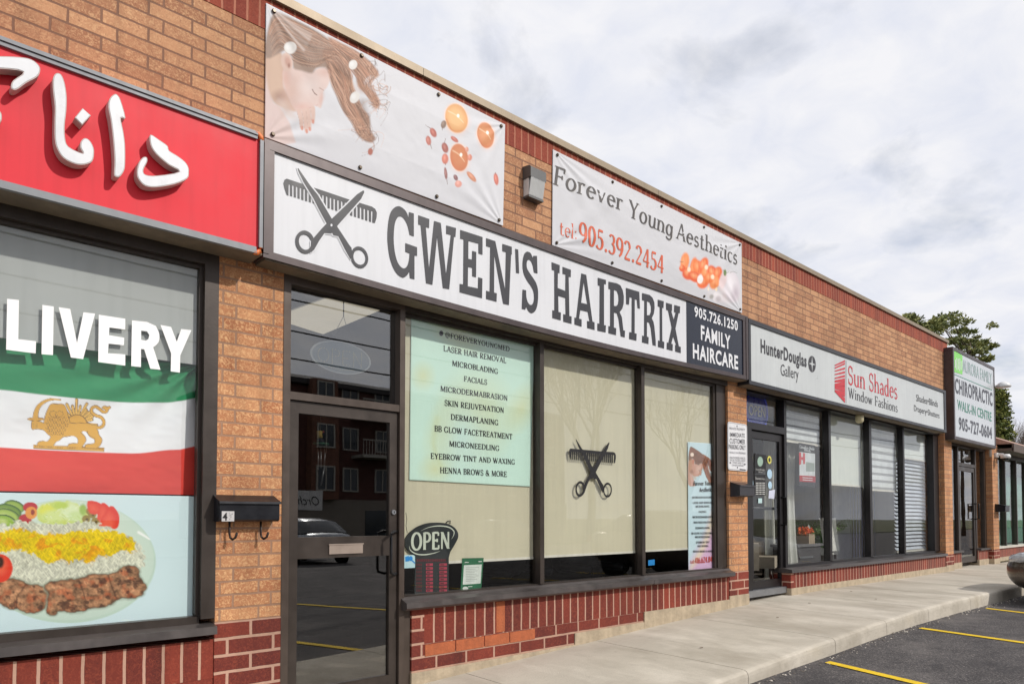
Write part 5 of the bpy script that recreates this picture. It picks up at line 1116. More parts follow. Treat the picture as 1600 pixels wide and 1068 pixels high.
# ------------------------------------------------------------------ salon window and door
M_blind = mat('blind_beige', (206,199,176), .85, var=.03, scale=3)
_n = M_blind.node_tree; _w = _n.nodes.new('ShaderNodeTexNoise'); _m = _n.nodes.new('ShaderNodeMapping'); _t = _n.nodes.new('ShaderNodeTexCoord')
_m.inputs['Scale'].default_value = (6, 6, 260); _w.inputs['Detail'].default_value = 3; _n.links.new(_t.outputs['Object'], _m.inputs[0]); _n.links.new(_m.outputs[0], _w.inputs['Vector'])
_b = _n.nodes.new('ShaderNodeBump'); _b.inputs['Strength'].default_value = .5; _b.inputs['Distance'].default_value = .004; _n.links.new(_w.outputs[0], _b.inputs['Height'])
_n.links.new(_b.outputs[0], [x for x in _n.nodes if x.type == 'BSDF_PRINCIPLED'][0].inputs['Normal'])
for x0, x1, zb, lab in ((3.03, 4.46, 1.10, 'beige roller blind behind the list poster in the first salon pane'), (4.49, 5.93, 1.105, 'beige roller blind behind the scissors decal in the middle salon pane'), (5.96, 7.42, 1.11, 'beige roller blind in the salon pane with the tall slim poster')):
    t = thing('roller_blind', ((x0+x1)/2, .112, zb), lab, 'blind', 'beige roller blinds of the salon')
    q = MB(); q.box(x0, x1, .094, .097, zb, 3.0); part(q, 'blind_fabric', M_blind, t)
    q = MB(); q.box(x0, x1, .0905, .104, zb-.022, zb); part(q, 'bottom_bar', mat('bar_white', (214,210,200), .5), t)
def paint_list(P):
    P.c[:] = lin((206,234,222)); P.c *= (1+.08*(fbm(P.X/220, P.Y/260, 4)-.5))[..., None]
    for c, r, a in (((300,150), (120,60), .5), ((110,380), (50,60), 0), ((660,560), (60,110), .4), ((400,600), (160,190), 0), ((180,900), (70,60), 0), ((250,700), (90,160), .3)): P.ell(c, r, (214,216,168), 1.2, .55, a)
    P.stroke([(190,620),(170,760),(210,880)], (206,212,160), 30, 20, .5, 1); P.ell((330,720), (140,220), (206,232,224), .6, .5)
lp = [(642.5,493.3),(835.3,539.5),(828,760),(639.6,749.6)]
cs = [U(p[0], p[1], .086) for p in lp]
t = thing('list_poster', (3.7, .1, cs[3].z), 'pale green poster listing beauty treatments behind the first salon pane', 'poster')
poster('poster_sheet', cs, .086, 130, 130, paint_list, t, 'printed_paper', crop_=(630, 480, 3.562), thick=.004)
q = MB(); c7 = crop(630, 480, 3.562)
for body, L, R, tp in (('@FOREVERYOUNGMED', (234,166), (592,246), 136), ('LASER HAIR REMOVAL', (224,243), (573,311), 211), ('MICROBLADING', (273,325), (528,371), 294), ('FACIALS', (338,411), (467,431), 381), ('MICRODERMABRASION', (208,466), (580,519), 435), ('SKIN REJUVENATION', (231,546), (560,587), 514), ('DERMAPLANING', (265,624), (530,656), 592), ('BB GLOW FACETREATMENT', (174,689), (607,734), 656), ('MICRONEEDLING', (257,773), (535,798), 742), ('EYEBROW TINT AND WAXING', (153,841), (622,874), 809), ('HENNA BROWS & MORE', (205,921), (577,943), 888)):
    text(q, body, .084, c7(L), c7(R), c7((0, tp))[1], 'serif', T=.17, t=.075, sw=.09, sh=.055)
trace(q, c7, [[(212+12*math.cos(a*.5), 144+15*math.sin(a*.5)) for a in range(12)]], .084)
part(q, 'lettering', mat('poster_ink', (34,34,40), .6), t)
# OPEN board with opening hours
cO = crop(625, 800, 7.627); OY = .0755
t = thing('open_sign_board', (3.3, OY, U(660,930,OY).z), 'dark oval OPEN board with red opening hours standing in the salon window', 'sign')
out = spline([(52,330),(60,400),(110,470),(180,510),(186,535),(176,660),(172,985),(580,955),(582,535),(600,470),(660,370),(692,300),(690,240),(650,180),(570,135),(450,120),(320,130),(200,175),(110,245)], 3)
out = [(55,330),(65,410),(110,470),(185,520),(180,660),(172,985),(580,955),(582,535)]+spline([(600,470),(660,370),(692,300),(690,240),(650,180),(570,135),(450,120),(320,130),(200,175),(110,245)], 4, False)
q = MB(); q.extrude([[U(*cO(p), OY) for p in out]], (0, .012, 0)); part(q, 'board', mat('board_dark', (42,46,48), .4, var=.1), t)
q = MB()
text(q, 'OPEN', OY-.0025, cO((130,452)), cO((592,430)), cO((130,243))[1], 'serif', mi=0, T=.2, t=.1, sw=.03, sh=.03)
def thick(c, pts, w_, y, mi):
    P = spline(pts, 5, False); L = []; R = []
    for i, p in enumerate(P):
        d = (Vector(P[min(i+1, len(P)-1)])-Vector(P[max(i-1, 0)])).normalized(); f = math.sin(math.pi*(i+.6)/(len(P)+.2)); nn = Vector((-d.y, d.x))*w_*f
        L.append((p[0]+nn.x, p[1]+nn.y)); R.append((p[0]-nn.x, p[1]-nn.y))
    for i in range(len(P)-1): q.face([U(*c(k), y) for k in (L[i], R[i], R[i+1], L[i+1])], mi)
thick(cO, [(245,220),(350,175),(470,160),(580,175),(640,220),(640,270),(612,320)], 7, OY-.0025, 0); thick(cO, [(110,395),(125,450),(200,495),(300,502),(400,485),(478,460)], 7, OY-.0025, 0)
part(q, 'lettering', [mat('board_cream', (198,204,190), .5)], t); q = MB()
for rw in range(8):
    y0 = 600+rw*44
    for xa, xb, k in ((310,392,1),(470,560,1)):
        trace(q, cO, [[(xa,y0+8),(xb,y0+4),(xb,y0+34),(xa,y0+38)]], OY-.0025, 1); trace(q, cO, [[(xa+10,y0+14),(xb-36,y0+12),(xb-36,y0+30),(xa+10,y0+32)]], OY-.00256, 2)
    for j in range(4): trace(q, cO, [[(196+j*17,y0+8),(206+j*17,y0+7),(206+j*17,y0+32),(196+j*17,y0+33)]], OY-.0025, 2)
for j in range(16): trace(q, cO, [[(200+j*22,555),(214+j*22,554),(214+j*22,584),(200+j*22,586)]], OY-.0025, 2)
part(q, 'hours_display', [mat('board_cream', (198,204,190), .5), mat('hours_red', (166,62,80), .4), mat('hours_dark_red', (104,40,48), .4)], t)
q = MB(); q.tube([U(*cO(p), OY+.01) for p in ((545,132),(565,105),(600,98),(595,135))], .004, 6); part(q, 'hanging_wire', BLK, t, True)
q = MB(); q.tube([U(*cO(p), OY+.02) for p in ((68,0),(80,80),(70,160),(85,240))], .003, 6); part(q, 'power_cable', BLK, t, True)
# certificate, stickers
def card(name, px4, y, m, label, cat, group=None): 
    q = MB(); q.extrude([[U(p[0], p[1], y) for p in px4]], (0, .003, 0)); o = single(q, name, m, label, cat, group); return o
t = thing('certificate', (4.0, .08, .87), 'green framed white certificate leaning in the salon window', 'notice')
q = MB(); q.extrude([[U(*cO(p), .085) for p in ((745,545),(998,540),(968,915),(722,932))]], (0, .004, 0)); part(q, 'backing_card', mat('card_green', (34,104,70), .5), t)
q = MB(); q.loops([[U(*cO(p), .0835) for p in ((762,628),(975,618),(960,845),(748,860))]], 0)
for j in range(9): trace(q, cO, [[(785,655+j*20),(940-(j*37 % 60),651+j*20),(940-(j*37 % 60),655+j*20),(785,660+j*20)]], .0825, 1)
trace(q, cO, [[(765,600),(780,588),(820,590),(820,598)]], .083, 0); trace(q, cO, [[(935,580),(975,578),(975,588),(935,590)]], .083, 0)
trace(q, cO, [[(780+34*math.cos(a*.5), 905+24*math.sin(a*.5)) for a in range(13)]], .083, 0); trace(q, cO, [[(810,880),(862,876),(862,884),(810,888)]], .083, 0)
part(q, 'printed_sheet', [mat('sheet_white', (214,220,214), .6), mat('sheet_grey', (150,156,152), .6)], t)
q = MB(); q.extrude([[U(*cO(p), .077) for p in ((48,508),(178,505),(182,658),(48,665))]], (0, .002, 0), 0); trace(q, cO, [[(62,530),(105,515),(110,580),(65,585)]], .0755, 1); trace(q, cO, [[(128+24*math.cos(a*.5), 548+30*math.sin(a*.5)) for a in range(13)]], .0755, 1); trace(q, cO, [[(130,570),(145,562),(182,598),(178,610)]], .0752, 1)
single(q, 'sticker', [mat('sticker_pale', (190,222,230), .4), mat('sticker_blue', (40,140,214), .4)], 'pale sticker with blue pictogram at the left edge of the salon window', 'sticker')
card('sticker', [(1013,874.5),(1023,873.3),(1023,882),(1013,883)], .075, mat('sticker_blue', (40,140,214), .4), 'small plain blue square sticker low in the salon window', 'sticker')
# scissors decal
def remap(p):   # from the sign outline to the decal on the pane: same outline, other size
    w3 = U(*cA(p), TY); return w3
src = [remap(p) for p in COMB]; sx0 = min(v.x for v in src); sx1 = max(v.x for v in src)
ally = [remap(p).z for p in BL1+BL2+R1[0]+R2[0]]; sz0, sz1 = min(ally), max(ally)
dA = U(889,711,.064); dB = U(962.5,711,.064); dz1 = U(903,685,.064).z; dz0 = U(948,777,.064).z
def mp(p, y):
    v = remap(p); return Vector((dA.x+(v.x-sx0)/(sx1-sx0)*(dB.x-dA.x), y, dz0+(v.z-sz0)/(sz1-sz0)*(dz1-dz0)))
q = MB()
for lp_, yy in (([COMB], .0648), ([BL1], .0640), ([BL2], .0634), (R1, .0628), (R2, .0628)): q.loops([[mp(p, yy) for p in l] for l in lp_])
single(q, 'scissors_decal', BLK, 'black scissors and comb decal on the middle salon pane', 'decal')
# tall slim poster
def paint_tall(P):
    X, Y = P.X, P.Y
    P.c[:] = lin((204,226,236))
    P.poly([(340,470),(330,980),(150,980),(150,920),(240,760),(300,600)], (222,186,220), 60); P.poly([(300,560),(240,760),(160,920),(180,930),(260,800),(318,600)], (236,222,190), 24, .7)
    P.X = (X-143)*4.4; P.Y = (Y-118)*3.35-40
    c0 = P.c.copy(); paint_hair(P, False)
    P.ell((150,400), (36,60), (206,160,140), .3, .9); P.ell((120,250), (50,44), (240,236,232), .2); P.stroke([(318,578),(328,598),(346,614)], (90,60,50), 9, 6, .9); P.stroke([(362,570),(390,588)], (120,86,70), 8, 5, .8)
    P.X, P.Y = X, Y
    ch = (np.abs(P.c-c0).sum(-1) > .01)[..., None]; P.c = np.where(ch, P.c**1.45*np.array([1.12, .95, .86]), P.c)
cs = [U(p[0], p[1], .082) for p in ((1074.7,690),(1118,692.8),(1118.5,886.5),(1075.8,890))]
t = thing('slim_poster', (7.1, .085, .87), 'tall slim poster with curly haired woman at the right edge of the salon window', 'poster')
poster('poster_sheet', cs, .082, 70, 240, paint_tall, t, 'printed_paper', crop_=(1040, 660, 4.11), thick=.004)
q = MB(); cQ = crop(1040, 660, 4.11); TPY = .078
ks = dict(style='serif', T=.2, t=.09, sw=.1, sh=.06)
text(q, 'Forever Young', TPY, cQ((178,402)), cQ((305,400)), cQ((178,375))[1], shear=.15, mi=0, **ks); text(q, 'Aesthetics', TPY, cQ((215,444)), cQ((305,440)), cQ((215,417))[1], shear=.15, mi=0, **ks)
for body, L, R, yb in (('@FOREVERYOUNGMED', 170, 302, 486), ('LASER HAIR REMOVAL', 175, 298, 520), ('MICROBLADING', 193, 282, 544), ('FACIALS', 213, 262, 578), ('MICRODERMABRASION', 173, 303, 612), ('SKIN REJUVENATION', 180, 298, 646), ('DERMAPLANING', 192, 285, 682), ('BB GLOW FACETREATMENT', 166, 312, 716), ('MICRONEEDLING', 190, 288, 740), ('EYEBROW TINT', 196, 282, 774), ('AND WAXING', 204, 276, 798), ('HENNA BROWS & MORE', 176, 302, 832)):
    text(q, body, TPY, cQ((L, yb)), cQ((R, yb-2)), cQ((L, yb-13))[1], mi=0, **ks)
text(q, 'tel:', TPY, cQ((160,903)), cQ((186,902)), cQ((160,880))[1], 'serif', mi=1); text(q, '416.624.8486', TPY, cQ((188,903)), cQ((324,890)), cQ((188,866))[1], mi=1, **ks)
part(q, 'lettering', [mat('poster_ink', (34,34,40), .6), mat('poster_red', (206,70,50), .5)], t)
# LED oval and wind chime behind the door glass
oy = .16
t = thing('hanging_open_sign', (2.55, oy, 2.5), 'clear oval OPEN sign of small lights hanging behind the glass above the salon door', 'sign')
cc = U(533.5,558.5,oy); ew = U(580,558,oy).x-cc.x; eh = cc.z-U(533.5,584,oy).z
q = MB(); q.extrude([[(cc.x+ew*math.cos(a*math.pi/20), oy, cc.z+eh*math.sin(a*math.pi/20)) for a in range(40)]], (0, .012, 0)); part(q, 'clear_panel', mat('led_panel', (132,154,172), .2, var=.05), t)
q = MB(); q.loops([[(cc.x+s*ew*math.cos(a*math.pi/20), oy-.002, cc.z+s*eh*math.sin(a*math.pi/20)) for a in range(40)] for s in (.99, .93)]); part(q, 'clear_rim', mat('led_rim', (206,218,226), .2), t)
q = MB(); M_led = mat('led_dot', (226,222,190), .4)
def dots(pts, n):
    P = [Vector(p) for p in pts]; L = sum((P[i+1]-P[i]).length for i in range(len(P)-1)); 
    for k in range(n):
        s = L*k/(n-1); i = 0
        while i < len(P)-2 and s > (P[i+1]-P[i]).length: s -= (P[i+1]-P[i]).length; i += 1
        d = (P[i+1]-P[i]); p = P[i]+d*min(1, s/(d.length or 1)); q.lathe([(.0, -.004), (.0045, -.002), (.0045, .0)], (cc.x+p.x*ew, oy-.001, cc.z+p.y*eh), 6, axis='y')
dots([(-.58+.17*math.cos(a*.42), .0+.42*math.sin(a*.42)) for a in range(16)], 18); dots([(-.3,-.45),(-.3,.45),(-.12,.42),(-.06,.22),(-.12,.03),(-.3,0)], 16)
dots([(.26,.45),(.04,.45),(.04,-.42),(.26,-.42)], 15); dots([(.04,.0),(.2,.0)], 4); dots([(.4,-.42),(.4,.45),(.66,-.42),(.66,.45)], 22); part(q, 'letter_lights', M_led, t); q = MB(); dots([(-.4,-.66),(.0,-.76),(.4,-.66)], 12)
part(q, 'underline_lights', M_led, t)
q = MB(); tp = U(537,470,oy); q.tube([(tp.x, oy, 3.19), (tp.x, oy, U(537,494,oy).z)], .004, 6)
for e in (-.35, .35): q.tube([(tp.x, oy, U(537,494,oy).z), (cc.x+ew*e, oy, cc.z+eh*.9)], .002, 5)
part(q, 'hanging_cord', BLK, t)
q = MB(); q.tube([(cc.x-.05, oy+.01, cc.z-eh), (cc.x-.07, oy+.02, cc.z-eh-.25)], .0025, 5); part(q, 'power_cable', BLK, t)
wy_ = .13; cW = crop(440, 600, 4.11)
t = thing('wind_chime', (2.33, wy_, 1.75), 'small wind chime with a yellow boot and metal tubes behind the salon door glass', 'wind chime')
k = U(*cW((252,383)), wy_)
q = MB(); q.lathe([(.0, .006), (.055, .006), (.058, 0), (.055, -.006), (.0, -.006)], k, 16); part(q, 'green_disc', mat('chime_green', (70,128,100), .5), t, True)
q = MB(); q.tube([U(*cW(p), wy_) for p in ((243,300),(243,325),(246,345))], [.022, .019, .02], 10, 0); q.tube([U(*cW(p), wy_) for p in ((243,352),(256,366),(272,374))], [.02, .018, .012], 10, 1); q.tube([U(*cW((262,300)), wy_), U(*cW((266,312)), wy_)], .012, 8, 2); part(q, 'boot_ornament', [mat('boot_yellow', (206,176,90), .6), mat('boot_dark', (60,44,60), .6), mat('boot_red', (150,52,40), .6)], t, True)
q = MB(); q.tube([U(*cW((250,200)), wy_), U(*cW((250,300)), wy_)], .002, 5); part(q, 'string', mat('string_pale', (150,140,130), .7), t)
for a_, b_ in (((228,390),(234,432)),((252,390),(252,432)),((275,390),(275,440)),((290,390),(276,500))):
    q = MB(); q.tube([U(*cW(a_), wy_), U(*cW(b_), wy_)], .0015, 5); part(q, 'string', mat('string_pale', (150,140,130), .7), t)
for a_, b_ in (((235,432),(235,547)),((253,432),(252,538)),((278,440),(274,522)),((276,526),(252,650))):
    q = MB(); q.tube([U(*cW(a_), wy_), U(*cW(b_), wy_)], .0065, 8); part(q, 'chime_tube', M_alu, t, True)
# ceiling lamp of the salon
cl = [UZ(*p, 3.185) for p in ((511,466),(593,485),(505,522),(425,497))]
t = thing('ceiling_light', (sum(p.x for p in cl)/4, sum(p.y for p in cl)/4, 3.15), 'lit rectangular ceiling light inside the salon', 'lamp')
q = MB(); q.extrude([cl[::-1]], (0, 0, .012)); part(q, 'diffuser', mat('light_panel', (255,244,214), .6, emit=((255,244,220), .75)), t)
q = MB(); cen = sum(cl, Vector())/4
q.loops([[cen+(p-cen)*1.04+Vector((0,0,.004)) for p in cl], [p+Vector((0,0,.004)) for p in cl]]); part(q, 'light_frame', M_alu, t)
# dark furniture seen under the salon blinds
for cx, cy_, lab in ((5.35, 1.3, 'dark salon chair low behind the middle pane'), (6.5, 1.2, 'dark salon chair behind the slim poster')):
    t = thing('salon_chair', (cx, cy_, .17), lab, 'chair')
    q = MB(); q.lathe([(.28, 0), (.28, .03), (.05, .05), (.04, .4)], (cx, cy_, .17), 16); part(q, 'base', M_alu, t, True)
    q = MB(); q.box(cx-.27, cx+.27, cy_-.27, cy_+.25, .57, .7); part(q, 'seat', mat('chair_black', (44,44,48), .4), t)
    q = MB(); q.tube([(cx-.25, cy_+.27, .95), (cx+.25, cy_+.27, .95)], .17, 10); part(q, 'backrest', mat('chair_black', (44,44,48), .4), t, True)
    for s in (-1, 1):
        q = MB(); q.tube([(cx+s*.3, cy_-.25, .85), (cx+s*.3, cy_+.2, .87)], .045, 8); part(q, 'armrest', mat('chair_black', (44,44,48), .4), t, True)
# ------------------------------------------------------------------ blind shop window
def zebra(x0, x1, z0, z1, y, label, n):
    t = thing('zebra_blind', ((x0+x1)/2, y, z0), label, 'blind')
    q = MB(); q.box(x0, x1, y, y+.003, z0, z1, 0)
    h = (z1-z0)/n
    for i in range(n): q.box(x0+.002, x1-.002, y-.004, y-.001, z0+i*h+h*.34, z0+i*h+h*.98, 1)
    part(q, 'banded_fabric', [mat('sheer_grey', (150,152,156), .8), mat('band_white', (216,220,224), .8)], t)
    q = MB(); q.box(x0, x1, y-.014, y+.014, z0-.03, z0); part(q, 'bottom_bar', mat('bar_white', (214,210,200), .5), t)
    return t
def zz(px, py, y): return U(px, py, y).z
zebra(9.28, 10.6, zz(1250,690,.25), 3.03, .25, 'white banded blind rolled down a little above the Canadian poster', 5)
zebra(12.2, 13.66, zz(1385,765,.25), 3.03, .25, 'white banded blind half down in the third pane of the blind shop', 9)
for x0, x1, zb, lab, c in ((10.72, 12.17, zz(1325,757,.25), 'plain white roller blind half down in the second pane of the blind shop', (214,218,212)), (13.72, 15.25, zz(1432,717,.25), 'short white roller blind above the slatted blind in the last pane', (222,228,226))):
    t = thing('roller_blind', ((x0+x1)/2, .25, zb), lab, 'blind')
    q = MB(); q.box(x0, x1, .25, .253, zb, 3.03); part(q, 'blind_fabric', mat('blind_white_%d' % c[0], c, .8, var=.03), t)
    q = MB(); q.box(x0, x1, .24, .262, zb-.025, zb); part(q, 'bottom_bar', mat('bar_white', (214,210,200), .5), t)
t = thing('slatted_blind', (14.5, .3, .85), 'pale blue horizontal slatted blind in the last pane of the blind shop', 'blind')
q = MB(); zt = zz(1432,718,.3)
for i in range(24):
    z = .86+(zt-.86)*i/24; q.face([(13.72, .28, z), (15.25, .28, z), (15.25, .32, z+.05), (13.72, .32, z+.05)]); q.face([(13.72, .321, z+.051), (15.25, .321, z+.051), (15.25, .281, z-.001), (13.72, .281, z-.001)])
part(q, 'slats', mat('slat_white', (206,212,224), .5), t)
q = MB(); q.box(13.72, 15.25, .27, .33, .815, .85); part(q, 'bottom_rail', mat('bar_white', (214,210,200), .5), t)
def curtain(x0, x1, z0, z1, y, label, m, wave=.03, cat='curtain'):
    q = MB(); n = max(12, int((x1-x0)/.02)); 
    for i in range(n):
        a = x0+(x1-x0)*i/n; b = x0+(x1-x0)*(i+1)/n; fa = wave*math.sin(a*55)+wave*.4*math.sin(a*23); fb_ = wave*math.sin(b*55)+wave*.4*math.sin(b*23)
        for j in range(4):
            za = z0+(z1-z0)*j/4; zb = z0+(z1-z0)*(j+1)/4; f0 = 1-.3*math.sin(math.pi*j/4); f1 = 1-.3*math.sin(math.pi*(j+1)/4)
            q.face([(x0+(a-x0)*f0, y+fa, za), (x0+(b-x0)*f0, y+fb_, za), (x0+(b-x0)*f1, y+fb_, zb), (x0+(a-x0)*f1, y+fa, zb)])
    return single(q, 'curtain', m, label, cat, None, True)
M_curt = mat('curtain_white', (222,222,216), .9, var=.04)
curtain(U(1221,800,.45).x, U(1248,800,.45).x, .5, 3.0, .45, 'white drape hanging behind the poster pane of the blind shop', M_curt)
curtain(U(1196,800,.9).x, U(1214,800,.9).x, .5, 3.0, .9, 'white drape seen through the glass door of the blind shop', M_curt)
q = MB()
for i in range(10): vx = U(1327,800,.75).x+i*.12; q.face([(vx, .72, .5), (vx+.11, .78, .5), (vx+.11, .78, 2.6), (vx, .72, 2.6)])
single(q, 'vertical_blind', mat('vertical_lilac', (196,198,222), .8), 'pale lilac vertical blind behind the second pane of the blind shop', 'blind')
q = MB(); q.box(U(1299,800,1.).x, U(1326,800,1.).x, .95, 1.05, .46, 3.1); single(q, 'partition_panel', mat('panel_white', (206,206,204), .8), 'white display partition inside the blind shop', 'panel')
# poster in the first pane
t = thing('maple_poster', (10.3, .2, 1.9), 'small black poster with red maple leaf flag in the blind shop window', 'poster')
cM = crop(1120, 560, 2.67); MY = .19
q = MB(); q.extrude([[U(*cM(p), MY) for p in ((342,350),(410,362),(410,535),(342,530))]], (0, .003, 0), 0)
trace(q, cM, [[(345,388),(410,396),(410,490),(345,486)]], MY-.002, 1); trace(q, cM, [[(343,392),(352,390),(352,440),(344,442)]], MY-.003, 2); trace(q, cM, [[(360,392),(368,394),(368,438),(360,440)]], MY-.003, 2)
trace(q, cM, [[(356,405),(358,412),(360,411),(359,420),(356,424),(353,420),(352,411),(354,412)]], MY-.003, 2); trace(q, cM, [[(345,486),(412,490),(412,515),(345,512)]], MY-.003, 3); trace(q, cM, [[(372,430),(408,436),(408,470),(372,470)]], MY-.003, 4)
text(q, 'Canadian Made', MY-.004, cM((345,372)), cM((407,382)), cM((345,360))[1], 'serif', mi=1, T=.18, t=.08); text(q, 'Blinds!', MY-.004, cM((364,384)), cM((392,390)), cM((364,374))[1], 'serif', mi=1, T=.18, t=.08)
for j in range(2): trace(q, cM, [[(358,494+j*9),(400,497+j*9),(400,500+j*9),(358,497+j*9)]], MY-.004, 1)
part(q, 'poster_sheet', [BLK, mat('sheet_pale', (206,210,214), .5), REDV, mat('maple_red', (170,30,40), .5), mat('poster_grey', (150,160,156), .5)], t)
# neon
t = thing('round_open_sign', (8.6, .22, 2.7), 'round blue OPEN neon sign above the door of the blind shop', 'sign')
nc = U(1179.5,641,.24)
q = MB(); q.lathe([(.0, 0), (.29, 0), (.31, .012), (.29, .02), (.0, .02)], (nc.x+.05, .245, nc.z), 28, axis='y'); part(q, 'round_panel', mat('neon_back', (72,78,176), .3), t)
q = MB(); q.tube([(nc.x+.05+.28*math.cos(a*math.pi/16), .238, nc.z+.28*math.sin(a*math.pi/16)) for a in range(33)], .012, 6); part(q, 'blue_tube', mat('neon_blue', (120,130,255), .3), t, True)
q = MB(); h = sans_tris('OPEN', .0); xw = max(p[0] for f in h for p in f)
for f in h: q.face([(nc.x+.05-.22+p[0]/xw*.44, .236, nc.z-.07+p[1]*.2) for p in f])
part(q, 'lettering', mat('neon_letter', (206,196,170), .4), t)
# door stickers
DYs = .144
def blob(px, py, rx, ry, m, label, extra=None):
    q = MB(); c = U(px, py, DYs); a = U(px+rx, py, DYs).x-c.x; b = c.z-U(px, py+ry, DYs).z
    q.extrude([[(c.x+a*math.cos(k*math.pi/12), DYs, c.z+b*math.sin(k*math.pi/12)) for k in range(24)]], (0, .0015, 0), 0)
    ms = [m]
    if extra: q.loops([[(c.x+a*.5*math.cos(k*math.pi/8), DYs-.0015, c.z+b*.55*math.sin(k*math.pi/8)) for k in range(16)]], 1); ms.append(extra)
    single(q, 'sticker', ms, label, 'sticker')
YEL = mat('sticker_yellow', (216,208,96), .5); DKS = mat('sticker_dark', (60,66,50), .5); PBL = mat('sticker_sky', (176,206,226), .5)
blob(1173,714.5,3.2,6.2, YEL, 'round yellow sticker at the left of the dark notice on the glass door', DKS)
blob(1202.3,718,3.2,6.2, YEL, 'round yellow sticker at the right edge of the glass door', DKS)
blob(1202.6,740,3.8,7.6, PBL, 'upper round pale blue sticker on the glass door')
blob(1203.2,757.5,3,6, PBL, 'lower small round pale blue sticker on the glass door')
blob(1172.5,754,4.5,10, PBL, 'large round pale blue sticker beside the mailbox on the glass door', mat('sticker_teal', (96,136,150), .5))
q = MB(); cR = crop(1130, 600, 5.93)
q.extrude([[U(*cR(p), DYs) for p in ((292,640),(398,655),(396,800),(290,832))]], (0, .0015, 0), 0); q.loops([[U(*cR((343+26*math.cos(k*.4), 715+46*math.sin(k*.4))), DYs-.0015) for k in range(16)]], 1)
text(q, 'HunterDouglas', DYs-.0015, cR((303,795)), cR((385,800)), cR((303,778))[1], mi=2); text(q, 'Gallery', DYs-.0015, cR((325,815)), cR((362,818)), cR((325,803))[1], mi=2)
single(q, 'door_notice', [BLK, mat('sticker_sage', (150,176,160), .5), mat('notice_pale', (200,200,196), .5)], 'black notice with sage green disc on the glass door of the blind shop', 'notice')
q = MB(); q.extrude([[U(*cR(p), DYs) for p in ((290,832),(394,836),(394,1030),(292,1020))]], (0, .0015, 0), 0)
text(q, 'Business', DYs-.0015, cR((300,880)), cR((352,884)), cR((300,856))[1], mi=1); text(q, 'Hours', DYs-.0015, cR((356,884)), cR((388,886)), cR((356,864))[1], mi=1)
for j in range(7):
    y = 910+j*17
    for xa, xb in ((302,328),(334,356),(362,388)): trace(q, cR, [[(xa,y),(xb,y),(xb,y+7),(xa,y+7)]], DYs-.0015, 1)
single(q, 'door_notice', [BLK, mat('notice_pale', (200,200,196), .5)], 'black opening hours notice with white lettering on the glass door', 'notice')
card('sticker', [cR(p) for p in ((228,1022),(275,1026),(275,1075),(228,1075))], DYs, mat('sticker_lemon', (232,214,40), .5), 'small square yellow sticker low on the glass door', 'sticker')
card('door_notice', [cR(p) for p in ((425,985),(480,975),(472,1060),(420,1055))], DYs, mat('notice_paper', (204,208,226), .6), 'tilted white paper note at the lower right of the glass door', 'notice')
card('sticker', [cR(p) for p in ((325,1055),(360,1055),(360,1100),(325,1100))], DYs, mat('sticker_aqua', (186,214,214), .5), 'small pale aqua sticker below the opening hours', 'sticker')
# furniture inside
def armchair(cx, cy_, rz, label, c):
    t = thing('armchair', (cx, cy_, .46), label, 'armchair'); m = mat('fabric_%d' % c[0], c, .9, var=.08, scale=20)
    z = .46
    q = MB(); q.box(cx-.3, cx+.3, cy_-.32, cy_+.28, z+.28, z+.44); part(q, 'seat', m, t)
    q = MB()
    n = 14; prof = [(.36, .25), (.37, .5), (.36, .86), (.33, .9), (.29, .86), (.28, .5), (.28, .28)]
    for i in range(n):
        a0 = math.radians(-20+220*i/n); a1 = math.radians(-20+220*(i+1)/n)
        for k in range(len(prof)-1):
            def P(a, p):
                hh = p[1] if p[1] < .5 else .5+(p[1]-.5)*(.35+.65*max(0, math.sin(a))**.7)
                return (cx+p[0]*math.cos(a)*1.05, cy_+p[0]*math.sin(a), z+hh)
            q.face([P(a0, prof[k]), P(a1, prof[k]), P(a1, prof[k+1]), P(a0, prof[k+1])])
    part(q, 'backrest', m, t, True)
    for sx in (-1, 1):
        for sy in (-1, 1):
            q = MB(); q.tube([(cx+sx*.26, cy_+sy*.26, z+.28), (cx+sx*.28, cy_+sy*.28, z)], [.022, .014], 8); part(q, 'leg', mat('wood_dark', (52,40,34), .5), t, True)
    t.rotation_euler[2] = rz; return t
armchair(U(1176,870,.75).x, .75, .4, 'beige tub armchair behind the glass door of the blind shop', (176,164,148))
hx = U(1308,850,.6).x
t = thing('high_chair', (hx-.22, .8, .46), 'slim pale high backed chair behind the second pane of the blind shop', 'chair')
M_hc = mat('fabric_pale', (214,212,206), .9, var=.06, scale=20)
q = MB()
for i in range(6):
    z0 = .9+i*.09; q.face([(hx-.44, .56+.012*i, z0), (hx, .56+.012*i, z0), (hx+.004*i, .572+.012*i, z0+.09), (hx-.44-.004*i, .572+.012*i, z0+.09)])
    q.face([(hx-.44, .62+.012*i, z0), (hx, .62+.012*i, z0), (hx+.004*i, .632+.012*i, z0+.09), (hx-.44-.004*i, .632+.012*i, z0+.09)])
    q.face([(hx, .56+.012*i, z0), (hx, .62+.012*i, z0), (hx+.004*i, .632+.012*i, z0+.09), (hx+.004*i, .572+.012*i, z0+.09)]); q.face([(hx-.44, .56+.012*i, z0), (hx-.44, .62+.012*i, z0), (hx-.44, .632+.012*i, z0+.09), (hx-.44, .572+.012*i, z0+.09)])
part(q, 'backrest', M_hc, t)
q = MB(); q.box(hx-.45, hx+.01, .6, 1.05, .84, .94); part(q, 'seat', M_hc, t)
for lx in (hx-.42, hx-.03):
    for ly in (.62, 1.0):
        q = MB(); q.tube([(lx, ly, .84), (lx, ly, .46)], [.022, .015], 8); part(q, 'leg', mat('wood_dark', (52,40,34), .5), t, True)
armchair(U(1229,850,1.1).x, 1.1, -2.2, 'grey tub armchair deeper inside behind the flower box', (150,150,150))
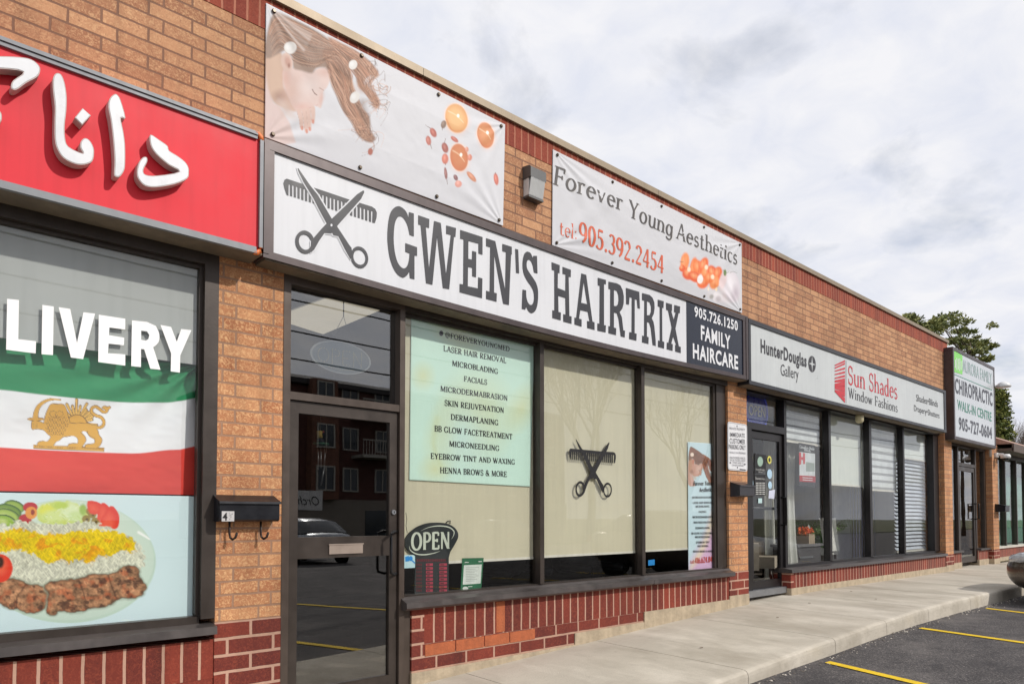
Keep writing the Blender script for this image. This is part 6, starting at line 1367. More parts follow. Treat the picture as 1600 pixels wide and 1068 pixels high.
tx0 = U(1234,850,.6).x; tx1 = tx0+1.0
t = thing('side_table', ((tx0+tx1)/2, .78, .46), 'low dark side table under the orange flowers', 'table')
q = MB(); q.box(tx0-.03, tx1+.03, .55, 1.0, 1.0, 1.04); part(q, 'table_top', mat('table_grey', (116,114,116), .4), t)
q = MB(); q.box(tx0, tx1, .58, .97, .66, 1.0); cb_ = part(q, 'cabinet', mat('table_dark', (84,82,84), .4), t)
q = MB(); q.box(tx0+.25, tx0+.7, .565, .578, .82, .85); part(q, 'drawer_handle', M_alu, cb_)
for lx in (tx0+.02, tx1-.06):
    for ly in (.6, .94):
        q = MB(); q.box(lx, lx+.04, ly, ly+.03, .46, .66); part(q, 'leg', mat('table_dark', (84,82,84), .4), t)
t = thing('flower_box', (U(1259,851,.66).x, .66, 1.04), 'wooden box of orange flowers on the dark side table', 'flowers')
fx = U(1259,851,.66).x
q = MB(); q.box(fx-.1, fx+.1, .56, .76, 1.04, 1.19); part(q, 'box', mat('box_wood', (168,150,128), .7), t)
q = MB(); rr = random.Random(8)
for i in range(60):
    p = Vector((fx+rr.gauss(0, .075), .66+rr.gauss(0, .05), 1.2+rr.random()*.08)); r = rr.uniform(.022, .036)
    for k in range(5):
        a = k*1.257+rr.random(); q.face([p, p+Vector((math.cos(a)*r, rr.uniform(-.02, .01), math.sin(a)*r)), p+Vector((math.cos(a+.6)*r*1.1, rr.uniform(-.03, 0), math.sin(a+.6)*r*1.1)), p+Vector((math.cos(a+1.1)*r, 0, math.sin(a+1.1)*r))], rr.choice((0, 0, 1)))
part(q, 'blossoms', [mat('blossom_orange', (226,96,34), .7), mat('blossom_red', (206,62,34), .7)], t)
PX_ = U(1277,850,1.2).x
t = thing('potted_palm', (PX_, 1.2, .46), 'green potted palm behind the first and second pane of the blind shop', 'plant')
q = MB(); q.lathe([(.16, 0), (.21, .38), (.22, .4), (.19, .4), (.17, .34), (.0, .34)], (PX_, 1.2, .46), 18); part(q, 'pot', mat('pot_grey', (120,116,112), .6), t, True)
q = MB(); rr = random.Random(6)
for i in range(26):
    a = rr.uniform(0, 6.28); L = rr.uniform(.5, .95); P = []
    for k in range(7):
        s = k/6; P.append(Vector((PX_+math.cos(a)*L*s*.85, 1.2+math.sin(a)*L*s*.6, .85+L*1.35*s-(.75*L*s*s))))
    q.tube(P, [.006, .006, .005, .005, .004, .003, .002], 4, 1)
    for k in range(1, 7):
        for s_ in (-1, 1):
            for e in (.0, .5):
                b = P[k]*(1-e)+P[k-1]*e; side = Vector((-math.sin(a), math.cos(a), -.35))*s_*.19*(1-k/9); q.face([b, b+side*.5+Vector((0, 0, .02)), b+side+Vector((math.cos(a)*.07, 0, -.02)), b+side*.4-Vector((0, 0, .012))], 0)
part(q, 'fronds', [mat('palm_green', (96,134,66), .6, var=.25, scale=9), mat('palm_stem', (92,104,56), .7)], t)
# clinic shutter
t = thing('slatted_shutter', (18.3, .3, .8), 'brown slatted shutter behind the narrow clinic window', 'blind')
q = MB()
for i in range(36):
    z = .80+i*.06; q.face([(18.0, .27, z), (18.7, .27, z), (18.7, .32, z+.045), (18.0, .32, z+.045)])
q.box(18.0, 18.7, .34, .35, .78, 2.95); part(q, 'slats', mat('shutter_brown', (128,98,72), .6, var=.12), t)
q = MB(); q.box(17.99, 18.71, .26, .33, .77, .80); part(q, 'bottom_rail', mat('shutter_brown', (128,98,72), .6), t)
# a sensor under the sign, and loose cable ends
t = thing('sensor_box', (12.0, -.06, 2.98), 'small cream sensor under the blind shop sign', 'sensor')
sp_ = U(1343,653,-.03)
q = MB(); q.lathe([(.04, .06), (.06, .04), (.06, -.05), (.03, -.075), (0, -.08)], (sp_.x, -.03, sp_.z), 12); part(q, 'housing', mat('sensor_cream', (206,196,160), .5), t, True)
q = MB(); q.tube([(sp_.x, -.03, sp_.z+.05), (sp_.x, -.03, 3.045)], .012, 6); part(q, 'stem', mat('sensor_cream', (206,196,160), .5), t)
# ------------------------------------------------------------------ ground
def gmat(name, rgb, specks, rough=.9, bump=.6, big=.25):
    m, n, bs, out = nodes_of(name); t = N(n, 'ShaderNodeTexCoord'); c = lin(rgb)
    a = N(n, 'ShaderNodeTexNoise'); a.inputs['Scale'].default_value = .9; a.inputs['Detail'].default_value = 9; a.inputs['Roughness'].default_value = .65; n.links.new(t.outputs['Object'], a.inputs['Vector'])
    mr = N(n, 'ShaderNodeMapRange'); mr.inputs[1].default_value = .3; mr.inputs[2].default_value = .7; mr.inputs[3].default_value = 1-big; mr.inputs[4].default_value = 1+big; n.links.new(a.outputs[0], mr.inputs[0])
    s = N(n, 'ShaderNodeVectorMath', operation='SCALE'); s.inputs[0].default_value = c; n.links.new(mr.outputs[0], s.inputs['Scale']); col = s.outputs[0]
    for (cc, sc, lo, hi, am, stretch) in specks:
        mp_ = N(n, 'ShaderNodeMapping'); mp_.inputs['Scale'].default_value = stretch; n.links.new(t.outputs['Object'], mp_.inputs[0])
        q = N(n, 'ShaderNodeTexNoise'); q.inputs['Scale'].default_value = sc; q.inputs['Detail'].default_value = 4; q.inputs['Roughness'].default_value = .7; n.links.new(mp_.outputs[0], q.inputs['Vector'])
        r = N(n, 'ShaderNodeMapRange'); r.inputs[1].default_value = lo; r.inputs[2].default_value = hi; r.inputs[4].default_value = am; n.links.new(q.outputs[0], r.inputs[0])
        x = N(n, 'ShaderNodeMix', data_type='RGBA'); n.links.new(r.outputs[0], x.inputs[0]); n.links.new(col, x.inputs[6]); x.inputs[7].default_value = (*lin(cc), 1); col = x.outputs[2]
    n.links.new(col, bs.inputs['Base Color']); bs.inputs['Roughness'].default_value = rough; bs.inputs['Specular IOR Level'].default_value = .3
    nb = N(n, 'ShaderNodeTexNoise'); nb.inputs['Scale'].default_value = 70; nb.inputs['Detail'].default_value = 6; n.links.new(t.outputs['Object'], nb.inputs['Vector'])
    bp = N(n, 'ShaderNodeBump'); bp.inputs['Strength'].default_value = bump; bp.inputs['Distance'].default_value = .008; n.links.new(nb.outputs[0], bp.inputs['Height']); n.links.new(bp.outputs[0], bs.inputs['Normal'])
    return m
M_asph = gmat('asphalt', (80,77,77), [((150,142,138), 58, .52, .66, .75, (1,1,1)), ((40,38,40), 52, .52, .66, .75, (1,1,1)), ((54,52,53), 6, .5, .66, .5, (.6,1,1)), ((58,56,58), 1.6, .5, .68, .55, (1,1,1)), ((118,112,108), .9, .52, .7, .5, (1,1,1))], .9, 1.0, .22)
M_walk = gmat('sidewalk_concrete', (186,178,164), [((150,141,126), 1.2, .46, .66, .65, (1,.5,1)), ((214,206,192), 1.8, .50, .66, .6, (.8,.35,1)), ((140,132,120), 30, .52, .75, .35, (.3,4,1)), ((120,110,98), 8, .66, .8, .5, (1,1,1))], .88, .35, .1)
M_grass = gmat('grass', (84,86,56), [((110,108,70), 20, .5, .7, .6, (1,1,1))], .95, .8)
M_earth = gmat('ground', (96,96,72), [((80,104,56), 4, .5, .7, .6, (1,1,1))], .95, .5)
prof = [(.26, .0), (-1.50, .0), (-1.545, -.003), (-1.562, -.010), (-1.574, -.024), (-1.579, -.05), (-1.586, -.36), (.26, -.36)]
joints = [-44, -30, -16, -9.2, -7.6, -6.0, -4.4, -2.8, -1.2, .4, 2.0, 3.6, 5.2, 6.8, 8.06, 9.36, 11.0, 12.6, 14.2, 15.8, 17.4, 19.0, 22, 26, 30, 40, 60]
q = MB()
for a, b in zip(joints[:-1], joints[1:]):
    xs_ = [a+.004]+[g for g in GX if a+.01 < g < b-.01]+[b-.004]; rows = []
    for x in xs_:
        r0 = len(q.v)
        for (y, dz) in prof:
            e = .012 if x in (xs_[0], xs_[-1]) and y < 0 and y > -1.6 and dz > -.1 else 0.
            q.v.append((x, y, walk_z(x, y)+dz-e*.3))
        rows.append(r0)
    n = len(prof)
    for i in range(len(rows)-1):
        for k in range(n): q.f.append((rows[i]+k, rows[i+1]+k, rows[i+1]+(k+1) % n, rows[i]+(k+1) % n)); q.m.append(0)
    q.f.append(tuple(rows[0]+k for k in range(n))); q.m.append(0); q.f.append(tuple(rows[-1]+k for k in range(n))[::-1]); q.m.append(0)
struct(q.build('sidewalk', M_walk))
q = MB(); gx = [-60, -40, -20, -10]+[x*.5 for x in range(-18, 48)]+[26, 30, 40, 60, 90, 140]; gy = [-1.56, -1.62, -1.8, -2.2, -3, -4, -5, -6, -8, -10, -14, -18, -22, -26, -30]
for x in gx:
    for y in gy: q.v.append((x, y, lot_z(x, y)))
m_ = len(gy)
for i in range(len(gx)-1):
    for j in range(m_-1): q.f.append((i*m_+j, i*m_+j+1, (i+1)*m_+j+1, (i+1)*m_+j)); q.m.append(0)
struct(q.build('parking_lot', M_asph, None, True))
q = MB()
for x in gx: q.v += [(x, -24, lot_z(x, -24)+.1), (x, -24.01, lot_z(x, -24)-.1), (x, -32, lot_z(x, -30)+.15), (x, -70, lot_z(x, -30)+.2)]
for i in range(len(gx)-1):
    for j in range(3): q.f.append((i*4+j, i*4+j+1, (i+1)*4+j+1, (i+1)*4+j)); q.m.append(0)
struct(q.build('lawn', M_grass))
q = MB(); q.face([(-900, -900, -1.3), (900, -900, -1.3), (900, 900, -1.3), (-900, 900, -1.3)]); struct(q.build('ground', M_earth))
q = MB(); q.face([(-60, 12.1, .3), (140, 12.1, .3), (140, 120, .6), (-60, 120, .6)]); q.face([(19.1, .0, .44), (60, .0, .44), (60, 12.1, .3), (19.1, 12.1, .3)]); struct(q.build('rear_lawn', M_earth))
M_yel = gmat('line_yellow', (226,190,36), [((120,108,70), 26, .56, .72, .75, (1,1,1)), ((180,150,40), 5, .5, .7, .5, (1,1,1))], .8, .5, .08)
def line(x, y0, y1, sl_, w_=.105):
    q = MB(); n = 24; L = []
    for i in range(n+1):
        y = y0+(y1-y0)*i/n; xx = x+sl_*(y+1.65); jit = (vnoise(np.array([i*.7+x*9]), np.array([.5]), 3)[0]-.5)*.012
        for s in (-1, 1): q.v.append((xx+s*w_/2+jit, y, lot_z(xx, y)+.006))
    for i in range(n): q.f.append((2*i, 2*i+1, 2*i+3, 2*i+2)); q.m.append(0)
    o = q.build('parking_line', M_yel); struct(o); return o
for x, s_ in ((-3.7, .2), (-1.2, .2), (1.35, .2), (3.9, .2), (6.40, .27), (8.76, .15), (11.32, .24), (13.8, .2), (16.3, .2), (18.8, .2), (21.3, .2)): line(x, -1.68, -7.0, s_)
# grit along the kerb
rr = random.Random(12); q = MB()
for i in range(420):
    x = rr.uniform(3.5, 14); y = -1.6-abs(rr.gauss(0, .06)); s = rr.uniform(.004, .014)*(2 if rr.random() < .06 else 1); z = lot_z(x, y); c = Vector((x, y, z+s*.3)); k = rr.choice((0, 0, 1))
    P = [c+Vector((math.cos(a+i)*s*rr.uniform(.6, 1.2), math.sin(a+i)*s*rr.uniform(.6, 1.2), 0)) for a in (0, 1.3, 2.6, 3.9, 5.1)]; top = c+Vector((0, 0, s*.6))
    for j in range(5): q.face([P[j], P[(j+1) % 5], top], k)
for x, y in ((7.4, -.7), (8.6, -.5), (9.6, -.9), (10.2, -.35), (5.6, -.9)):
    c = Vector((x, y, walk_z(x, y)+.005)); q.face([c+Vector((.02, 0, .004)), c+Vector((.0, .015, .0)), c+Vector((-.025, .004, .008)), c+Vector((-.005, -.012, .0))], 2)
o = q.build('kerb_grit', [mat('grit_grey', (120,112,104), .9), mat('grit_pale', (200,192,180), .9), mat('leaf_brown', (84,62,44), .9)]); o['kind'] = 'stuff'

# ------------------------------------------------------------------ low wing beyond the last pillar
Bw = thing('low_side_building', (23, 4, .5), 'low wing with brownish hip roof and tall windows with teal curtains past the clinic', 'building')
q = MB(); q.box(19.22, 27, .06, .3, .53, .735); kw_ = part(q, 'knee_wall', M_sold, Bw)
q = MB(); q.box(19.2, 27.02, .05, .3, -.1, .53); part(q, 'concrete_base', M_conc, kw_)
zt = U(1580,719,.15).z
q = MB(); q.box(19.2, 27, .02, .34, .735, .78); part(q, 'window_sill', mat('sill_pale', (196,190,180), .6), Bw)
mxs_ = [19.25, U(1570.5,800,.1).x, U(1588,800,.1).x, U(1605,800,.1).x, 24.4, 25.6, 27]
q = MB()
for x in mxs_: q.box(x-.03, x+.03, .08, .2, .78, zt)
q.box(19.2, 27, .08, .2, zt, zt+.1); fr = part(q, 'window_frame', M_brown, Bw)
for a, b in zip(mxs_[:-1], mxs_[1:]): pane(a+.03, b-.03, .78, zt, .14, fr, G_far)
zr = U(1556,681,3.).z
q = MB(); q.box(19.2, 27.3, -.3, .1, zt+.1, zt+.16); q.box(19.2, 27.3, -.32, -.28, zt+.08, zt+.26); part(q, 'eave_fascia', mat('fascia_brown', (92,78,70), .6), Bw)
ez = zt+.26
q = MB(); A0 = (19.21, -.32, ez); A1 = (27.4, -.32, ez); R0 = (19.21, 3., zr); R1_ = (21.0, 3., zr); C1 = (27.4, 6.3, ez); C0 = (19.21, 6.3, ez)
q.face([A0, A1, R1_, R0]); q.face([A1, C1, R1_]); q.face([C1, C0, R0, R1_]); q.face([A0, R0, C0]); q.face([A0, C0, C1, A1]); part(q, 'hip_roof', mat('shingle_pink', (168,136,122), .9, var=.14, scale=14, bump=.5, bscale=30), Bw)
q = MB(); q.box(19.22, 27, 5.9, 6.1, 0, ez); q.box(26.9, 27, .3, 6, 0, ez); q.box(19.22, 27, .3, 6, .3, .5); part(q, 'rear_wall', M_room, Bw)
M_teal = mat('curtain_teal', (150,200,182), .85, var=.06)
for i, (a, b) in enumerate(zip(mxs_[:-2], mxs_[1:-1])):
    o = curtain(a+.03, b-.03, .8, zt-.35, .42, 'teal curtain behind the tall windows of the low wing', M_teal, .02); o['group'] = 'teal curtains of the low wing'
# ------------------------------------------------------------------ trees
def branches(q, p, d, L, r, depth, rr, mi=0, spread=.5, up=.15, leaf=None, n_=6):
    P = [p]; seg = 4; dd = d.copy()
    for k in range(seg):
        dd = (dd+Vector((rr.uniform(-1, 1), rr.uniform(-1, 1), rr.uniform(-.6, 1)))*.14).normalized(); P.append(P[-1]+dd*L/seg)
    q.tube(P, [r*(1-.4*k/seg) for k in range(seg+1)], n_ if depth > 2 else 3, mi, False)
    if depth <= 0: return
    for k in range(rr.randint(3, 4) if depth > 1 else 3):
        s = P[rr.randint(2, seg)] if k else P[-1]
        nd = (dd+Vector((rr.uniform(-1, 1), rr.uniform(-1, 1), rr.uniform(-.5, 1)))*spread*1.3+Vector((0, 0, up))).normalized()
        branches(q, s, nd, L*rr.uniform(.6, .78), r*.55, depth-1, rr, mi, spread, up, leaf, n_)
def bare_tree(loc, h, seed, label, depth=5, forks=2):
    t = thing('bare_tree', loc, label, 'tree'); rr = random.Random(seed); m = mat('bark_grey', (92,80,72), .9, var=.2, scale=10); m2 = mat('twig_brown', (104,90,80), .9)
    q = MB(); L0 = Vector(loc); q.tube([L0, L0+Vector((.1, .05, h*.16)), L0+Vector((.05, 0, h*.3))], [h*.022, h*.018, h*.016], 8); part(q, 'trunk', m, t, True)
    q = MB()
    for k in range(forks+2):
        a = k*6.28/(forks+2)+rr.random(); branches(q, L0+Vector((.05, 0, h*(.24+.02*k))), Vector((math.cos(a)*.45, math.sin(a)*.45, 1)).normalized(), h*.27, h*.011, depth, rr, 0, .5, .12)
    part(q, 'crown', m2, t); return t
def tufts(q, c, rx, ry, rz, n, s, rr, mats=2, needle=True):
    for i in range(n):
        while True:
            p = Vector((rr.uniform(-1, 1), rr.uniform(-1, 1), rr.uniform(-1, 1)))
            if p.length < 1: break
        p = Vector((c[0]+p.x*rx, c[1]+p.y*ry, c[2]+p.z*rz)); mi = rr.choice(range(mats))
        for k in range(3):
            d = Vector((rr.uniform(-1, 1), rr.uniform(-1, 1), rr.uniform(-.3, 1))).normalized()*s*rr.uniform(.7, 1.3); sd = d.cross(Vector((rr.uniform(-1, 1), rr.uniform(-1, 1), rr.uniform(-1, 1)))).normalized()*s*(.22 if needle else .5)
            q.face([p-sd*.4, p+d*.5-sd, p+d, p+d*.5+sd], mi)
M_pine = mat('needles_olive', (150,152,92), .8, var=.3, scale=2); M_pine2 = mat('needles_dark', (100,110,64), .8, var=.3, scale=2); M_bark = mat('bark_brown', (74,60,48), .9, var=.2, scale=10)
def pine(loc, pads, label, seed):
    loc = (sum(p[0].x for p in pads)/len(pads), loc[1], loc[2])
    t = thing('pine_tree', loc, label, 'tree'); rr = random.Random(seed); L0 = Vector(loc); top = max(p[0].z for p in pads)
    tp = Vector((L0.x+.4, L0.y, top-.6))
    q = MB(); q.tube([L0, L0.lerp(tp, .4)+Vector((.15, 0, 0)), L0.lerp(tp, .75), tp], [.32, .25, .17, .07], 8)
    for c, r in pads:
        s = L0.lerp(tp, min(.95, max(.3, (c.z-1.2-L0.z)/(tp.z-L0.z)))); q.tube([s, s.lerp(c, .5)+Vector((0, 0, -.2)), c], [.06, .04, .015], 5)
    part(q, 'trunk', M_bark, t, True)
    q = MB()
    for c, r in pads:
        for j in range(7):
            o = Vector((rr.gauss(0, r*.42), rr.gauss(0, r*.42), rr.gauss(0, r*.14))); tufts(q, c+o, r*.36, r*.36, r*.13, 17, .2, rr)
    part(q, 'crown', [M_pine, M_pine2], t); return t
PYD = 7.
def PP(x, y, r, dy=0): return (U(x, y, PYD+dy), r)
pine((36.5, PYD, .4), [PP(1466,500,.9), PP(1490,503,1.0), PP(1504,518,.9), PP(1478,515,.9,1), PP(1512,535,.8), PP(1524,537,.7), PP(1534,536,.6), PP(1542,542,.55), PP(1495,535,1.), PP(1520,552,.8), PP(1540,560,.6), PP(1470,535,1.0), PP(1505,560,1.0), PP(1530,585,.7)], 'tall pine with flat layered crown rising behind the clinic sign', 3)
pine((28.5, PYD, .4), [PP(1420,499,.75), PP(1432,503,.6), PP(1445,510,.65), PP(1450,520,.6), PP(1430,515,.8,.5), PP(1438,530,.9)], 'smaller pine showing just above the roof edge', 7)
CYD = 9.
t = thing('cedar_tree', (46, CYD, .5), 'dense olive green cedar between the clinic sign and the low wing roof', 'tree'); rr = random.Random(21)
ctop = U(1561,608,CYD); cb0 = U(1562,700,CYD)
q = MB(); q.tube([(cb0.x, CYD, .4), (cb0.x, CYD, ctop.z-.4)], [.3, .05], 8); part(q, 'trunk', M_bark, t, True)
q = MB()
for k in range(64):
    f = k/63; z = ctop.z-.2+(1.2-ctop.z)*f; r = .2+1.0*f**.75
    for j in range(3):
        a = rr.uniform(0, 6.28); rad = r*rr.uniform(.35, 1.05); tufts(q, (cb0.x+math.cos(a)*rad, CYD+math.sin(a)*rad, z+rr.uniform(-.3, .3)), .4, .4, .35, 24, .16, rr, needle=False)
part(q, 'crown', [mat('cedar_light', (140,142,72), .85, var=.3, scale=1.5), mat('cedar_dark', (92,104,52), .85, var=.3, scale=1.5)], t)
bt = U(1590,700,11.); bare_tree((bt.x, 11., .5), 9.5, 5, 'bare brown tree at the right edge beyond the low wing', 5)
bt = U(1612,700,14.); bare_tree((bt.x, 14., .5), 11.0, 15, 'taller bare tree farther back at the right edge', 5)

# ------------------------------------------------------------------ car
def car(loc, rz, paint, label):
    X0, Y0, Z0 = loc; t = thing('parked_car', loc, label, 'car')
    def ring(y, w_, zb, zt): 
        d = zt-zb; h = [(0, zb), (.7*w_, zb), (.92*w_, zb+.07), (.99*w_, zb+.28*d), (w_, zb+.55*d), (.985*w_, zb+.78*d), (.93*w_, zt-.05), (.78*w_, zt), (.4*w_, zt+.025), (0, zt+.03)]
        return [(X0+p[0], Y0+y, Z0+p[1]) for p in h]+[(X0-p[0], Y0+y, Z0+p[1]) for p in h[-2:0:-1]]
    st = [(2.32,.46,.44,.58), (2.29,.60,.36,.66), (2.2,.74,.27,.73), (2.05,.82,.22,.785), (1.8,.865,.2,.83), (1.45,.895,.19,.87), (1.0,.91,.19,.92), (.6,.915,.19,.96), (0,.915,.19,.975), (-.8,.915,.19,.99), (-1.45,.905,.2,1.0), (-1.85,.88,.23,1.0), (-2.1,.83,.3,.98), (-2.25,.74,.4,.93), (-2.3,.6,.48,.85)]
    q = MB(); R = []
    for s in st: R.append(len(q.v)); q.v += ring(*s)
    n = len(ring(*st[0]))
    for i in range(len(R)-1):
        for k in range(n): q.f.append((R[i]+k, R[i]+(k+1) % n, R[i+1]+(k+1) % n, R[i+1]+k)); q.m.append(0)
    q.f.append(tuple(R[0]+k for k in range(n))[::-1]); q.f.append(tuple(R[-1]+k for k in range(n))); q.m += [0, 0]
    b = part(q, 'body', paint, t, True)
    sm = b.modifiers.new('sub', 'SUBSURF'); sm.levels = 1; sm.render_levels = 2
    cab = [(.78,.78,.955,.965), (.3,.70,.96,1.24), (-.05,.63,.96,1.40), (-.8,.62,.97,1.44), (-1.4,.60,.98,1.36), (-1.95,.70,.985,1.02)]
    q = MB(); R = []
    for (y, wt, z0, z1) in cab:
        R.append(len(q.v)); wb = .80 if z1-z0 > .1 else wt
        for p in [(wb+.04, z0), (wt*.5+wb*.5+.02, z0+(z1-z0)*.55), (wt, z1-.015), (wt*.5, z1+.015), (0, z1+.02)]: q.v.append((X0+p[0], Y0+y, Z0+p[1]))
        for p in [(wt*.5, z1+.015), (wt, z1-.015), (wt*.5+wb*.5+.02, z0+(z1-z0)*.55), (wb+.04, z0)]: q.v.append((X0-p[0], Y0+y, Z0+p[1]))
    for i in range(len(R)-1):
        for k in range(8): q.f.append((R[i]+k, R[i]+k+1, R[i+1]+k+1, R[i+1]+k)); q.m.append(1 if (2 <= k <= 5 and 1 < i < 4) else 0)
    part(q, 'cabin_windows', [mat('car_glass', (24,28,32), .05, spec=.8), paint], t, True)
    for sx in (-1, 1):
        for y in (1.42, -1.4):
            q = MB(); q.lathe([(.0, -.005*sx), (.39, -.005*sx), (.39, .01*sx), (.0, .01*sx)], (X0+sx*.90, Y0+y, Z0+.335), 28, axis='x'); wa = part(q, 'wheel_arch', mat('tyre', (24,24,24), .85), t)
            q = MB(); q.lathe([(.22, -.2*sx), (.31, -.2*sx), (.33, -.15*sx), (.33, -.03*sx), (.31, .015*sx), (.22, .02*sx)], (X0+sx*.915, Y0+y, Z0+.33), 28, axis='x'); wh = part(q, 'wheel', mat('tyre', (24,24,24), .85), t, True)
            q = MB(); q.lathe([(.0, .0), (.06, .012*sx), (.21, .005*sx), (.225, .02*sx), (.225, -.02*sx), (.0, -.02*sx)], (X0+sx*.918, Y0+y, Z0+.33), 24, axis='x'); part(q, 'rim', M_alu, wh, True)
        q = MB(); q.tube([(X0+sx*.50, Y0+2.215, Z0+.655), (X0+sx*.62, Y0+2.18, Z0+.675), (X0+sx*.73, Y0+2.07, Z0+.70), (X0+sx*.795, Y0+1.88, Z0+.735), (X0+sx*.82, Y0+1.74, Z0+.765)], [.035, .075, .085, .07, .025], 12); part(q, 'headlight', mat('headlight_clear', (206,210,216), .08, .1, var=.25, scale=30, coat=.8), t, True)
        q = MB(); q.tube([(X0+sx*.44, Y0+2.22, Z0+.42), (X0+sx*.60, Y0+2.17, Z0+.42), (X0+sx*.70, Y0+2.08, Z0+.425)], [.03, .05, .03], 8); part(q, 'fog_lamp_recess', mat('trim_black', (18,18,18), .6), t, True)
        q = MB(); q.tube([(X0+sx*.87, Y0+.55, Z0+.98), (X0+sx*1.0, Y0+.5, Z0+1.02), (X0+sx*1.03, Y0+.5, Z0+1.03)], [.02, .07, .05], 8); part(q, 'wing_mirror', paint, t, True)
        q = MB(); q.box(X0+sx*.55, X0+sx*.82, Y0-2.27, Y0-2.16, Z0+.74, Z0+.88); part(q, 'tail_light', mat('tail_red', (150,24,24), .2), t)
        q = MB(); q.tube([(X0+sx*.915, Y0+.12, Z0+.86), (X0+sx*.935, Y0+.06, Z0+.86), (X0+sx*.935, Y0-.04, Z0+.86), (X0+sx*.915, Y0-.1, Z0+.86)], .012, 6); part(q, 'door_handle', paint, t)
    q = MB(); q.box(X0-.34, X0+.34, Y0+2.2, Y0+2.305, Z0+.5, Z0+.59); part(q, 'grille', mat('trim_black', (18,18,18), .6), t)
    q = MB(); q.box(X0-.4, X0+.4, Y0+2.1, Y0+2.2, Z0+.3, Z0+.38); part(q, 'lower_intake', mat('trim_black', (18,18,18), .6), t)
    t.rotation_euler[2] = rz; return t
P_bronze = mat('paint_bronze', (92,82,72), .3, .5, var=.03, scale=3, coat=1.0); P_silver = mat('paint_silver', (150,154,160), .3, .6, var=.05, coat=1.)
P_dark = mat('paint_dark', (36,38,44), .25, .4, coat=1.)
car((13.05, -3.95, lot_z(13.05, -3.95)), 0, P_bronze, 'dark bronze car parked nose to the kerb at the right edge')
car((10.6, -17.5, lot_z(10.6, -17.5)), math.pi, P_silver, 'silver car parked across the lot, mirrored in the salon door')
car((19.5, -18.2, lot_z(19.5, -18.2)), math.pi, P_dark, 'dark car parked across the lot, mirrored low in the salon glass')
# ------------------------------------------------------------------ across the street, seen in the glass
Ba = thing('apartment_building', (30, -42, 0), 'four storey red brick apartment building mirrored in the shop windows', 'building')
M_apt = brick('brick_apartment', (84,46,38), (70,38,32), (84,66,60), .3, .1, off=.5, mort=.008); M_apt2 = brick('brick_apartment_light', (112,72,54), (98,60,46), (96,78,68), .3, .1, off=.5, mort=.008)
by = -36.; zg_ = -.4
q = MB(); q.box(16.5, 43, by-12, by, zg_+3.0, 9.6); part(q, 'brick_wall', M_apt, Ba)
q = MB(); q.box(16.4, 43.1, by-12, by+.1, zg_-.3, zg_+3.0); part(q, 'stone_ground_floor', mat('stone_pale', (120,112,104), .9), Ba)
q = MB(); q.box(20., 21.8, by, by+.7, zg_+3.0, 9.9); q.box(33, 36, by, by+.7, zg_+3.0, 10.2); part(q, 'brick_bay', M_apt2, Ba)
q = MB(); q.box(16.2, 43.3, by-12.3, by+.3, 9.6, 9.9); q.face([(16.3, by+.2, 9.9), (43.2, by+.2, 9.9), (40, by-6, 11.4), (20, by-6, 11.4)]); q.face([(16.3, by+.2, 9.9), (20, by-6, 11.4), (16.3, by-12, 9.9)]); q.face([(43.2, by+.2, 9.9), (43.2, by-12, 9.9), (40, by-6, 11.4)]); q.face([(16.3, by-12, 9.9), (20, by-6, 11.4), (40, by-6, 11.4), (43.2, by-12, 9.9)]); part(q, 'roof', mat('roof_dark', (58,54,54), .9), Ba)
M_wfr = mat('window_white', (150,146,138), .6); M_wgl = mat('window_dark', (40,46,52), .08)
for fl_ in range(3):
    for x in (17.8, 20.9, 23.0, 25.4, 27.6, 30, 32, 34.2, 37, 39.4, 41.4):
        z0_ = zg_+3.5+fl_*2.6; yy = by+.7 if (20 < x < 21.8 or 33 < x < 36) else by
        q = MB()
        for bx in ((x-.6, x-.5), (x+.5, x+.6), (x-.04, x+.04)): q.box(bx[0], bx[1], yy, yy+.08, z0_, z0_+1.5)
        q.box(x-.5, x+.5, yy, yy+.078, z0_, z0_+.09); q.box(x-.5, x+.5, yy, yy+.078, z0_+1.41, z0_+1.5); w_ = part(q, 'window', M_wfr, Ba)
        q = MB(); q.box(x-.5, x+.5, yy+.01, yy+.04, z0_+.09, z0_+1.41); part(q, 'pane', M_wgl, w_)
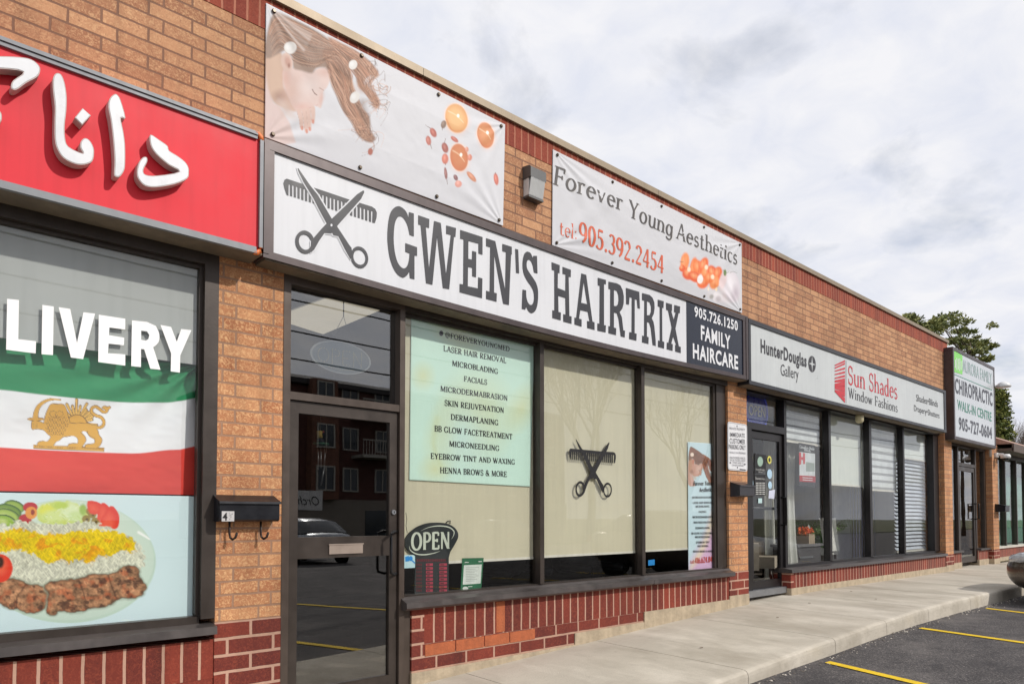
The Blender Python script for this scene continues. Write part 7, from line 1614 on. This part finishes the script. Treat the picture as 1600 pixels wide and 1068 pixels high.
for x in (24.9, 38.0):
    for fl_ in (1, 2):
        z0_ = zg_+3.0+fl_*2.6
        q = MB(); q.box(x-1.8, x+1.8, by, by+1.5, z0_, z0_+.2); bb = part(q, 'balcony', M_wfr, Ba)
        q = MB()
        for i in range(19): q.box(x-1.78+i*.196, x-1.75+i*.196, by+1.44, by+1.48, z0_+.2, z0_+1.1)
        q.box(x-1.8, x+1.8, by+1.43, by+1.49, z0_+1.1, z0_+1.18); part(q, 'railing', M_wfr, bb)
for x in (19, 25, 31, 37, 41):
    q = MB(); q.box(x-.9, x+.9, by+.1, by+.15, zg_, zg_+2.3); part(q, 'ground_window', M_wgl, Ba)
bare_tree((36., -27, -.3), 15.5, 9, 'bare tree across the lot mirrored in the middle salon pane', 5)
bare_tree((52., -30, -.3), 14.5, 19, 'second bare tree across the lot to the right', 4)
t = thing('roadside_sign', (12.4, -21, -.3), 'low white box sign on a post across the lot, mirrored in the salon door', 'sign')
q = MB(); q.box(11.7, 13.2, -21.2, -20.8, 1.75, 2.5); part(q, 'sign_box', mat('box_sign_white', (190,190,188), .5), t)
q = MB(); h = sans_tris('Orchid', .0); xw = max(p[0] for f in h for p in f)
for f in h: q.face([(13.1-(p[0]+.25*p[1])/xw*1.2, -20.79, 1.95+p[1]*.5) for p in f])
part(q, 'lettering', BLK, t)
q = MB(); q.box(12.2, 12.7, -21.1, -20.9, -.4, 1.75); part(q, 'post', mat('stone_pale', (120,112,104), .9), t)
for px_, lab in ((-18, 'wooden pole at the left end of the overhead cables'), (62, 'wooden pole at the right end of the overhead cables')):
    t = thing('utility_pole', (px_, -12, -.4), lab, 'pole')
    q = MB(); q.tube([(px_, -12, -.6), (px_, -12, 8.6)], [.16, .11], 10); part(q, 'post', M_bark, t, True)
    q = MB(); q.box(px_-.05, px_+.05, -12.9, -11.1, 8.0, 8.14); part(q, 'crossarm', M_bark, t)
for i, (z, y, lab) in enumerate(((8.1, -12.8, 'uppermost overhead cable mirrored across the shop windows'), (7.3, -12., 'second overhead cable below the uppermost one'), (6.5, -12., 'third overhead cable down'), (5.8, -12., 'lowest overhead cable above the lot'))):
    q = MB(); q.tube([(-18+80*k/20, y, z-.5*math.sin(math.pi*k/20)) for k in range(21)], .022, 5)
    single(q, 'overhead_cable', mat('cable_black', (24,24,24), .6), lab, 'cable', 'overhead cables over the lot')
